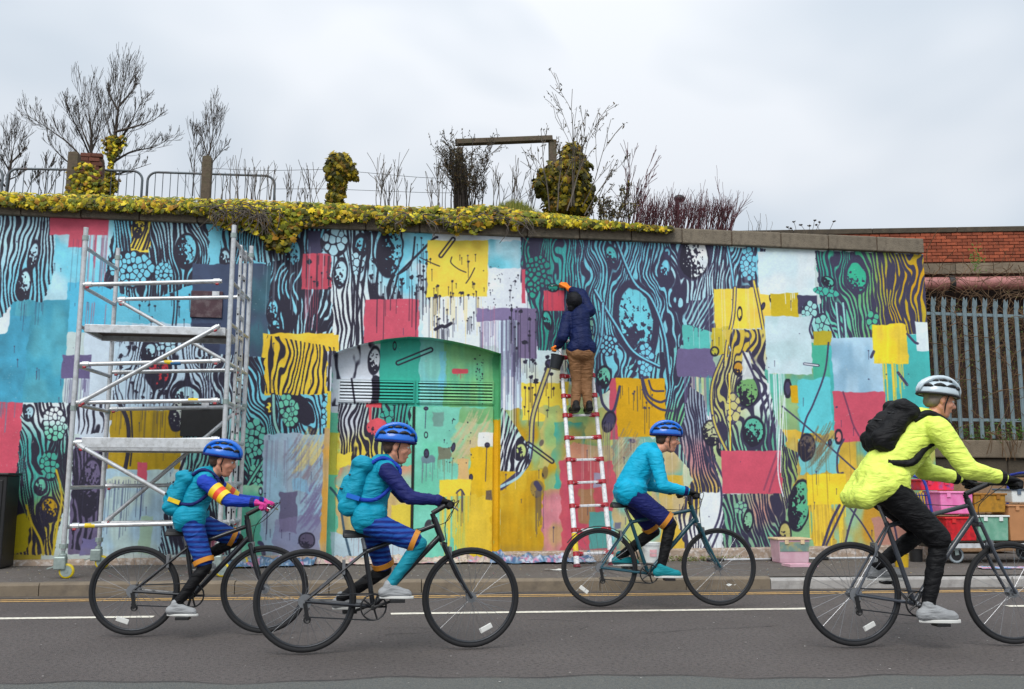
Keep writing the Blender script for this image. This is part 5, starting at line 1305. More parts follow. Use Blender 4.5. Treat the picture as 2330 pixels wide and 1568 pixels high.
ivy_mass('ivy_stump', 'upright stump wholly wrapped in olive ivy standing alone on the wall top', 13.0, [(768, 430, 18, 36), (772, 382, 32, 34), (766, 400, 24, 34), (792, 392, 20, 18), (764, 452, 20, 18), (808, 405, 7, 7)], 1500, cols=IVYD + IVYD + [S(138, 118, 26), S(156, 134, 32), S(112, 98, 24)])
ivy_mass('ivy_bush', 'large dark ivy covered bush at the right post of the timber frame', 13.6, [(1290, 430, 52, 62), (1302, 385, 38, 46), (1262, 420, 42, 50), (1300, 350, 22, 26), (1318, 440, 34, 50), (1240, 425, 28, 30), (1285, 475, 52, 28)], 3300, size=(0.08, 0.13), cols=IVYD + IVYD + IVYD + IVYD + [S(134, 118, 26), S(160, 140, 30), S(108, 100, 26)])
# grass on the mound
gm = MB()
for i in range(3800):
    px = rv.gauss(1165, 52); py = rv.uniform(448, 496)
    p = at(px, py + 12, YW + rv.uniform(0.5, 1.6)); p.z = min(p.z, bank_z(p.x, p.y) + 0.3) 
    p.z = bank_z(p.x, p.y)
    hgt = rv.uniform(0.08, 0.22)
    q = p + Vector((rv.uniform(-0.06, 0.06), rv.uniform(-0.05, 0.05), hgt)); w = 0.008
    c = jit(rv.choice([S(120, 124, 46), S(96, 108, 40), S(150, 140, 70), S(84, 92, 36)]))
    gm.add([p + Vector((-w, 0, 0)), p + Vector((w, 0, 0)), q], [(0, 1, 2)], c)
for i in range(9000):
    x = rv.uniform(-7, 7.2); y = rv.uniform(12.7, 16.5); p = Vector((x, y, bank_z(x, y)))
    q = p + Vector((rv.uniform(-0.08, 0.08), rv.uniform(-0.05, 0.05), rv.uniform(0.06, 0.2))); w = 0.009
    gm.add([p + Vector((-w, 0, 0)), p + Vector((w, 0, 0)), q], [(0, 1, 2)], jit(rv.choice([S(120, 120, 50), S(140, 130, 70), S(96, 100, 40)])))
gm.build('bank_grass', m_leaf, fix=False)['kind'] = 'stuff'

# timber frame, posts, pillar, barriers, wires, far lamp -----------------
YG = 14.6
tf = thing('timber_frame', (at(1150, 470, YG).x, YG, bank_z(at(1150, 470, YG).x, YG)), 'weathered timber goal like frame of two posts and a crossbeam on the bank', 'timber frame')
k = MB(); a, b = at(1042, 325, YG), at(1256, 316, YG); k.bar(a - Vector((0.04, 0, 0)), b, 0.14, 0.085); k.build('crossbeam', m_wood, tf, world=True, bevel=0.01)
for (px, pt_, w) in ((1046, 332, 0.10), (1257, 322, 0.12)):
    a = at(px, pt_, YG + 0.02); k = MB(); k.bar((a.x + 0.02, YG + 0.02, bank_z(a.x, YG) - 0.1), (a.x, YG + 0.02, a.z + (0.02 if px > 1200 else -0.04)), w, 0.12); k.build('post', m_wood, tf, world=True, bevel=0.01)
k = MB(); a = at(1053, 378, YG - 0.15); k.cyl((a.x, a.y, bank_z(a.x, a.y) - 0.1), (a.x - 0.02, a.y, a.z), 0.13, 0.09, 10); k.build('ivied_stub', m_bark, tf, world=True)
for (px, pt_, pb, w, Y, lab) in ((170, 349, 445, 0.16, 15.6, 'grey weathered square post beside the brick pillar on the bank'), (473, 358, 448, 0.15, 15.6, 'grey weathered square post in front of the second barrier')):
    a = at(px, pt_, Y); root = thing('wooden_post', (a.x, Y, bank_z(a.x, Y)), lab, 'post')
    k = MB(); h = a.z - root.location.z; k.prism([(-w / 2, -0.2), (w / 2, -0.2), (w / 2, h - 0.02), (w * 0.2, h + 0.012), (-w / 2, h)], -w / 2, w / 2); k.build('post_shaft', m_wood, root, bevel=0.012)
Yp = 16.1
a, b = at(190, 360, Yp), at(232, 360, Yp)
bp = thing('brick_pillar', ((a.x + b.x) / 2, Yp, bank_z(a.x, Yp)), 'stub of dark red brick pillar with a rounded mortar cap beside the wooden post', 'pillar')
w = b.x - a.x + 0.06; h = at(210, 356, Yp).z - bp.location.z
k = MB(); k.box((0, 0, h / 2 - 0.1), (w - 0.03, w - 0.03, h)); k.build('pillar_core', m_mortar, bp)
sb = MB(); sb.box((0, 0, 0), (w / 2 - 0.008, 0.1, 0.066)); b0 = None
m_bdark = M('old_brick', S(112, 66, 52), 0.95, var=0.3, scale=9, bump=0.5, rnd=0.3, dirt=S(60, 46, 38), dscale=5)
nz = int(h / 0.075)
for r_ in range(nz):
    for c2 in range(2):
        sh = 0.25 if r_ % 2 else 0
        if b0 is None: b0 = sb.build('brick', m_bdark, bp, bevel=0.005, bseg=1); o = b0
        else: o = put(b0, 'brick', bp)
        o.location = ((c2 - 0.5) * w / 2 + (0.03 if r_ % 2 else -0.01), -w / 2 + 0.03 + rv.uniform(-0.01, 0.01), 0.04 + r_ * 0.075)
k = MB(); k.ell((0, 0, h - 0.1), (w / 2 + 0.02, w / 2, 0.14), None, 16, 10); k.build('cap', m_mortar, bp, smooth=True)
lm = MB()
for i in range(420):
    t = rv.random() ** 1.5
    px, py = rv.gauss(200, 18) - 6, 445 - t * 75 * (1 if rv.random() < 0.5 else 0.5)
    leaf(lm, at(px, py, 15.45 + rv.uniform(-0.05, 0.1)), (rv.uniform(-0.7, 0.7), -1, rv.uniform(-0.2, 0.8)), rv.uniform(0.05, 0.1), jit(rv.choice(IVY + IVYD)))
lm.build('ivy_leaves', m_leaf, bp, world=True, fix=False)['kind'] = 'stuff'
# crowd barriers
YB = 16.3
def barrier(xl, xr, ya, yb, lab):
    A, B = at(xl, ya, YB), at(xr, yb, YB)
    z0 = bank_z((A.x + B.x) / 2, YB); root = thing('crowd_barrier', ((A.x + B.x) / 2, YB, z0), lab, 'barrier', 'crowd barriers along the wall top')
    R_ = 0.16; zb = z0 + 0.16
    k = MB()
    pts = [Vector((A.x, YB, z0 + 0.0)), Vector((A.x, YB, A.z - R_))]
    for i in range(1, 6): t = math.pi / 2 * i / 6; pts.append(Vector((A.x + R_ - R_ * math.cos(t), YB, A.z - R_ + R_ * math.sin(t))))
    pts.append(Vector((A.x + R_, YB, A.z))); pts.append(Vector((B.x - R_, YB, B.z)))
    for i in range(1, 6): t = math.pi / 2 * i / 6; pts.append(Vector((B.x - R_ + R_ * math.sin(t), YB, B.z - R_ + R_ * math.cos(t))))
    pts += [Vector((B.x, YB, B.z - R_)), Vector((B.x, YB, z0))]
    k.tube(pts, 0.021, 8); k.build('barrier_hoop', m_barr, root, world=True, smooth=True)
    k = MB(); k.tube([(A.x, YB, zb), (B.x, YB, zb)], 0.016, 8); k.build('bottom_rail', m_barr, root, world=True)
    n = 17
    first = None
    for i in range(1, n):
        t = i / n; x = A.x + (B.x - A.x) * t; zt_ = A.z + (B.z - A.z) * t
        k = MB(); k.tube([(x, YB, zb), (x, YB, zt_)], 0.007, 6); k.build('bar', m_barr, root, world=True)
    k = MB(); k.box((B.x + 0.04, YB, z0 + 0.75), (0.08, 0.03, 0.04)); k.build('hook', m_barr, root, world=True)
    for x in (A.x + 0.35, B.x - 0.35):
        k = MB(); k.tube([(x, YB - 0.28, z0 + 0.02), (x, YB, z0 + 0.1), (x, YB + 0.28, z0 + 0.02)], 0.018, 6); k.build('foot', m_barr, root, world=True)
m_barr = M('barrier_steel', S(96, 104, 110), 0.55, metal=0.3, var=0.2, scale=9, dirt=S(92, 66, 56), dscale=6, damt=0.7)
barrier(-300, 8, 374, 382, 'crowd barrier cut by the left edge of the picture, only its right end showing')
barrier(19, 325, 383, 390, 'grey crowd barrier crossing in front of the brick pillar')
barrier(337, 626, 391, 401, 'grey crowd barrier behind the square wooden post')
# fence wires
for i, pts in enumerate((((480, 383), (600, 388), (735, 386), (800, 390), (960, 404), (1040, 405)), ((620, 430), (735, 430), (800, 432), (960, 438), (1040, 439)))):
    P = [at(x, y, 14.6) for x, y in pts]
    k = MB(); k.tube(spline(P, 5), 0.004, 4); o = k.build('wire', m_barr)
    tag(o, ('upper' if i == 0 else 'lower') + ' slack fence wire running from the barriers to the timber frame', 'wire', 'fence wires on the bank')
# far lamp post
YL = 24.0
a = at(1541, 456, YL); b = at(1538, 540, YL)
lp = thing('street_lamp', (b.x, YL, 0), 'distant street lamp head poking up out of the red stems', 'street lamp')
k = MB(); k.cyl((0, 0, 0), (a.x - b.x, 0, a.z), 0.075, 0.055, 10); k.build('lamp_post', m_black, lp)
k = MB(); k.ell((a.x - b.x + 0.06, 0, a.z + 0.05), (0.16, 0.13, 0.11), None, 12, 8); k.build('lamp_head', m_black, lp, smooth=True)
# brambles behind the fence
bmb = MB(); bl = MB()
for i in range(900):
    px = rv.uniform(2105, 2480); py = rv.uniform(700, 1010) if rv.random() < 0.8 else rv.uniform(610, 720)
    Y = YF + (rv.uniform(0.25, 1.3) if rv.random() < 0.88 else rv.uniform(-0.06, 0.0)) if py > 690 else 14.5 + rv.uniform(0, 0.5)
    p = at(px, py, Y)
    P = [p]; d = Vector((rv.uniform(-1, 1), rv.uniform(-0.4, 0.4), rv.uniform(-0.5, 1)))
    for j in range(5):
        d = d + Vector((rv.uniform(-0.6, 0.6), rv.uniform(-0.3, 0.3), rv.uniform(-0.7, 0.35))); d.normalize(); P.append(P[-1] + d * rv.uniform(0.08, 0.2))
    bmb.tube(spline(P, 3), rv.choice((0.003, 0.004, 0.006)), 4)
    if rv.random() < 0.8 and py > 720:
        for _ in range(3): leaf(bl, P[rv.randint(0, 5)], (rv.uniform(-1, 1), -1, rv.uniform(-0.3, 1)), rv.uniform(0.03, 0.06), jit(rv.choice([S(84, 104, 44), S(60, 80, 36), S(108, 110, 50)])), SLIM)
for i in range(60):
    p = at(rv.uniform(2150, 2480), 1012, YF + 0.2); q = p + Vector((rv.uniform(-0.5, 0.5), rv.uniform(-0.1, 0.3), rv.uniform(1.0, 1.9)))
    bmb.tube(spline([p, p.lerp(q, 0.5) + Vector((rv.uniform(-0.2, 0.2), -0.05, 0)), q], 4), 0.006, 4)
for i in range(26):     # hanging over the retaining wall
    p = at(rv.uniform(2230, 2420), 985, YF - 0.1); q = p + Vector((rv.uniform(-0.2, 0.5), -0.12, -rv.uniform(0.2, 0.5)))
    bmb.tube(spline([p, p.lerp(q, 0.5) + Vector((0, -0.1, 0.1)), q], 4), 0.005, 4)
for i in range(700):
    leaf(bl, at(rv.gauss(2340, 90), rv.gauss(985, 14), YF - 0.05 + rv.uniform(0, 0.25)), (rv.uniform(-1, 1), -1, rv.uniform(-0.3, 1)), rv.uniform(0.04, 0.07), jit(rv.choice([S(72, 108, 44), S(56, 84, 36), S(92, 116, 50)])), SLIM)
for i in range(90):
    leaf(bl, at(rv.gauss(2222, 9), rv.gauss(588, 16), 17.5), (rv.uniform(-1, 1), -1, 0.2), rv.uniform(0.05, 0.08), jit(rv.choice([S(72, 108, 44), S(92, 116, 50)])), SLIM)
bmb.build('bramble', m_bramble, fix=False)['kind'] = 'stuff'
bl.build('bramble_leaves', m_leaf, fix=False)['kind'] = 'stuff'
# ------------------------------------------------------------------ scaffold tower
YFR, YBK = 10.35, 11.40
m_yel = M('yellow_plastic', S(222, 196, 20), 0.45, var=0.1, dirt=S(150, 140, 60), dscale=14)
m_redclip = M('red_clip', S(160, 30, 44), 0.45, var=0.15)
m_cast = M('castor_zinc', S(150, 164, 160), 0.45, metal=0.4, var=0.2, scale=20)
m_yel_lab = M('yellow_sticker', S(226, 196, 40), 0.6)
m_blu_lab = M('blue_sticker', S(50, 110, 160), 0.6)
xFL, xFR, xBL, xBR = at(143, 1270, YFR).x, at(497, 1270, YFR).x, at(225, 1240, YBK).x, at(541, 1260, YBK).x
sc = thing('scaffold_tower', ((xFL + xFR) / 2, (YFR + YBK) / 2, KH), 'aluminium mobile scaffold tower on yellow castors standing against the mural', 'scaffold')
RT = 0.026
tops = {}
for nm, x, Y, pt_ in (('FL', xFL, YFR, (195, 518)), ('FR', xFR, YFR, (517, 512)), ('BL', xBL, YBK, (270, 565)), ('BR', xBR, YBK, (568, 560))):
    zt_ = at(pt_[0], pt_[1], Y).z; tops[nm] = zt_
    k = MB(); k.tube([(x, Y, KH + 0.28), (x, Y, zt_)], RT, 12)
    po = k.build('post', m_alu, sc, world=True, smooth='auto')
    off = Vector(sc.location)
    k = MB()
    for zz_ in (zt_ - 0.14, zt_ - 1.95): k.tube([(x - off.x, Y - off.y, zz_ - off.z), (x - off.x, Y - off.y, zz_ + 0.05 - off.z)], RT + 0.007, 12)
    k.build('collar', m_cast, po)['kind'] = 'stuff'
    # adjustable leg and castor
    k = MB(); k.tube([(x, Y, KH + 0.2), (x, Y, KH + 0.42)], 0.019, 10); k.tube([(x, Y, KH + 0.30), (x, Y, KH + 0.345)], 0.042, 10); k.build('adjustable_leg', m_cast, sc, world=True)
    fx = -1 if nm[0] == 'F' else -0.4
    k = MB(); k.box((x - 0.02, Y, KH + 0.155), (0.115, 0.09, 0.13)); k.cyl((x, Y, KH + 0.2), (x, Y, KH + 0.25), 0.04, n=10); cs = k.build('castor', m_cast, sc, world=True, bevel=0.012)
    k = MB(); wx, wz = x + 0.045 - off.x, KH + 0.075 - off.z; wy = Y - off.y
    k.cyl((wx, wy - 0.022, wz), (wx, wy + 0.022, wz), 0.055, n=22); k.cyl((wx, wy - 0.026, wz), (wx, wy + 0.026, wz), 0.02, n=10); k.build('wheel_hub', m_cast, cs)
    k = MB(); k.torus((wx, wy, wz), 0.058, 0.019, 'y', 26, 8); k.build('tyre', m_yel, cs, smooth=True)
    k = MB(); k.bar((x - 0.14 - off.x, wy, KH + 0.10 - off.z), (x - 0.05 - off.x, wy, KH + 0.13 - off.z), 0.05, 0.012); k.build('brake_pedal', m_cast, cs)
def srail(a, b, Ya, Yb, name='brace', r=0.023, clips=True):
    p, q = at(*a, Ya), at(*b, Yb)
    k = MB(); k.tube([p, q], r, 10); o = k.build(name, m_alu, sc, world=True, smooth='auto')
    off = Vector(sc.location)
    if clips:
        d = (q - p).normalized()
        for e_, s_ in ((p, 1), (q, -1)):
            k = MB(); k.tube([e_ - off + d * s_ * 0.02, e_ - off + d * s_ * 0.085], r + 0.008, 10); k.build('hook_clip', m_alu_flat, o)
            k = MB(); k.tube([e_ - off + d * s_ * 0.03 + Vector((0, -0.02, -0.034)), e_ - off + d * s_ * 0.06 + Vector((0, -0.02, -0.034))], 0.012, 8); k.build('red_catch', m_redclip, o)
    return o
F_, B_ = YFR - 0.03, YBK - 0.03
for a, b in (((190, 648), (505, 640)), ((183, 829), (502, 821)), ((174, 916), (500, 911)), ((160, 1197), (492, 1189)), ((168, 1007), (500, 999))):
    srail(a, b, F_, F_, 'guard_rail' if a[1] < 930 else 'brace')
for a, b in (((268, 681), (556, 676)), ((256, 847), (553, 842)), ((250, 931), (551, 926)), ((240, 1106), (547, 1102)), ((232, 1190), (545, 1186))):
    srail(a, b, B_, B_, 'guard_rail' if a[1] < 940 else 'brace')
for a, b, Ya, Yb in (((500, 741), (181, 917), F_ - 0.02, F_ - 0.02), ((176, 1011), (492, 1190), F_ - 0.02, F_ - 0.02), ((268, 683), (553, 845), B_, B_), ((545, 930), (240, 1188), B_, B_)):
    srail(a, b, Ya, Yb, 'diagonal_brace')
# end frame rungs (left end open frame, right end ladder frame)
def endrail(xa, xb, z, name='end_rail'):
    k = MB(); k.tube([(xa, YFR, z), (xb, YBK, z)], 0.021, 10); return k.build(name, m_alu, sc, world=True, smooth='auto')
zl_ = [at(190, py, YFR).z for py in (562, 652, 742, 832, 920, 1010, 1110, 1200)]
for i, z in enumerate(zl_): endrail(xFL, xBL, z)
zr_ = [at(512, py, YFR).z for py in (545, 640, 735, 826, 915, 1002, 1100, 1193)]
for z in zr_: endrail(xFR, xBR, z)
for t in (0.36, 0.62):
    x = xFR + (xBR - xFR) * t; Y = YFR + (YBK - YFR) * t
    k = MB(); k.box((x + 0.012, Y, (zr_[0] + zr_[-1]) / 2), (0.03, 0.07, zr_[0] - zr_[-1] + 0.06)); so_ = k.build('ladder_stile', m_alu_flat, sc, world=True, bevel=0.004)
    off = Vector(sc.location); k = MB()
    for j in range(14):
        z = zr_[-1] + (zr_[0] - zr_[-1]) * (j + 0.5) / 14
        k.box((x + 0.012 - 0.0162 - off.x, Y - off.y, z - off.z), (0.002, 0.02, 0.02)); k.box((x + 0.012 - off.x, Y - 0.0362 - off.y, z - off.z), (0.016, 0.002, 0.02))
    k.build('stile_holes', m_black, so_)['kind'] = 'stuff'
for j in range(13):
    z = zr_[-1] + (zr_[0] - zr_[-1]) * (j + 0.7) / 13
    pa = Vector((xFR + (xBR - xFR) * 0.36 + 0.012, YFR + (YBK - YFR) * 0.36, z)); pb = Vector((xFR + (xBR - xFR) * 0.62 + 0.012, YFR + (YBK - YFR) * 0.62, z))
    k = MB(); k.bar(pa, pb, 0.03, 0.034); k.build('ladder_rung', m_alu_flat, sc, world=True)
# platforms: trapdoor deck high up, second deck below
for (pl, pr_, dx) in (((203, 738), (503, 731), 0.0), ((180, 1006), (500, 998), 0.0)):
    a, b = at(*pl, YFR - 0.02), at(*pr_, YFR - 0.02)
    z = a.z; xa, xb = xFL + 0.05, xFR - 0.04
    y0, y1 = YFR + 0.03, YFR + 0.66
    top = pl[1] < 800
    if not top: y0, y1 = YFR + 0.3, YBK - 0.06
    k = MB(); k.box(((xa + xb) / 2, (y0 + y1) / 2, z - 0.012), (xb - xa - 0.02, y1 - y0 - 0.02, 0.014)); dk = k.build('deck', m_ply, sc, world=True)
    for yy in (y0, y1):
        k = MB(); k.box(((xa + xb) / 2, yy, z - 0.035), (xb - xa, 0.03, 0.085)); k.build('deck_beam', m_alu_flat, sc, world=True, bevel=0.004)
    for xx in (xa, xb):
        k = MB(); k.box((xx, (y0 + y1) / 2, z - 0.036), (0.03, y1 - y0 - 0.032, 0.07)); k.build('deck_end', m_alu_flat, sc, world=True, bevel=0.004)
# toe board face on the lower lift
a, b = at(180, 1004, YFR - 0.05), at(500, 996, YFR - 0.05)
k = MB(); k.box(((a.x + b.x) / 2, YFR - 0.045, a.z - 0.01), (b.x - a.x - 0.05, 0.02, 0.10)); k.build('toe_board', m_alu_flat, sc, world=True, bevel=0.003)
for px, py, mt in ((385, 824, m_yel_lab), (400, 826, m_blu_lab), (205, 1196, m_yel_lab), (440, 911, m_yel_lab)):
    p = at(px, py, F_); k = MB(); k.tube([p - Vector((0.05, 0, 0)), p + Vector((0.05, 0, 0))], 0.0236, 10); k.build('sticker', mt, sc, world=True)

# ------------------------------------------------------------------ telescopic ladder
m_lad = M('white_ladder_paint', S(226, 226, 228), 0.45, var=0.08, scale=14, dirt=S(90, 110, 130), dscale=26, damt=0.5)
LB, RB_ = ong(1313, 1291, KH), ong(1392, 1286, KH)
LTp, RTp = at(1273, 772, YW - 0.06), at(1340, 772, YW - 0.06)
ld = thing('telescopic_ladder', ((LB.x + RB_.x) / 2, (LB.y + RB_.y) / 2, KH), 'white telescopic ladder with red rung clips leaning on the mural under the painter', 'ladder')
def py_of(p):
    v = Vector(p) - Vector((0, 0, CAM_H)); return 784 - FPX * v.dot(upv) / v.dot(fwd)
def t_at(A, B, py):
    lo, hi = 0.0, 1.0
    for _ in range(40):
        md = (lo + hi) / 2
        if py_of(A.lerp(B, md)) > py: lo = md
        else: hi = md
    return lo
rpy = [(1261, 1257), (1207, 1204), (1152, 1149), (1099, 1096), (1047, 1045), (997, 995), (946, 944), (902, 900), (857, 855), (814, 812), (776, 774)]
tsL = [t_at(LB, LTp, a) for a, b in rpy]; tsR = [t_at(RB_, RTp, b) for a, b in rpy]
off = Vector(ld.location)
for A, B, ts in ((LB, LTp, tsL), (RB_, RTp, tsR)):
    cuts = [0.0] + ts + [1.0]
    for i in range(len(cuts) - 1):
        if cuts[i + 1] - cuts[i] < 1e-3: continue
        r = 0.034 - 0.0013 * i
        k = MB(); k.tube([A.lerp(B, cuts[i]), A.lerp(B, cuts[i + 1])], r, 12); o = k.build('stile_section', m_lad, ld, world=True, smooth='auto')
        if i == 1:
            p, q = A.lerp(B, cuts[1] + 0.01), A.lerp(B, cuts[2] - 0.012); k = MB(); k.tube([p - off, q - off], r + 0.001, 12); k.build('sticker', m_yel_lab if A is LB else m_lad, o)
    k = MB(); k.tube([A + Vector((0, 0, 0.0)), A.lerp(B, 0.012)], 0.042, 12); k.build('rubber_foot', M('ladder_foot', S(120, 30, 46), 0.6), ld, world=True)
for a, b in zip(tsL, tsR):
    p, q = LB.lerp(LTp, a), RB_.lerp(RTp, b)
    k = MB(); k.bar(p, q, 0.045, 0.03); k.build('rung', m_lad, ld, world=True, bevel=0.006)
    d = (q - p).normalized()
    for e_, s_, A, B, t in ((p, 1, LB, LTp, a), (q, -1, RB_, RTp, b)):
        dv = (B - A).normalized()
        k = MB(); k.tube([e_ - dv * 0.026, e_ + dv * 0.026], 0.038, 10); k.tube([e_ + d * s_ * 0.035, e_ + d * s_ * 0.105], [0.031, 0.024], 8); k.build('clip', m_redclip, ld, world=True, smooth='auto')

# ------------------------------------------------------------------ things on the pavement
def lathe(m, c, prof, n=24):
    c = Vector(c); vs, fs = [], []
    for r, z in prof:
        for i in range(n): a = 2 * math.pi * i / n; vs.append(c + Vector((r * math.cos(a), r * math.sin(a), z)))
    for j in range(len(prof) - 1):
        for i in range(n): k = (i + 1) % n; fs.append((j * n + i, j * n + k, (j + 1) * n + k, (j + 1) * n + i))
    return m.add(vs, fs)
m_tub = M('white_tub', S(214, 218, 216), 0.45, var=0.06, dirt=S(150, 160, 170), dscale=9, damt=0.6)
a, b = ong(1462, 1277, KH), ong(1502, 1277, KH); tx, ty = (a.x + b.x) / 2, a.y - 0.18
ty = 11.70
s_ = at(1502, 1260, ty).x - at(1462, 1260, ty).x; hT = at(1480, 1234, ty).z - KH
tb = thing('paint_tub', (at(1481, 1260, ty).x, ty, KH), 'white plastic paint tub with a wire handle standing by the wall behind a cyclist', 'bucket')
k = MB(); lathe(k, (0, 0, 0), [(0.0, 0.0), (s_ * 0.43, 0.0), (s_ * 0.5, hT * 0.86), (s_ * 0.53, hT * 0.86), (s_ * 0.54, hT), (s_ * 0.50, hT), (s_ * 0.48, hT * 0.9), (0, hT * 0.9)]); k.build('tub_body', m_tub, tb, smooth='auto')
k = MB(); k.tube([Vector((math.cos(t) * s_ * 0.52, -0.12 * math.sin(t) * 1.2 - 0.01, hT * 0.85 - 0.09 * math.sin(t))) for t in [math.pi * i / 12 for i in range(13)]], 0.003, 6); k.build('wire_handle', m_alu, tb)
k = MB()
vs = []; 
for i in range(7):
    t = -math.pi / 2 - 0.42 + 0.84 * i / 6; vs += [(math.cos(t) * s_ * 0.478, math.sin(t) * s_ * 0.478, hT * 0.3), (math.cos(t) * s_ * 0.498, math.sin(t) * s_ * 0.498, hT * 0.66)]
k.add(vs, [(2 * i, 2 * i + 2, 2 * i + 3, 2 * i + 1) for i in range(6)]); k.build('label_print', M('tub_label', S(222, 170, 176), 0.5, var=0.2, scale=20), tb)

def crate(name, label, c, size, mat, lidmat=None, group=None, taper=0.9, rz=0.0, stripe=None, cat='box'):
    r_ = thing(name, c, label, cat, group, rz)
    w, d, h = size
    k = MB(); vs = []
    for z, f_ in ((0, taper), (h, 1.0)):
        vs += [(-w / 2 * f_, -d / 2 * f_, z), (w / 2 * f_, -d / 2 * f_, z), (w / 2 * f_, d / 2 * f_, z), (-w / 2 * f_, d / 2 * f_, z)]
    k.add(vs, [(3, 2, 1, 0), (0, 1, 5, 4), (1, 2, 6, 5), (2, 3, 7, 6), (3, 0, 4, 7), (4, 5, 6, 7)])
    k.build('crate_body', mat, r_, bevel=0.012)
    k = MB(); k.box((0, 0, h + 0.006), (w + 0.03, d + 0.03, 0.022)); k.build('crate_lid', lidmat or mat, r_, bevel=0.006)
    for sx in (-0.25, 0.25):
        k = MB(); k.box((w * sx, -d / 2 - 0.006, h - 0.03), (0.05, 0.014, 0.05)); k.build('clip', lidmat or mat, r_, bevel=0.003)
    if stripe:
        k = MB(); hs = h * 0.42; k.add([(-w / 2 * 0.93, -d / 2 * 0.955 - 0.004, h * 0.5), (w / 2 * 0.93, -d / 2 * 0.955 - 0.004, h * 0.5), (w / 2 * 0.95, -d / 2 * 0.995 - 0.004, h * 0.9), (-w / 2 * 0.95, -d / 2 * 0.995 - 0.004, h * 0.9)], [(0, 1, 2, 3)]); k.build('paint_smear', stripe, r_)
    return r_
m_pinkclear = M('pink_clear_plastic', S(206, 164, 178), 0.35, var=0.15, scale=6, dirt=S(214, 190, 198), dscale=9)
m_smear = M('teal_ochre_smear', S(120, 150, 140), 0.6, var=0.4, scale=8, dirt=S(176, 150, 60), dscale=8, damt=0.9)
p = ong(1810, 1283, KH); yb_ = 11.32
w_ = at(1845, 1270, yb_).x - at(1773, 1270, yb_).x
crate('storage_box', 'pale pink plastic storage box smeared with teal and ochre paint standing alone on the pavement', (at(1809, 1270, yb_).x, yb_ + 0.14, KH), (w_, 0.28, at(1809, 1228, yb_).z - KH), m_pinkclear, M('smeared_lid', S(214, 190, 150), 0.5, var=0.3, scale=9), stripe=m_smear)
p = ong(1820, 1289, KH)
r_ = thing('box_lid', (p.x, p.y, KH), 'clear pinkish box lid lying flat in front of the pink storage box', 'lid', rz=0.04)
k = MB(); k.box((0, 0, 0.012), (0.34, 0.2, 0.02)); k.build('lid_panel', m_pinkclear, r_, bevel=0.006)
k = MB()
for sx, sy, wx_, wy_ in ((0, -0.1, 0.36, 0.018), (0, 0.1, 0.36, 0.018), (-0.17, 0, 0.018, 0.18), (0.17, 0, 0.018, 0.18)): k.box((sx, sy, 0.018), (wx_, wy_, 0.03))
k.build('lid_rim', m_pinkclear, r_)
# extension pole
a, b = ong(1612, 1277, KH), ong(2035, 1261, KH)
a.y, b.y = 11.70, 11.74; a.x, b.x = at(1612, 1277, 11.7).x, at(2035, 1261, 11.74).x
pl_ = thing('extension_pole', (a.x, a.y, KH), 'long aluminium paint roller pole lying along the foot of the mural', 'pole')
k = MB(); k.tube([(a.x, a.y, KH + 0.02), (b.x, b.y, KH + 0.03)], 0.015, 10); k.build('pole_tube', m_alu, pl_, world=True, smooth='auto')
for t in (0.36, 0.60):
    c = a.lerp(b, t); k = MB(); k.tube([(c.x - 0.09, c.y, KH + 0.024), (c.x + 0.09, c.y, KH + 0.026)], 0.021, 10); k.build('pole_lock', m_black, pl_, world=True)
k = MB(); k.tube([(a.x - 0.02, a.y, KH + 0.02), (a.x + 0.2, a.y, KH + 0.02)], 0.02, 10); k.build('pole_grip', m_rubber, pl_, world=True)

# drop cloths
def cloth(name, label, pts, cols, amp, seed, nx=60, ny=14, cat='cloth'):
    """pts: far-left, far-right, near-right, near-left corners on the ground"""
    m = MB(); vs, fs, cs = [], [], []
    A, B, C_, D_ = [Vector(p) for p in pts]
    for i in range(nx + 1):
        for j in range(ny + 1):
            u, v = i / nx, j / ny
            p = A.lerp(B, u).lerp(D_.lerp(C_, u), v)
            n1 = mnoise.noise((p.x * 3 + seed, p.y * 7, seed)); n2 = mnoise.noise((p.x * 9 + seed, p.y * 16, seed * 2)); n3 = mnoise.noise((p.x * 24, p.y * 30, seed))
            ed = min(1, min(v, 1 - v) * 4 + 0.15)
            z = KH + 0.012 + amp * max(0, 0.45 + 0.7 * n1 + 0.5 * n2 + 0.3 * n3) * ed
            edge = 0.06 * mnoise.noise((u * 9, seed, v * 3)) * (abs(v - 0.5) * 2) ** 2
            vs.append((p.x + 0.03 * n2, p.y + edge, z))
            t = 0.5 + 0.9 * mnoise.noise((p.x * 5, p.y * 12, seed + 5)) + 0.4 * mnoise.noise((p.x * 16, p.y * 30, seed + 9))
            k = min(max(t, 0), 0.999) * len(cols); m.c.append(cols[int(k)])
    for i in range(nx):
        for j in range(ny): a = i * (ny + 1) + j; fs.append((a, a + ny + 1, a + ny + 2, a + 1))
    m.v = vs; m.f = fs
    o = m.build(name, m_cloth, smooth=True)
    return tag(o, label, cat)
m_cloth = M('painty_cloth', (1, 1, 1), 0.6, var=0.2, scale=30, attr='col')
BL_ = [S(74, 112, 146), S(92, 130, 158), S(62, 92, 128), S(100, 126, 148), S(150, 164, 184), S(70, 104, 140), S(176, 116, 146)]
cloth('drop_cloth', 'crumpled blue and pink paint stained sheet on the pavement left of the doorway', [(-1.5, 11.86, 0), (-0.62, 11.86, 0), (-0.62, 11.48, 0), (-1.62, 11.2, 0)], BL_, 0.11, 3)
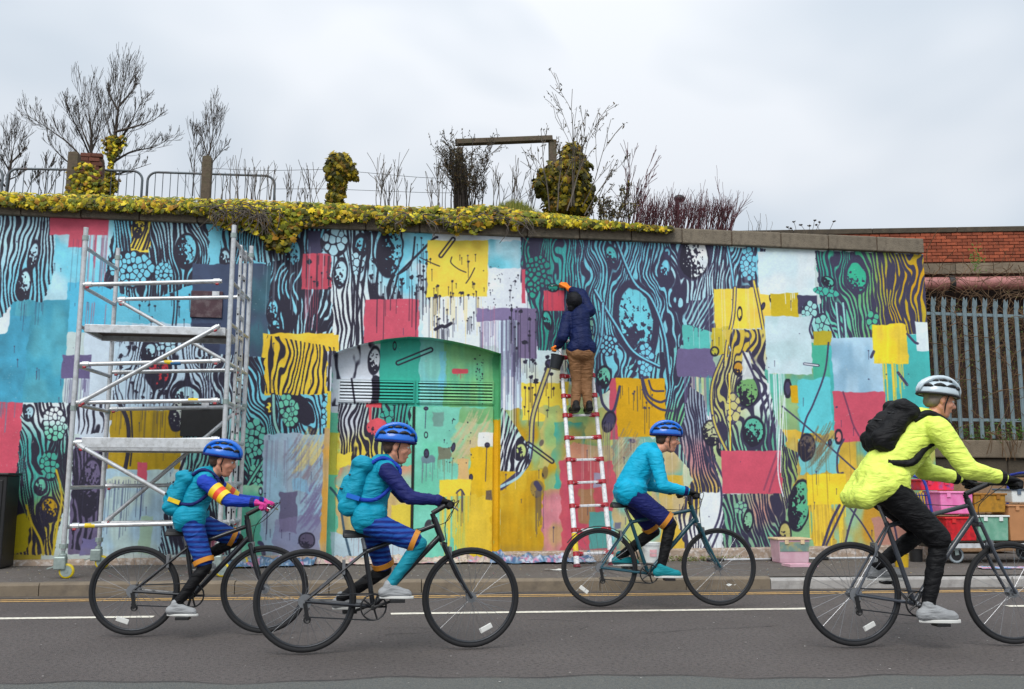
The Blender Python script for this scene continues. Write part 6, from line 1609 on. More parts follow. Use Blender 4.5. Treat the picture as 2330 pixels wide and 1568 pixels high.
cloth('drop_cloth', 'off white paint speckled dust sheet bunched along the doorway sill', [(-0.62, 11.98, 0), (1.62, 11.98, 0), (1.62, 11.62, 0), (-0.72, 11.58, 0)], [S(176, 162, 148), S(198, 186, 174), S(150, 136, 124), S(186, 172, 160), S(168, 156, 144), S(190, 140, 150), S(140, 156, 172)], 0.10, 8, 110)
cloth('drop_cloth', 'clear plastic sheet with blue and pink paint bunched right of the doorway', [(1.5, 11.88, 0), (2.7, 11.88, 0), (2.75, 11.5, 0), (1.45, 11.52, 0)], BL_ + [S(180, 190, 206), S(120, 140, 160), S(190, 196, 206)], 0.13, 14, 70)
# scraps and grit
rl = random.Random(21)
m_scrap = M('paper_scrap', S(206, 206, 202), 0.8, var=0.1)
def scrap(px, py, w, label):
    p = ong(px, py, KH); k = MB(); vs = []
    for i in range(7): vs += [(-w / 2 + w * i / 6, -0.03 + rl.uniform(-.01, .01), 0.008 + rl.uniform(0, .02)), (-w / 2 + w * i / 6, 0.03 + rl.uniform(-.01, .01), 0.008 + rl.uniform(0, .02))]
    k.add(vs, [(2 * i, 2 * i + 2, 2 * i + 3, 2 * i + 1) for i in range(6)]); o = k.build('paper_scrap', m_scrap); o.location = (p.x, p.y, KH); tag(o, label, 'litter')
scrap(1265, 1299, 0.26, 'torn white paper strip on the pavement left of the ladder foot')
scrap(1660, 1335, 0.12, 'small white scrap lying in the gutter near the pale kerb')
fl = MB()
for i in range(900):
    x, y = rl.uniform(-5, 9), rl.uniform(9.95, 11.85) 
    if rl.random() < 0.45: y = 11.85 - abs(rl.gauss(0, 0.25))
    r = rl.uniform(0.003, 0.011); c = rl.choice([S(220, 220, 218)] * 5 + [S(206, 90, 120), S(120, 190, 210), S(230, 200, 90)])
    pts = [(x + r * rl.uniform(0.7, 1.5) * math.cos(a), y + r * rl.uniform(0.7, 1.3) * math.sin(a), KH + 0.004) for a in (0, 1.2, 2.5, 3.7, 5)]
    fl.add(pts, [(0, 1, 2, 3, 4)], c)
for i in range(420):
    x, y = rl.uniform(-4, 8), rl.uniform(4.2, 9.7); r = rl.uniform(0.003, 0.008); c = rl.choice([S(186, 182, 178), S(160, 156, 150), S(60, 58, 58), S(52, 52, 54)])
    fl.add([(x + r * math.cos(a), y + r * math.sin(a), 0.012) for a in (0, 1.2, 2.5, 3.7, 5)], [(0, 1, 2, 3, 4)], c)
fl.build('paint_flecks', m_cloth, fix=False)['kind'] = 'stuff'
wd = MB()
for i in range(420):
    px = rl.gauss(1580, 60) if i < 260 else rl.uniform(1420, 1650); p = at(px, 1270, 11.8); p.z = KH; p.y += rl.uniform(-0.06, 0.06)
    leaf(wd, p + Vector((0, 0, rl.uniform(0.0, 0.06))), (rl.uniform(-1, 1), -0.6, 1), rl.uniform(0.02, 0.05), jit(rl.choice([S(84, 110, 44), S(70, 92, 40), S(110, 110, 60), S(84, 66, 46)])), SLIM)
wd.build('pavement_weeds', m_leaf, fix=False)['kind'] = 'stuff'

# ------------------------------------------------------------------ trolley with paint boxes
m_blue = M('blue_steel', S(36, 52, 150), 0.4, var=0.12, dirt=S(90, 100, 140), dscale=9)
YT_ = 11.05
tl = thing('platform_trolley', (at(2210, 1250, YT_).x, YT_ + 0.3, KH), 'blue tubular platform trolley loaded with paint boxes at the right end of the wall', 'trolley')
xa, xb = at(2128, 1240, YT_).x, at(2420, 1240, YT_).x
zd = at(2200, 1238, YT_).z
k = MB(); k.box(((xa + xb) / 2, YT_ + 0.3, zd - 0.02), (xb - xa, 0.62, 0.045)); k.build('trolley_deck', m_black, tl, world=True, bevel=0.006)
k = MB(); k.box(((xa + xb) / 2, YT_ - 0.014, zd - 0.02), (xb - xa, 0.03, 0.055)); k.build('deck_edge', m_alu_flat, tl, world=True)
def hoop(x, lean, ztop, bars):
    k = MB(); P = []
    y0, y1 = YT_ + 0.03, YT_ + 0.58
    pts = [(x, y0, zd), (x + lean * 0.6, y0, ztop - 0.12), (x + lean, y0 + 0.1, ztop), (x + lean, y1 - 0.1, ztop), (x + lean * 0.6, y1, ztop - 0.12), (x, y1, zd)]
    k.tube(spline(pts, 5), 0.018, 8); k.build('push_handle', m_blue, tl, world=True, smooth=True)
    if bars:
        for i in range(1, 9):
            y = y0 + (y1 - y0) * i / 9; k = MB(); k.tube([(x + lean * 0.05, y, zd + 0.04), (x + lean * 0.55, y, ztop - 0.2)], 0.006, 6); k.build('mesh_bar', m_blue, tl, world=True)
        for f_ in (0.1, 0.55, 0.95):
            k = MB(); k.tube([(x + lean * 0.5 * f_, y0, zd + (ztop - 0.2 - zd) * f_), (x + lean * 0.5 * f_, y1, zd + (ztop - 0.2 - zd) * f_)], 0.008, 6); k.build('mesh_bar', m_blue, tl, world=True)
hoop(xa + 0.05, -0.18, at(2105, 1085, YT_).z, True)
hoop(xb - 0.35, 0.1, at(2300, 1078, YT_).z, False)
for i, (px, py) in enumerate(((2182, 1262), (2390, 1262))):
    for dy in (0.08, 0.52):
        c = at(px, py, YT_); x = c.x
        wr = 0.105; k = MB(); k.box((x, YT_ + dy, zd - 0.065), (0.07, 0.07, 0.03)); k.bar((x, YT_ + dy - 0.028, zd - 0.07), (x + 0.01, YT_ + dy - 0.028, KH + wr), 0.012, 0.05, up=(1, 0, 0)); cs = k.build('castor', m_cast, tl, world=True)
        off = Vector(tl.location)
        k = MB(); k.torus((x + 0.01 - off.x, YT_ + dy - off.y, KH + wr - off.z), wr - 0.02, 0.02, 'y', 28, 8); k.build('tyre', M('grey_tyre', S(150, 160, 166), 0.7), cs, smooth=True)
        k = MB(); k.cyl((x + 0.01 - off.x, YT_ + dy - 0.018 - off.y, KH + wr - off.z), (x + 0.01 - off.x, YT_ + dy + 0.018 - off.y, KH + wr - off.z), wr - 0.035, n=20); k.build('wheel_hub', m_black, cs)
pm = lambda n, c, d=None: M(n, c, 0.5, var=0.14, scale=7, dirt=d, dscale=8, damt=0.8)
def boxat(lab, x0, y0, x1, y1, mat, lid, name='storage_box', dy=0.0, stripe=None):
    a, b = at(x0, y1, YT_ + 0.02 + dy), at(x1, y0, YT_ + 0.02 + dy)
    return crate(name, lab, ((a.x + b.x) / 2, YT_ + 0.2 + dy, a.z), (b.x - a.x, 0.36, b.z - a.z - 0.02), mat, lid, 'paint boxes on the trolley', 0.95, stripe=stripe)
m_whitelid = M('white_lid', S(220, 224, 222), 0.5, var=0.08)
boxat('red plastic storage box, lower left on the blue trolley', 2155, 1176, 2222, 1231, pm('red_box', S(206, 20, 34), S(110, 16, 24)), pm('red_lid', S(206, 40, 40)))
boxat('sea green storage box with a white lid, lower middle on the blue trolley', 2228, 1172, 2294, 1231, pm('green_box', S(104, 160, 136), S(140, 180, 160)), m_whitelid)
boxat('bright pink storage box with a dark blot, upper left on the blue trolley', 2142, 1118, 2213, 1170, pm('pink_box', S(232, 116, 178), S(240, 150, 200)), pm('pink_lid', S(236, 140, 190)))
boxat('ochre paint smeared storage box, upper middle on the blue trolley', 2219, 1122, 2288, 1166, pm('ochre_box', S(178, 128, 34), S(120, 90, 30)), pm('ochre_lid', S(150, 100, 30)))
boxat('red and blue painted tub on top of the pink box', 2096, 1090, 2172, 1116, pm('coral_box', S(222, 36, 64), S(40, 90, 150)), pm('coral_lid', S(206, 50, 80)), dy=0.22)
boxat('brown cardboard box at the right end of the blue trolley', 2300, 1148, 2372, 1231, M('cardboard', S(176, 124, 82), 0.85, var=0.1, scale=6), M('cardboard_flap', S(186, 134, 92), 0.85), 'cardboard_box')
boxat('white plastic tub on top of the cardboard box', 2304, 1112, 2366, 1144, m_whitelid, pm('grey_lid', S(90, 104, 120)), 'storage_box')
for px, py, mt, lab in ((2085, 1270, m_black, 'dark paint kettle on the ground under the left end of the trolley'), (2052, 1282, pm('mustard_pot', S(196, 160, 20)), 'mustard yellow paint pot on the pavement left of the trolley')):
    p = ong(px, py + 8, KH); r_ = thing('paint_pot', (p.x, p.y, KH), lab, 'paint pot')
    k = MB(); lathe(k, (0, 0, 0), [(0, 0), (0.075, 0), (0.085, 0.15), (0.09, 0.155), (0.08, 0.155), (0.078, 0.12), (0, 0.12)], 18); k.build('pot_body', mt, r_, smooth='auto')
    k = MB(); k.tube([Vector((math.cos(t) * 0.086, -0.01, 0.14 + 0.07 * math.sin(t))) for t in [math.pi * i / 10 for i in range(11)]], 0.0025, 5); k.build('wire_handle', m_alu, r_)
p = ong(2282, 1294, KH); o_ = cloth('plastic_sheet', 'flat paint smeared plastic sheet on the pavement in front of the trolley', [(p.x - 0.3, p.y + 0.12, 0), (p.x + 0.35, p.y + 0.1, 0), (p.x + 0.35, p.y - 0.12, 0), (p.x - 0.34, p.y - 0.1, 0)], [S(190, 200, 214), S(110, 150, 190), S(206, 130, 150), S(206, 206, 210)], 0.015, 31, 24, 8, 'sheet')
# ------------------------------------------------------------------ people
m_skin = M('skin', S(214, 150, 122), 0.5, var=0.06, scale=30)
m_skin.node_tree.nodes['Principled BSDF'].inputs['Subsurface Weight'].default_value = 0.08
m_hair = M('brown_hair', S(70, 48, 34), 0.7, var=0.3, scale=60)
m_eye = M('eye_white', S(230, 228, 222), 0.3, var=0.02)
m_iris = M('iris', S(40, 34, 30), 0.2)
m_lip = M('lip', S(176, 96, 88), 0.5)
V = Vector
def ik(a, b, l1, l2, pole):
    a, b, pole = V(a), V(b), V(pole)
    d = b - a; L = d.length
    L_ = min(L, (l1 + l2) * 0.999); d.normalize()
    x = (l1 * l1 - l2 * l2 + L_ * L_) / (2 * L_)
    h = math.sqrt(max(l1 * l1 - x * x, 0))
    p = pole - d * pole.dot(d); p.normalize()
    return a + d * (x * L / L_) + p * h
def head_elems(c, f, u, s, nz=1.0):
    """cranium, face, jaw, nose, brow, ears; f faces forward, u is up"""
    f = V(f).normalized(); u = V(u); u = (u - f * u.dot(f)).normalized(); l = u.cross(f)
    R3 = Matrix((f, l, u)).transposed()
    g = lambda x, y, z: V(c) + R3 @ V((x, y, z)) * s
    e = [('e', g(-0.012, 0, 0.03), (0.098 * s, 0.076 * s, 0.092 * s), R3), ('e', g(0.02, 0, -0.035), (0.072 * s, 0.06 * s, 0.085 * s), R3),
         ('c', g(0.045, 0, -0.098), g(0.062, 0, -0.094), 0.03 * s, 0.024 * s), ('c', g(-0.01, 0.045, -0.055), g(0.04, 0.02, -0.1), 0.026 * s, 0.024 * s), ('c', g(-0.01, -0.045, -0.055), g(0.04, -0.02, -0.1), 0.026 * s, 0.024 * s),
         ('c', g(0.086, 0, 0.012), g(0.092 + 0.02 * nz, 0, -0.028), 0.011 * s, 0.016 * s * nz ** 0.5), ('c', g(0.088 + 0.012 * nz, 0.012, -0.034), g(0.088 + 0.012 * nz, -0.012, -0.034), 0.011 * s, 0.011 * s),
         ('c', g(0.08, 0.03, 0.022), g(0.08, -0.03, 0.022), 0.014 * s, 0.014 * s), ('c', g(0.078, 0.022, -0.066), g(0.078, -0.022, -0.066), 0.012 * s, 0.012 * s),
         ('c', g(0.066, 0.036, -0.02), g(0.05, 0.046, -0.035), 0.022 * s, 0.02 * s), ('c', g(0.066, -0.036, -0.02), g(0.05, -0.046, -0.035), 0.022 * s, 0.02 * s),
         ('e', g(-0.012, 0.076, -0.008), (0.02 * s, 0.009 * s, 0.031 * s), R3), ('e', g(-0.012, -0.076, -0.008), (0.02 * s, 0.009 * s, 0.031 * s), R3)]
    return e, g, R3
def face_parts(root, g, R3, s):
    for sy in (1, -1):
        k = MB(); k.ell(g(0.079, 0.03 * sy, 0.002), (0.0125 * s, 0.014 * s, 0.0105 * s), R3, 12, 8); o = k.build('eye', m_eye, root, smooth=True)
        k = MB(); k.ell(g(0.0895, 0.031 * sy, 0.002), (0.003 * s, 0.006 * s, 0.006 * s), R3, 10, 6); k.build('iris', m_iris, o, smooth=True)
        k = MB(); k.tube([g(0.093, 0.016 * sy, 0.024), g(0.092, 0.032 * sy, 0.029), g(0.08, 0.048 * sy, 0.024)], 0.0045 * s, 6); k.build('eyebrow', m_hair, root)
    k = MB(); k.tube([g(0.087, 0.02, -0.068), g(0.0915, 0, -0.066), g(0.087, -0.02, -0.068)], 0.0048 * s, 6); k.build('mouth', m_lip, root, smooth=True)
def grip_hand(w, gc, ax, fw, up, s, inner, r=0.0):
    """palm, four unequal fingers curled round a bar along ax at gc, and a thumb from the side of the palm"""
    w, gc, ax, fw, up = V(w), V(gc), V(ax), V(fw), V(up)
    e = []
    K = gc + up * 0.024 * s + fw * 0.004 * s
    for off in (-0.027, -0.009, 0.009, 0.027): e.append(('c', w.lerp(K, 0.25) + ax * off * 0.7 * s, K + ax * off * s, 0.014 * s + r, 0.0115 * s + r))
    for i, off in enumerate((-0.03, -0.0105, 0.0105, 0.03)):
        ln_ = (0.86, 1.0, 1.04, 0.94)[i] if inner > 0 else (0.94, 1.04, 1.0, 0.86)[i]
        b = ax * off * s * 1.06
        p0 = K + b; p1 = gc + b + fw * 0.032 * s * ln_ + up * 0.012 * s; p2 = gc + b + fw * 0.027 * s * ln_ - up * 0.018 * s; p3 = gc + b - up * 0.027 * s * ln_ - fw * 0.004 * s
        e += [('c', p0, p1, 0.0098 * s + r, 0.0092 * s + r), ('c', p1, p2, 0.0092 * s + r, 0.0086 * s + r), ('c', p2, p3, 0.0086 * s + r, 0.0078 * s + r)]
    t0 = w.lerp(K, 0.35) + ax * inner * 0.03 * s; t1 = gc + ax * inner * 0.05 * s - fw * 0.012 * s + up * 0.006 * s; t2 = gc + ax * inner * 0.046 * s + fw * 0.014 * s - up * 0.02 * s
    e += [('c', t0, t1, 0.013 * s + r, 0.0108 * s + r), ('c', t1, t2, 0.0108 * s + r, 0.0088 * s + r)]
    return e
def limb(e, a, m, b, r0, r1, r2, r3):
    e += [('c', a, m, r0, r1), ('c', m, b, r2, r3)]
def shoe_parts(root, heel, toe, mat, sole, s):
    h, t = V(heel), V(toe); d = (t - h).normalized(); up = V((0, 0, 1)); up = (up - d * up.dot(d)).normalized(); l = up.cross(d)
    e = [('c', h + up * 0.042 * s, t + up * 0.034 * s - d * 0.03 * s, 0.042 * s, 0.036 * s), ('c', h + up * 0.07 * s + d * 0.05 * s, t + up * 0.045 * s - d * 0.07 * s, 0.042 * s, 0.034 * s), ('c', t + up * 0.033 * s - d * 0.06 * s + l * 0.01 * s, t + up * 0.03 * s - d * 0.02 * s, 0.043 * s, 0.033 * s), ('c', h + up * 0.05 * s + d * 0.03 * s, h + up * 0.1 * s + d * 0.035 * s, 0.04 * s, 0.037 * s)]
    o = blob('shoe', e, 0.008, mat, root, 2)
    k = MB(); R3 = Matrix((d, l, up)).transposed(); L_ = (t - h).length
    prof = []
    for i in range(16):
        a = 2 * math.pi * i / 16; x = math.cos(a); w = 0.043 if x > 0 else 0.036
        prof.append((x * (L_ / 2 + 0.03 * s), math.sin(a) * w * s))
    c = (h + t) / 2; vs = [c + R3 @ V((x, y, z * s)) for z in (-0.004, 0.016) for x, y in prof]
    k.add(vs, [tuple(range(15, -1, -1)), tuple(range(16, 32))] + [(i, (i + 1) % 16, (i + 1) % 16 + 16, i + 16) for i in range(16)]); k.build('sole', sole, o, bevel=0.004)
    return o
def helmet(root, c, f, u, s, mat, dark, strap=True):
    f = V(f).normalized(); u = V(u); u = (u - f * u.dot(f)).normalized(); l = u.cross(f); R3 = Matrix((f, l, u)).transposed()
    c = V(c)
    def P(th, ph, k=1.0):      # th round from front, ph up
        return c + R3 @ V((math.cos(th) * math.cos(ph) * 0.15 * k - 0.014, math.sin(th) * math.cos(ph) * 0.108 * k, math.sin(ph) * 0.112 * k + 0.03 + 0.010 * math.cos(th))) * s
    k = MB(); nu, nv = 28, 8; vs, fs = [], []
    for j in range(nv + 1):
        ph = -0.12 + (math.pi / 2 + 0.12) * j / nv
        for i in range(nu): vs.append(P(2 * math.pi * i / nu, ph, 0.965))
    for j in range(nv):
        for i in range(nu): q = (i + 1) % nu; fs.append((j * nu + i, j * nu + q, (j + 1) * nu + q, (j + 1) * nu + i))
    k.add(vs, fs); hl = k.build('helmet', mat, root, smooth=True)
    so = hl.modifiers.new('t', 'SOLIDIFY'); so.thickness = 0.012 * s
    # raised shell: a rim band and five ribs front to back
    k = MB(); n = 32
    for i in range(n):
        a, b = 2 * math.pi * i / n, 2 * math.pi * (i + 1) / n
    k.tube([P(2 * math.pi * i / n, -0.1, 0.985) for i in range(n)], 0.010 * s, 8, closed=True); k.build('helmet_rim', dark, hl, smooth=True)
    for th0, ph, ln_ in ((0.55, 0.42, 0.3), (1.15, 0.5, 0.34), (1.85, 0.5, 0.34), (2.5, 0.42, 0.3), (0.85, 0.95, 0.3), (1.57, 1.0, 0.36), (2.3, 0.95, 0.3), (0.3, 0.8, 0.25)):
        for sy in (1, -1):
            pts = [P(sy * (th0 + ln_ * t), ph + 0.04 * math.cos(t * 3), 0.992) for t in (-1, -0.5, 0, 0.5, 1)]
            k = MB(); k.tube(pts, [0.003 * s, 0.011 * s, 0.013 * s, 0.011 * s, 0.003 * s], 8); k.build('helmet_vent', m_black, hl, smooth=True)
    for off in (-0.3, 0.0, 0.3):
        pts = []
        for i in range(13):
            t = math.pi * i / 12; x = math.cos(t); z = math.sin(t)
            w = math.cos(off * 1.25); y = math.sin(off * 1.25)
            pts.append(c + R3 @ V((x * 0.152 * (0.72 + 0.28 * w) - 0.014, y * 0.11 * (0.55 + 0.45 * z), z * 0.118 * (0.62 + 0.38 * w) + 0.03 + 0.01 * x)) * s)
        k = MB(); rr = [0.006 * s + 0.012 * s * math.sin(math.pi * i / 12) for i in range(13)]
        k.tube(pts, rr, 8); k.build('helmet_rib', mat, hl, smooth=True)
    if strap:
        for sy in (1, -1):
            k = MB(); k.tube([c + R3 @ V((0.02, 0.092 * sy, 0.02)) * s, c + R3 @ V((0.01, 0.08 * sy, -0.05)) * s, c + R3 @ V((0.035, 0.03 * sy, -0.128)) * s], 0.005 * s, 5); k.build('chin_strap', m_black, hl)
    return hl

# ------------------------------------------------------------------ bicycles
m_tyre = M('bike_tyre', S(26, 26, 28), 0.8, var=0.2, scale=20)
m_rim = M('dark_rim', S(52, 54, 58), 0.4, metal=0.6, var=0.1)
m_steel = M('bike_steel', S(150, 152, 156), 0.3, metal=0.8, var=0.1)
m_saddle = M('saddle_black', S(24, 24, 26), 0.55, var=0.2)
m_refl = M('spoke_reflector', S(214, 214, 210), 0.3, var=0.06)
def bike(c):
    root = thing('bicycle', c['loc'], c['bike_label'], 'bicycle', 'bicycles ridden along the road', c['rz'])
    R_, wb = c['R'], c['wb']; fm = c['frame']
    rh, fh = V((0, 0, R_)), V((wb, 0, R_)); bb = V((c['bb'][0], 0, c['bb'][1])); sd = V((c['sad'][0], 0, c['sad'][1]))
    ht = V((c['ht'][0], 0, c['ht'][1])); ax = (fh + V((-0.05, 0, 0.0)) - ht).normalized(); hb = ht + ax * 0.14
    sc_ = bb.lerp(sd, 0.74)
    k = MB()
    k.tube([bb, bb.lerp(sd, 0.78)], 0.017, 10); k.tube([sc_ , ht + ax * 0.03], 0.016, 10); k.tube([bb, hb - ax * 0.03], 0.02, 10); k.tube([ht - ax * 0.015, hb + ax * 0.01], 0.022, 12)
    for sy in (-1, 1):
        k.tube([bb + V((-0.02, 0.02 * sy, 0)), rh + V((0.0, 0.062 * sy, 0))], 0.0105, 8); k.tube([sc_ + V((0, 0.016 * sy, 0)), rh + V((0, 0.062 * sy, 0))], 0.0085, 8)
    k.tube([bb + V((0, -0.036, 0)), bb + V((0, 0.036, 0))], 0.024, 12)
    k.build('frame', fm, root, smooth='auto')
    k = MB(); cr = hb + ax * 0.03
    k.tube([cr + V((0, -0.05, 0)), cr + V((0, 0.05, 0))], 0.018, 8)
    for sy in (-1, 1): k.tube(spline([cr + V((0, 0.05 * sy, 0)), cr.lerp(fh, 0.6) + V((-0.012, 0.055 * sy, 0)), fh + V((0, 0.055 * sy, 0))], 4), [0.014] * 5 + [0.011] * 4, 8)
    k.build('fork', fm, root, smooth='auto')
    for h in (rh, fh):
        k = MB(); k.torus(h, R_ - 0.035, 0.011, 'y', 44, 8)
        wh = k.build('wheel', m_rim, root, smooth=True)
        k = MB(); k.torus(h, R_ - 0.017, 0.0175, 'y', 52, 10); k.build('tyre', c.get('tyre', m_tyre), wh, smooth=True)
        k = MB(); k.cyl(h - V((0, 0.045, 0)), h + V((0, 0.045, 0)), 0.018, n=12); k.cyl(h - V((0, 0.03, 0)), h - V((0, 0.026, 0)), 0.034, n=14); k.cyl(h + V((0, 0.026, 0)), h + V((0, 0.03, 0)), 0.034, n=14); k.build('hub', m_steel, wh)
        k = MB()
        for i in range(28):
            a = 2 * math.pi * i / 28 + 0.1; sy = 1 if i % 2 else -1; a2 = a + (0.5 if i % 4 < 2 else -0.5)
            k.tube([h + V((math.cos(a2) * 0.03, 0.028 * sy, math.sin(a2) * 0.03)), h + V((math.cos(a) * (R_ - 0.04), 0, math.sin(a) * (R_ - 0.04)))], 0.0013, 4)
        k.build('spokes', m_steel, wh)['kind'] = 'stuff'
        a = c.get('refl', -1.9) if h is rh else c.get('refl2', -1.1)
        if a is not None:
            p = h + V((math.cos(a), 0, math.sin(a))) * (R_ * 0.7); d = V((-math.sin(a), 0, math.cos(a)))
            k = MB(); k.bar(p - d * 0.045, p + d * 0.045, 0.012, 0.035, up=(math.cos(a), 0, math.sin(a))); k.build('reflector', m_refl, wh, bevel=0.004)
    # drivetrain, right side
    k = MB(); k.torus(bb - V((0, 0.05, 0)), 0.082, 0.006, 'y', 36, 6)
    for i in range(5): a = i * 1.2566; k.tube([bb - V((0, 0.05, 0)), bb + V((math.cos(a) * 0.08, -0.05, math.sin(a) * 0.08))], 0.007, 6)
    k.build('chainring', m_black, root)
    k = MB(); k.cyl(rh - V((0, 0.056, 0)), rh - V((0, 0.038, 0)), 0.045, 0.03, 18); k.build('sprocket_cassette', m_steel, root)
    k = MB(); y = -0.052
    P = [bb + V((math.cos(t) * 0.085, y, math.sin(t) * 0.085)) for t in [math.pi / 2 - math.pi * i / 8 for i in range(9)]] + [rh + V((0.03, y, -0.10)), rh + V((0.015, y, -0.125)), rh + V((-0.005, y, -0.09)), rh + V((0.03, y, -0.045))] + [rh + V((math.cos(t) * 0.042, y, math.sin(t) * 0.042)) for t in [-0.3 - 2.6 * i / 6 - math.pi * 0.6 for i in range(7)]]
    k.tube(P, 0.0045, 5, closed=True); k.build('chain', m_rim, root)
    k = MB(); k.bar(rh + V((0.0, -0.062, -0.01)), rh + V((0.02, -0.058, -0.12)), 0.012, 0.025, up=(1, 0, 0)); k.torus(rh + V((0.017, -0.055, -0.115)), 0.02, 0.006, 'y', 14, 6); k.build('derailleur', m_black, root)
    ca = c['crank']; cl = c.get('cl', 0.165)
    ped = []
    for sy, a in ((-1, ca), (1, ca + math.pi)):
        o_ = bb + V((0, 0.068 * sy, 0)); e = o_ + V((math.cos(a) * cl, 0, math.sin(a) * cl))
        k = MB(); k.bar(o_, e, 0.016, 0.026, up=(0, 1, 0)); k.cyl(o_ - V((0, 0.02 * sy, 0)), o_ + V((0, 0.009 * sy, 0)), 0.018, n=10); cko = k.build('crank_arm', c.get('crankm', m_black), root, bevel=0.004)
        pc = e + V((0, 0.062 * sy, 0)); k = MB(); k.box(pc, (0.095, 0.085, 0.022)); k.cyl(e, pc, 0.007, n=8); k.build('pedal', m_black, cko, bevel=0.005)
        ped.append(pc)
    # seat post, saddle
    k = MB(); k.tube([bb.lerp(sd, 0.72), sd - V((0, 0, 0.035))], 0.0135, 10); k.build('seat_post', m_steel, root)
    k = MB(); vs, fs = [], []; prof = [(-0.13, 0.07), (-0.1, 0.076), (-0.05, 0.066), (0.0, 0.04), (0.06, 0.024), (0.13, 0.02), (0.145, 0.012)]
    for x, w in prof:
        zt_ = 0.012 + (0.01 if x < -0.08 else 0)
        vs += [sd + V((x, -w, -0.03)), sd + V((x, -w * 0.9, 0.0)), sd + V((x, 0, zt_)), sd + V((x, w * 0.9, 0.0)), sd + V((x, w, -0.03))]
    for i in range(len(prof) - 1):
        for j in range(4): a = i * 5 + j; fs.append((a, a + 5, a + 6, a + 1))
        fs.append((i * 5 + 4, i * 5 + 9, i * 5 + 5, i * 5))
    fs += [(0, 1, 2, 3, 4), tuple(len(prof) * 5 - 5 + j for j in (4, 3, 2, 1, 0))]
    k.add(vs, fs); k.build('saddle', m_saddle, root, bevel=0.008, smooth='auto')
    # bars
    gx, gz, gw = c['grip']; st = ht - ax * 0.05; cb = V((gx + 0.03 if gx < ht.x + 0.1 else gx - 0.02, 0, gz))
    k = MB(); k.tube([ht, st], 0.017, 10); k.tube([st, cb], 0.017, 10); k.build('stem', m_black, root, smooth='auto')
    k = MB(); k.tube(spline([V((gx, -gw - 0.06, gz)), V((gx, -gw + 0.06, gz)), V((cb.x, -0.08, gz)), V((cb.x, 0.08, gz)), V((gx, gw - 0.06, gz)), V((gx, gw + 0.06, gz))], 5), 0.0115, 8)
    hb_ = k.build('handlebar', m_black, root, smooth=True)
    for sy in (-1, 1):
        k = MB(); k.tube([V((gx, sy * (gw - 0.06), gz)), V((gx, sy * (gw + 0.065), gz))], 0.0165, 10); k.build('grip', c.get('gripm', m_rubber), hb_)
        k = MB(); k.tube([V((gx, sy * (gw - 0.08), gz)), V((gx + 0.05, sy * (gw - 0.07), gz - 0.02)), V((gx + 0.055, sy * (gw + 0.03), gz - 0.035))], 0.006, 6); k.build('brake_lever', m_steel, hb_)
    for sy in (-1, 1):
        a0 = V((gx + 0.03, sy * (gw - 0.09), gz - 0.01)); tgt = cr + V((0.02, 0.03 * sy, 0)) if sy < 0 else ht.lerp(sd, 0.5) + V((0, 0.02, -0.03))
        k = MB(); k.tube(spline([a0, V((max(gx, ht.x) + 0.09, sy * 0.1, gz + 0.02)), V((ht.x + 0.07, sy * 0.03, ht.z - 0.02)), tgt], 6), 0.003, 5); k.build('brake_cable', m_black, root)
    for h, p_ in ((rh, sc_.lerp(rh, 0.32)), (fh, cr)):
        q = h + (p_ - h).normalized() * (R_ - 0.02)
        k = MB()
        for sy in (-1, 1): k.bar(q + V((0, 0.028 * sy, -0.03)), q + V((0, 0.03 * sy, 0.06)), 0.014, 0.02, up=(1, 0, 0))
        k.bar(q + V((0, -0.03, 0.055)), q + V((0, 0.03, 0.055)), 0.014, 0.014); k.build('brake_caliper', m_steel, root)
    k = MB(); m_ = bb.lerp(hb, 0.48); dv = (hb - bb).normalized(); nv_ = V((-dv.z, 0, dv.x)); q = m_ + nv_ * 0.062
    if c.get('bottle'):
        k.tube([q - dv * 0.09, q + dv * 0.06, q + dv * 0.075, q + dv * 0.1], [0.035, 0.035, 0.02, 0.014], 14); k.build('water_bottle', c['bottle'], root, smooth='auto')
    for h, s0, s1 in ((rh, 0.2, 2.5),) if c.get('guard') else ():
        k = MB(); P = [h + V((math.cos(t), 0, math.sin(t))) * (R_ + 0.02) for t in [s0 + (s1 - s0) * i / 14 for i in range(15)]]
        vs = []; fs = []
        for p in P: vs += [p + V((0, -0.025, -0.004)), p, p + V((0, 0.025, -0.004))]
        for i in range(14):
            for j in range(2): a = i * 3 + j; fs.append((a, a + 3, a + 4, a + 1))
        k.add(vs, fs); o = k.build('mudguard', m_black, root); so = o.modifiers.new('t', 'SOLIDIFY'); so.thickness = 0.003
    return root, ped

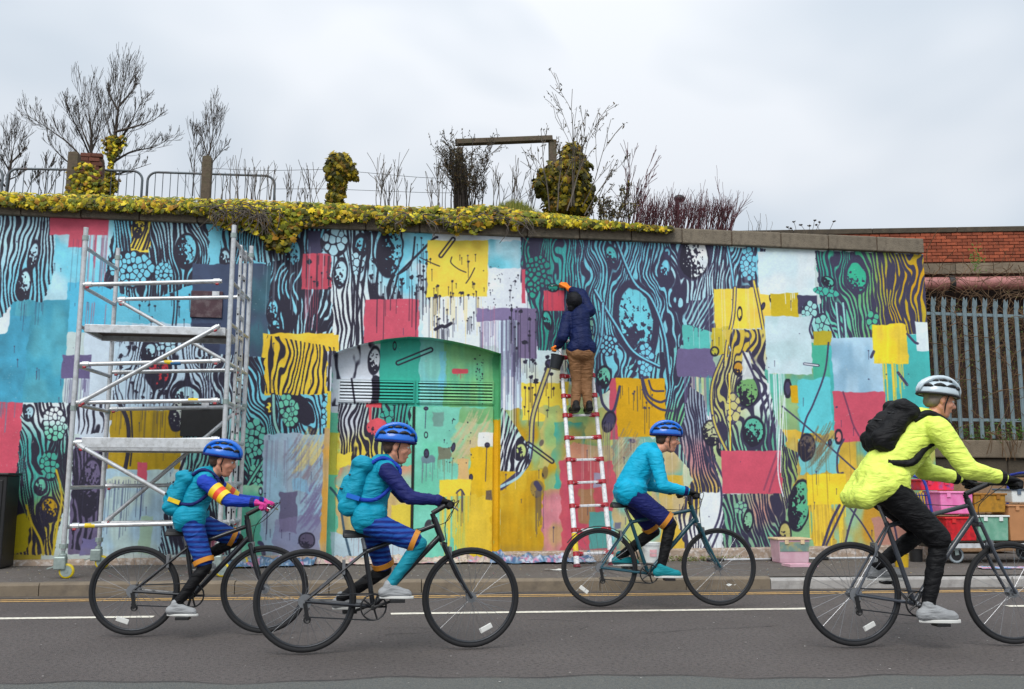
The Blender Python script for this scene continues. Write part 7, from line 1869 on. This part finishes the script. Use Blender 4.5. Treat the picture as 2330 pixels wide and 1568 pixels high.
def rider(c, ped):
    H = c['H']; s = H / 1.75; hs = c.get('hs', s ** 0.35)
    root = thing('person', c['loc'], c['label'], 'person', None, c['rz'])
    hip, sh, hd = V((c['hip'][0], 0, c['hip'][1])), V((c['sh'][0], 0, c['sh'][1])), V((c['head'][0], 0, c['head'][1]))
    gx, gz, gw = c['grip']
    face = V((1, -0.04, c.get('tilt', -0.12))); hu = V((-c.get('tilt', -0.12), 0, 1)) if False else V((0.05, 0, 1))
    hw, sw = 0.085 * s, 0.175 * s
    lt, ls, la, lf = 0.245 * H, 0.245 * H, 0.175 * H, 0.15 * H
    he, g, R3 = head_elems(hd, face, hu, hs, 0.55 if H < 1.5 else 1.0)
    spine = [hip, hip.lerp(sh, 0.45) + V((-0.035 * s, 0, 0.03 * s)), sh + V((-0.03 * s, 0, 0.0))]
    body = list(he)
    nb = sh + V((0.0, 0, 0.04 * s)); body.append(('c', nb, hd + V((-0.02, 0, -0.07 * hs)), 0.054 * s, 0.05 * hs))
    body += [('c', hip, spine[1], 0.12 * s, 0.115 * s), ('c', spine[1], spine[2], 0.115 * s, 0.115 * s), ('c', sh + V((0, sw * 0.8, 0)), sh + V((0, -sw * 0.8, 0)), 0.065 * s, 0.065 * s), ('c', hip + V((0, hw, 0)), hip + V((0, -hw, 0)), 0.1 * s, 0.1 * s)]
    J = {}
    for sy, pd in ((-1, ped[0]), (1, ped[1])):
        h = hip + V((0.02 * s, hw * sy, -0.02 * s)); an = pd + V((-0.075 * s, -0.01 * sy, 0.105 * s))
        kn = ik(h, an, lt, ls, (1, 0.12 * sy, 0.35))
        shd = sh + V((0.0, sw * sy, -0.01 * s)); gc = V((gx, gw * sy, gz)); wr = gc + V((-0.055 * s, 0.0, 0.035 * s)) 
        el = ik(shd, wr, la, lf, (-0.1, 0.45 * sy, -1))
        J[sy] = (h, kn, an, shd, el, wr, gc, pd)
        limb(body, h, kn, an, 0.078 * s, 0.052 * s, 0.05 * s, 0.036 * s)
        limb(body, shd, el, wr, 0.048 * s, 0.038 * s, 0.037 * s, 0.026 * s)
        body += grip_hand(wr, gc, (0, 1, 0), (1, 0, 0), (0, 0, 1), s * 1.02, -sy)
        body.append(('c', an, pd + V((0.02 * s, 0, 0.05 * s)), 0.034 * s, 0.022 * s))
    blob('body', body, 0.009, m_skin, root, 2)
    face_parts(root, g, R3, hs)
    hb = blob('hair', [('e', g(-0.022, 0, 0.036), (0.099 * hs, 0.08 * hs, 0.088 * hs), R3), ('c', g(-0.06, 0.03, -0.02), g(-0.06, -0.03, -0.02), 0.042 * hs, 0.042 * hs), ('c', g(-0.03, 0.058, 0.02), g(-0.05, 0.04, -0.03), 0.026 * hs, 0.026 * hs), ('c', g(-0.03, -0.058, 0.02), g(-0.05, -0.04, -0.03), 0.026 * hs, 0.026 * hs)], 0.009, c.get('hair', m_hair), root, 1, fold=0.01, fscale=0.03)
    helmet(root, hd + V((0, 0, 0.012)), face, hu, hs, c['helmet'], c.get('helmet_dark', m_black))
    # jacket
    bk0 = c.get('bulk', 1.0)
    jk = [('c', hip + V((-0.01, 0, 0.06 * s)), spine[1], 0.145 * s * bk0, 0.140 * s * bk0), ('c', spine[1], spine[2], 0.142 * s * bk0, 0.138 * s * bk0), ('c', sh + V((0, sw * 0.85, 0)), sh + V((0, -sw * 0.85, 0)), 0.082 * s, 0.082 * s),
          ('c', nb + V((-0.01, 0, -0.03)), nb + V((0.012, 0, 0.035 * s)), 0.085 * s, 0.068 * s), ('c', hip + V((-0.035 * s, hw, 0.02 * s)), hip + V((-0.035 * s, -hw, 0.02 * s)), 0.122 * s, 0.122 * s)] + [('c', hip + V((-0.05 * s, y * s, 0.05 * s)), hip + V((-0.05 * s - c.get('tail', 0.01), y * s, -0.03 * s - c.get('tail', 0.0) * 0.3)), 0.10 * s, 0.075 * s) for y in (-0.1, -0.035, 0.035, 0.1)] + [('c', hip + V((0.05 * s, y * s, 0.06 * s)), hip + V((0.06 * s, y * s, 0.0)), 0.10 * s, 0.085 * s) for y in (-0.09, 0.09)]
    slv = {}
    for sy in (-1, 1):
        h, kn, an, shd, el, wr, gc, pd = J[sy]
        slv[sy] = [('c', shd, el, 0.074 * s * c.get('bulk', 1.0), 0.058 * s * c.get('bulk', 1.0)), ('c', el, el.lerp(wr, 0.9), 0.058 * s * c.get('bulk', 1.0), 0.043 * s)]
        if not c.get('sleeve'): jk += slv[sy]
    blob('jacket', jk, 0.010, c['jacket'], root, 3, fold=0.014 * s, fscale=0.06)
    if c.get('sleeve'):
        for sy in (-1, 1): blob('sleeve', slv[sy], 0.01, c['sleeve'], root, 2, fold=0.014 * s, fscale=0.045)
    for t0, t1, mt in c.get('bands', ()):
        for sy in (-1, 1):
            a, b = J[sy][3], J[sy][4]
            k = MB(); k.tube([a.lerp(b, t0), a.lerp(b, (t0 + t1) / 2), a.lerp(b, t1)], [(0.083 - 0.014 * t) * s for t in (t0, (t0 + t1) / 2, t1)], 18); k.build('sleeve_band', mt, root, smooth='auto')
    for sy in (-1, 1):
        el, wr = J[sy][4], J[sy][5]
        k = MB(); k.tube([el.lerp(wr, 0.80), el.lerp(wr, 0.84), el.lerp(wr, 0.93)], [0.046 * s, 0.048 * s, 0.044 * s], 16); k.build('cuff', c.get('trim', m_navy), root, smooth='auto')
    k = MB(); k.tube([nb + V((-0.004, 0, 0.004 * s)), nb + V((0.008, 0, 0.04 * s))], [0.079 * s, 0.070 * s], 20); k.build('collar', c.get('trim', m_navy), root, smooth='auto')
    k = MB(); P = [nb + V((0.085 * s, 0, -0.02 * s)), sh + V((0.128 * s * bk0, 0, -0.05 * s)), spine[1] + V((0.14 * s * bk0, 0, 0.03 * s)), hip + V((0.145 * s, 0, 0.09 * s))]
    k.tube(spline(P, 6), 0.005, 6); k.build('jacket_zip', m_black, root)
    # legs: shorts and leggings
    shf = c.get('short', 0.85)
    so_ = [('c', hip + V((0.0, hw, -0.01)), hip + V((0.0, -hw, -0.01)), 0.112 * s, 0.112 * s)]
    for sy in (-1, 1):
        h, kn, an = J[sy][:3]
        so_.append(('c', h, h.lerp(kn, shf), 0.108 * s, 0.085 * s))
        lg = [('c', h.lerp(kn, 0.5), kn, 0.068 * s, 0.06 * s), ('c', kn, kn.lerp(an, 0.35), 0.059 * s, 0.057 * s), ('c', kn.lerp(an, 0.35), an + (an - kn).normalized() * 0.0, 0.057 * s, 0.042 * s)]
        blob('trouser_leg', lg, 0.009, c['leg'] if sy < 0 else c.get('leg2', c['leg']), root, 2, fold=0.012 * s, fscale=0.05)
        if c.get('hem'):
            a, b = h.lerp(kn, shf - 0.02), h.lerp(kn, shf + 0.08)
            k = MB(); k.tube([a, b], [0.098 * s, 0.094 * s], 18); k.build('shorts_hem', c['hem'], root, smooth='auto')
        pd = J[sy][7]
        shoe_parts(root, pd + V((-0.115 * s, 0, 0.018)), pd + V((0.105 * s, 0, 0.014)), c['shoe'] if sy < 0 else c.get('shoe2', c['shoe']), c.get('sole', m_refl), s * 1.05)
    blob('shorts', so_, 0.010, c['shorts'], root, 3, fold=0.012 * s, fscale=0.05)
    if c.get('glove'):
        for sy in (-1, 1):
            h, kn, an, shd, el, wr, gc, pd = J[sy]
            blob('glove', grip_hand(wr, gc, (0, 1, 0), (1, 0, 0), (0, 0, 1), s * 1.03, -sy, 0.0035) + [('c', el.lerp(wr, 0.86), wr, 0.036 * s, 0.034 * s)], 0.006, c['glove'], root, 1)
    for sy in (-1, 1):
        k = MB(); a = c.get('strapm')
        if a:
            P = [sh + V((-0.13 * s, 0.10 * s * sy, 0.05 * s)), sh + V((-0.02 * s, 0.11 * s * sy, 0.10 * s)), sh + V((0.115 * s, 0.115 * s * sy, 0.0)), spine[1] + V((0.145 * s, 0.12 * s * sy, 0.06 * s)), spine[1] + V((0.02 * s, 0.165 * s * sy, -0.04 * s)), spine[1] + V((-0.12 * s, 0.12 * s * sy, -0.04 * s))]
            k.tube(spline(P, 5), (0.024 if H > 1.7 else 0.016) * s, 8); k.build('bag_strap', a, root, smooth=True)
    if c.get('bag'):
        up = (sh - hip).normalized(); bk_ = V((-up.z, 0, up.x)); cpos = hip.lerp(sh, c.get('bagt', 0.66)) + bk_ * 0.20 * s
        bl_ = c.get('bagh', 0.38) * s; bw_ = 0.13 * s
        loc = root.location + Matrix.Rotation(c['rz'], 3, 'Z') @ cpos
        bg = thing('backpack', loc, c['bag_label'], 'backpack', None, c['rz'])
        for zz_ in (0.16, -0.12):
            k = MB(); k.tube(spline([up * bl_ * zz_ + V((0, y * bw_, 0)) + bk_ * (0.076 + (0.036 if zz_ < 0 else 0.0)) * s * (1 if abs(y) < 0.5 else 0.86) for y in (-0.75, -0.3, 0.3, 0.75)], 4), 0.006, 6); k.build('bag_zip', m_black, bg, smooth=True)
        e = []
        for sy in (-1, 1):
            for t in (-0.5, 0.5): e.append(('c', up * bl_ * t * 0.8 + V((0, sy * bw_ * 0.6, 0)) - bk_ * 0.02, up * bl_ * t * 0.8 + V((0, sy * bw_ * 0.6, 0)) + bk_ * 0.03 * s, 0.07 * s, 0.06 * s))
            e.append(('c', up * -bl_ * 0.4 + V((0, sy * bw_ * 0.55, 0)), up * bl_ * 0.4 + V((0, sy * bw_ * 0.5, 0)), 0.078 * s, 0.07 * s))
        e.append(('c', up * -bl_ * 0.38, up * bl_ * 0.4, 0.09 * s, 0.085 * s)); e.append(('c', up * -bl_ * 0.25 + bk_ * 0.06 * s, up * bl_ * 0.05 + bk_ * 0.06 * s, 0.062 * s, 0.055 * s))
        blob('bag_body', e, 0.011, c['bag'], bg, 3, fold=0.02, fscale=0.07)
        k = MB(); k.tube(spline([up * bl_ * 0.5 + V((0, -0.04, 0)), up * (bl_ * 0.5 + 0.05) + bk_ * -0.01, up * bl_ * 0.5 + V((0, 0.04, 0))], 4), 0.008, 6); k.build('grab_loop', m_black, bg)
        for sgn, mt in ((-0.05, c.get('bagband')),):
            if mt:
                for sy in (-1, 1):
                    k = MB(); q = up * bl_ * -0.2 + V((0, sy * (bw_ * 0.55 + 0.072 * s), 0)); k.bar(q - bk_ * 0.06 * s, q + bk_ * 0.05 * s, 0.012, 0.03, up=up); k.build('reflective_band', mt, bg)
    return root
def f_(n, c, **k):
    """woven cloth: long soft creases over a fine weave"""
    m = M(n, c, k.pop('rough', 0.65), var=k.pop('var', 0.12), scale=k.pop('scale', 9), **k)
    nt = m.node_tree; b = nt.nodes['Principled BSDF']; L = nt.links.new
    tc = nt.nodes.new('ShaderNodeTexCoord'); mp = nt.nodes.new('ShaderNodeMapping'); mp.inputs['Scale'].default_value = (5, 7, 17); mp.inputs['Rotation'].default_value = (0.2, 0.5, 0)
    a = nt.nodes.new('ShaderNodeTexNoise'); a.inputs['Scale'].default_value = 1.0; a.inputs['Detail'].default_value = 4; a.inputs['Distortion'].default_value = 1.6; a.inputs['Roughness'].default_value = 0.45
    L(tc.outputs['Object'], mp.inputs['Vector']); L(mp.outputs[0], a.inputs['Vector'])
    bp = nt.nodes.new('ShaderNodeBump'); bp.inputs['Strength'].default_value = 0.5; bp.inputs['Distance'].default_value = 0.045
    L(a.outputs['Fac'], bp.inputs['Height']); L(bp.outputs['Normal'], b.inputs['Normal'])
    b.inputs['Specular IOR Level'].default_value = 0.25
    return m
m_teal = f_('teal_shell_fabric', S(8, 140, 168)); m_cyan = f_('cyan_shell_fabric', S(0, 160, 196)); m_navy = f_('navy_fabric', S(22, 30, 92)); m_royal = f_('royal_blue_fabric', S(24, 60, 168))
m_hivis = f_('hi_vis_yellow_fabric', S(220, 238, 104), rough=0.5); m_blackf = f_('black_fabric', S(14, 14, 17)); m_helmb = M('blue_helmet_shell', S(16, 104, 206), 0.3, var=0.05, coat=0.4)
m_helms = M('silver_helmet_shell', S(186, 200, 208), 0.28, var=0.05, coat=0.5); m_pinkg = f_('pink_glove', S(206, 60, 140)); m_tealleg = f_('teal_legging', S(16, 130, 150)); m_band_y = M('yellow_band', S(240, 200, 30), 0.5); m_band_r = M('red_band', S(226, 70, 36), 0.5)
m_orange = M('orange_hem', S(206, 134, 40), 0.55); m_pale_shoe = f_('pale_shoe', S(150, 152, 154)); m_tealshoe = f_('teal_overshoe', S(20, 130, 140)); m_darkframe = M('black_frame', S(24, 26, 32), 0.3, coat=0.4); m_tealframe = M('dark_teal_frame', S(16, 70, 84), 0.3, coat=0.4); m_greyframe = M('graphite_frame', S(58, 62, 70), 0.3, coat=0.4)
# striped shorts fabric
m_stripe = f_('striped_blue_fabric', S(26, 70, 176))
nt = m_stripe.node_tree; wv = nt.nodes.new('ShaderNodeTexWave'); wv.wave_type = 'BANDS'; wv.bands_direction = 'Z'; wv.inputs['Scale'].default_value = 9; wv.inputs['Distortion'].default_value = 1.0
tcn = nt.nodes.new('ShaderNodeTexCoord'); nt.links.new(tcn.outputs['Object'], wv.inputs['Vector']); cr_ = nt.nodes.new('ShaderNodeValToRGB'); cr_.color_ramp.elements[0].color = (*S(14, 24, 104), 1); cr_.color_ramp.elements[1].color = (*S(28, 84, 168), 1)
nt.links.new(wv.outputs['Fac'], cr_.inputs['Fac']); nt.links.new(cr_.outputs['Color'], nt.nodes['Principled BSDF'].inputs['Base Color'])

def place(r, f):
    a, b = ong(*r), ong(*f); d = b - a
    return (a.x, a.y, 0.012), math.atan2(d.y, d.x), d.length
def ride(c, r, f):
    c['loc'], c['rz'], L = place(r, f); c['wb'] = c.get('wb') or L
    root, ped = bike(c); rider(c, ped)
RID = [
    (dict(R=0.315, bb=(0.41, 0.28), sad=(0.33, 0.73), ht=(0.77, 0.80), grip=(0.90, 0.915, 0.24), frame=m_darkframe, crank=rad(-105), cl=0.15, H=1.36, hip=(0.37, 0.81), sh=(0.475, 1.10), head=(0.575, 1.245), tilt=-0.22, helmet=m_helmb, helmet_dark=m_navy,
          jacket=m_teal, sleeve=m_royal, bands=((0.42, 0.6, m_band_y), (0.6, 0.76, m_band_r), (0.76, 0.92, m_band_y)), shorts=m_stripe, hem=m_orange, leg=m_blackf, shoe=m_pale_shoe, glove=m_pinkg, strapm=m_navy, bag=m_teal, bagt=0.5, bagh=0.36, bagband=m_band_y, refl=-1.9, refl2=None, gripm=m_pinkg,
          label='child cyclist with yellow and red sleeve bands and pink gloves, passing the scaffold', bag_label='teal backpack on the child with pink gloves', bike_label='black bicycle ridden by the child with pink gloves'), (300, 1450), (598, 1445)),
    (dict(R=0.33, bb=(0.44, 0.285), sad=(0.36, 0.76), ht=(0.84, 0.84), grip=(0.90, 0.95, 0.25), frame=m_darkframe, crank=rad(18), cl=0.155, H=1.40, hip=(0.40, 0.84), sh=(0.50, 1.175), head=(0.575, 1.335), tilt=-0.15, helmet=m_helmb, helmet_dark=m_navy,
          jacket=m_teal, sleeve=m_navy, shorts=m_stripe, hem=m_orange, leg=m_tealleg, leg2=m_blackf, shoe=m_pale_shoe, glove=m_blackf, strapm=m_royal, bag=m_teal, bagt=0.55, bagh=0.46, bagband=m_helmb, refl=None, refl2=-1.1,  # leg2: far legging is teal too, its shade put into the colour as black
          label='child cyclist in teal with navy sleeves and striped shorts, passing the arched doorway', bag_label='large teal backpack on the child passing the doorway', bike_label='black bicycle nearest the camera in front of the arched doorway'), (690, 1490), (1070, 1478)),
    (dict(R=0.345, bb=(0.44, 0.29), sad=(0.24, 0.90), ht=(0.85, 0.88), grip=(0.81, 0.985, 0.27), frame=m_tealframe, crank=rad(-14), H=1.62, hip=(0.29, 0.99), sh=(0.485, 1.335), head=(0.64, 1.495), tilt=-0.12, helmet=m_helmb, helmet_dark=m_navy,
          jacket=m_cyan, shorts=m_navy, hem=m_orange, leg=m_blackf, shoe=m_tealshoe, glove=m_blackf, refl=-2.2, refl2=None, guard=True,
          label='young cyclist in a plain cyan jacket and blue helmet riding past the ladder', bike_label='dark teal bicycle with a mudguard passing in front of the ladder'), (1365, 1384), (1638, 1382)),
    (dict(R=0.35, bb=(0.44, 0.285), sad=(0.22, 0.99), ht=(0.88, 0.98), grip=(1.06, 1.10, 0.27), frame=m_greyframe, crank=rad(-48), cl=0.17, H=1.86, tail=0.12, hip=(0.25, 1.07), sh=(0.59, 1.48), head=(0.715, 1.69), tilt=-0.2, helmet=m_helms, helmet_dark=m_black, hs=1.0,
          jacket=m_hivis, shorts=m_blackf, short=0.95, leg=m_blackf, shoe=m_pale_shoe, glove=m_blackf, strapm=m_blackf, trim=m_blackf, bag=m_blackf, bagt=0.72, bagh=0.33, bulk=1.1, refl=-1.1, refl2=None, crankm=m_steel, hair=M('grey_hair', S(120, 108, 98), 0.7),
          label='adult cyclist in a bright yellow jacket and silver helmet leaning forward at the right', bag_label='black backpack on the adult cyclist in yellow', bike_label='graphite bicycle ridden by the adult in yellow at the right edge'), (1945, 1475), (2310, 1470)),
]
for c, r, f in RID: ride(c, r, f)

# ------------------------------------------------------------------ the painter on the ladder
t6L, t6R = tsL[6], tsR[6]
rung = (LB.lerp(LTp, t6L) + RB_.lerp(RTp, t6R)) / 2
PY = rung.y - 0.02
pr = thing('person', (rung.x, PY, rung.z + 0.018), 'painter in navy top and brown trousers on the white ladder, arm raised', 'person')
o0 = V(pr.location)
W = lambda px, py, dy: at(px, py, PY + dy) - o0
footL, footR = W(1309, 941, -0.03), W(1338, 941, -0.03)
footL.z = footR.z = 0.0
hip = W(1322, 800, -0.06); shd = W(1318, 716, -0.02); hdc = W(1304, 688, -0.02)
s = 1.0
shL, shR = W(1293, 722, 0.0), W(1340, 708, 0.0)
elR, wrR, haR = W(1322, 669, 0.14), W(1294, 657, 0.24), W(1283, 649, 0.30)
elL, wrL, haL = W(1280, 768, -0.10), W(1271, 786, -0.02), W(1263, 794, 0.0)
hL, hR = hip + V((-0.085, 0, 0)), hip + V((0.085, 0, 0))
anL, anR = footL + V((0, 0.0, 0.10)), footR + V((0, 0.0, 0.10))
knL, knR = W(1313, 868, 0.0), W(1334, 868, 0.0)
he, g, R3 = head_elems(hdc, (-0.35, 1, 0.45), (0, -0.4, 1), 1.0)
body = list(he) + [('c', shd, hdc + V((0, -0.01, -0.05)), 0.055, 0.052), ('c', hip, hip.lerp(shd, 0.55), 0.12, 0.115), ('c', hip.lerp(shd, 0.55), shd, 0.115, 0.11), ('c', shL, shR, 0.06, 0.06), ('c', hL, hR, 0.1, 0.1)]
limb(body, hL, knL, anL, 0.08, 0.055, 0.054, 0.038); limb(body, hR, knR, anR, 0.08, 0.055, 0.054, 0.038)
limb(body, shL, elL, wrL, 0.05, 0.04, 0.038, 0.028); limb(body, shR, elR, wrR, 0.05, 0.04, 0.038, 0.028)
hndL = grip_hand(wrL, haL, (0, 1, 0), (-1, 0, 0), (0, 0, 1), 1.1, 1, 0.003); bdir = (haR - wrR).normalized()
hndR = grip_hand(wrR, haR, (-1, 0, 0.05), (0, 1, 0), (0, 0, 1), 1.1, 1, 0.003)
body += grip_hand(wrL, haL, (0, 1, 0), (-1, 0, 0), (0, 0, 1), 1.05, 1) + grip_hand(wrR, haR, (-1, 0, 0.05), (0, 1, 0), (0, 0, 1), 1.05, 1)
body += [('c', anL, footL + V((0, 0.05, 0.05)), 0.035, 0.022), ('c', anR, footR + V((0, 0.05, 0.05)), 0.035, 0.022)]
blob('body', body, 0.009, m_skin, pr, 2)
face_parts(pr, g, R3, 1.0)
m_hood = f_('navy_hooded_fabric', S(12, 27, 72), var=0.2); m_brown = f_('brown_work_fabric', S(136, 98, 66), var=0.2, dirt=S(112, 80, 56), dscale=9); m_orglove = M('orange_glove', S(240, 124, 10), 0.5, var=0.1); m_blackshoe = f_('black_work_shoe', S(26, 25, 26))
jk = [('c', hip + V((0.0, -0.02, 0.07)), hip.lerp(shd, 0.5) + V((0, -0.01, 0)), 0.145, 0.143), ('c', hip.lerp(shd, 0.5), shd + V((0, -0.02, -0.03)), 0.143, 0.13), ('c', shL, shR, 0.088, 0.088), ('c', shd, shd + V((-0.01, -0.02, 0.06)), 0.105, 0.09),
      ('c', hip + V((-0.07, -0.02, 0.04)), hip + V((0.08, -0.02, 0.04)), 0.118, 0.118), ('c', shL, elL, 0.085, 0.074), ('c', elL, wrL, 0.072, 0.05), ('c', shR, elR, 0.085, 0.074), ('c', elR, elR.lerp(wrR, 0.72), 0.068, 0.052)]
blob('hoodie', jk, 0.010, m_hood, pr, 3, fold=0.016, fscale=0.06)
blob('beanie_hood', [('e', g(-0.02, 0, 0.025), (0.118, 0.1, 0.118), R3), ('c', g(-0.05, 0.03, -0.06), g(-0.05, -0.03, -0.06), 0.065, 0.065)], 0.01, f_('black_knit', S(13, 13, 20)), pr, 2, fold=0.012, fscale=0.05)
tr = [('c', hL, hR, 0.108, 0.108), ('c', hip + V((-0.05, -0.03, -0.02)), hip + V((0.05, -0.03, -0.02)), 0.11, 0.11)]
for h, k_, a in ((hL, knL, anL), (hR, knR, anR)): tr += [('c', h, k_, 0.098, 0.072), ('c', k_, a + V((0, 0, 0.0)), 0.07, 0.06)]
blob('trousers', tr, 0.010, m_brown, pr, 3, fold=0.014, fscale=0.06)
blob('glove', hndL + [('c', elL.lerp(wrL, 0.9), wrL, 0.045, 0.036)], 0.006, m_orglove, pr, 1); blob('glove', hndR + [('c', elR.lerp(wrR, 0.86), wrR, 0.042, 0.035)], 0.006, m_orglove, pr, 1)
for ft in (footL, footR): shoe_parts(pr, ft + V((0, -0.10, 0.012)), ft + V((0.02 if ft is footR else -0.02, 0.15, 0.012)), m_blackshoe, m_black, 1.12)
# brush and bucket are things of their own
hb = haR + o0; br = thing('paint_brush', hb, 'slim paint brush held up to the mural in the painter\'s raised hand', 'brush')
tip = at(1249, 651, YW - 0.03) - hb
k = MB(); d = tip.normalized(); k.tube([-d * 0.06, d * 0.02, tip - d * 0.05], [0.010, 0.012, 0.009], 8); k.build('brush_handle', m_black, br)
k = MB(); k.tube([tip - d * 0.05, tip - d * 0.03], [0.009, 0.010], 8); k.build('ferrule', m_steel, br)
k = MB(); k.tube([tip - d * 0.03, tip], [0.010, 0.004], 8); k.build('bristles', m_blackf, br)['kind'] = 'stuff'
hb = haL + o0; pc = at(1262, 826, PY + 0.0)
bu = thing('bucket', pc - V((0, 0, 0.08)), 'black plastic paint kettle hanging from the painter\'s lowered left hand', 'bucket')
Rt = Matrix.Rotation(rad(14), 3, 'Y')
k = MB(); lathe(k, (0, 0, 0), [(0.0, -0.0), (0.068, 0.0), (0.088, 0.17), (0.094, 0.172), (0.094, 0.182), (0.084, 0.182), (0.08, 0.14), (0, 0.14)], 22); k.v = [tuple(Rt @ V(p)) for p in k.v]; k.build('bucket_body', M('black_bucket', S(24, 28, 34), 0.35, var=0.1), bu, smooth='auto')
k = MB(); hl_ = hb - V(bu.location); e1, e2 = Rt @ V((-0.09, 0, 0.165)), Rt @ V((0.09, 0, 0.165)); k.tube(spline([e1, e1.lerp(hl_, 0.7) + V((-0.03, 0, 0)), hl_, e2.lerp(hl_, 0.7) + V((0.03, 0, 0)), e2], 5), 0.0035, 6); k.build('bucket_handle', m_alu, bu, smooth=True)
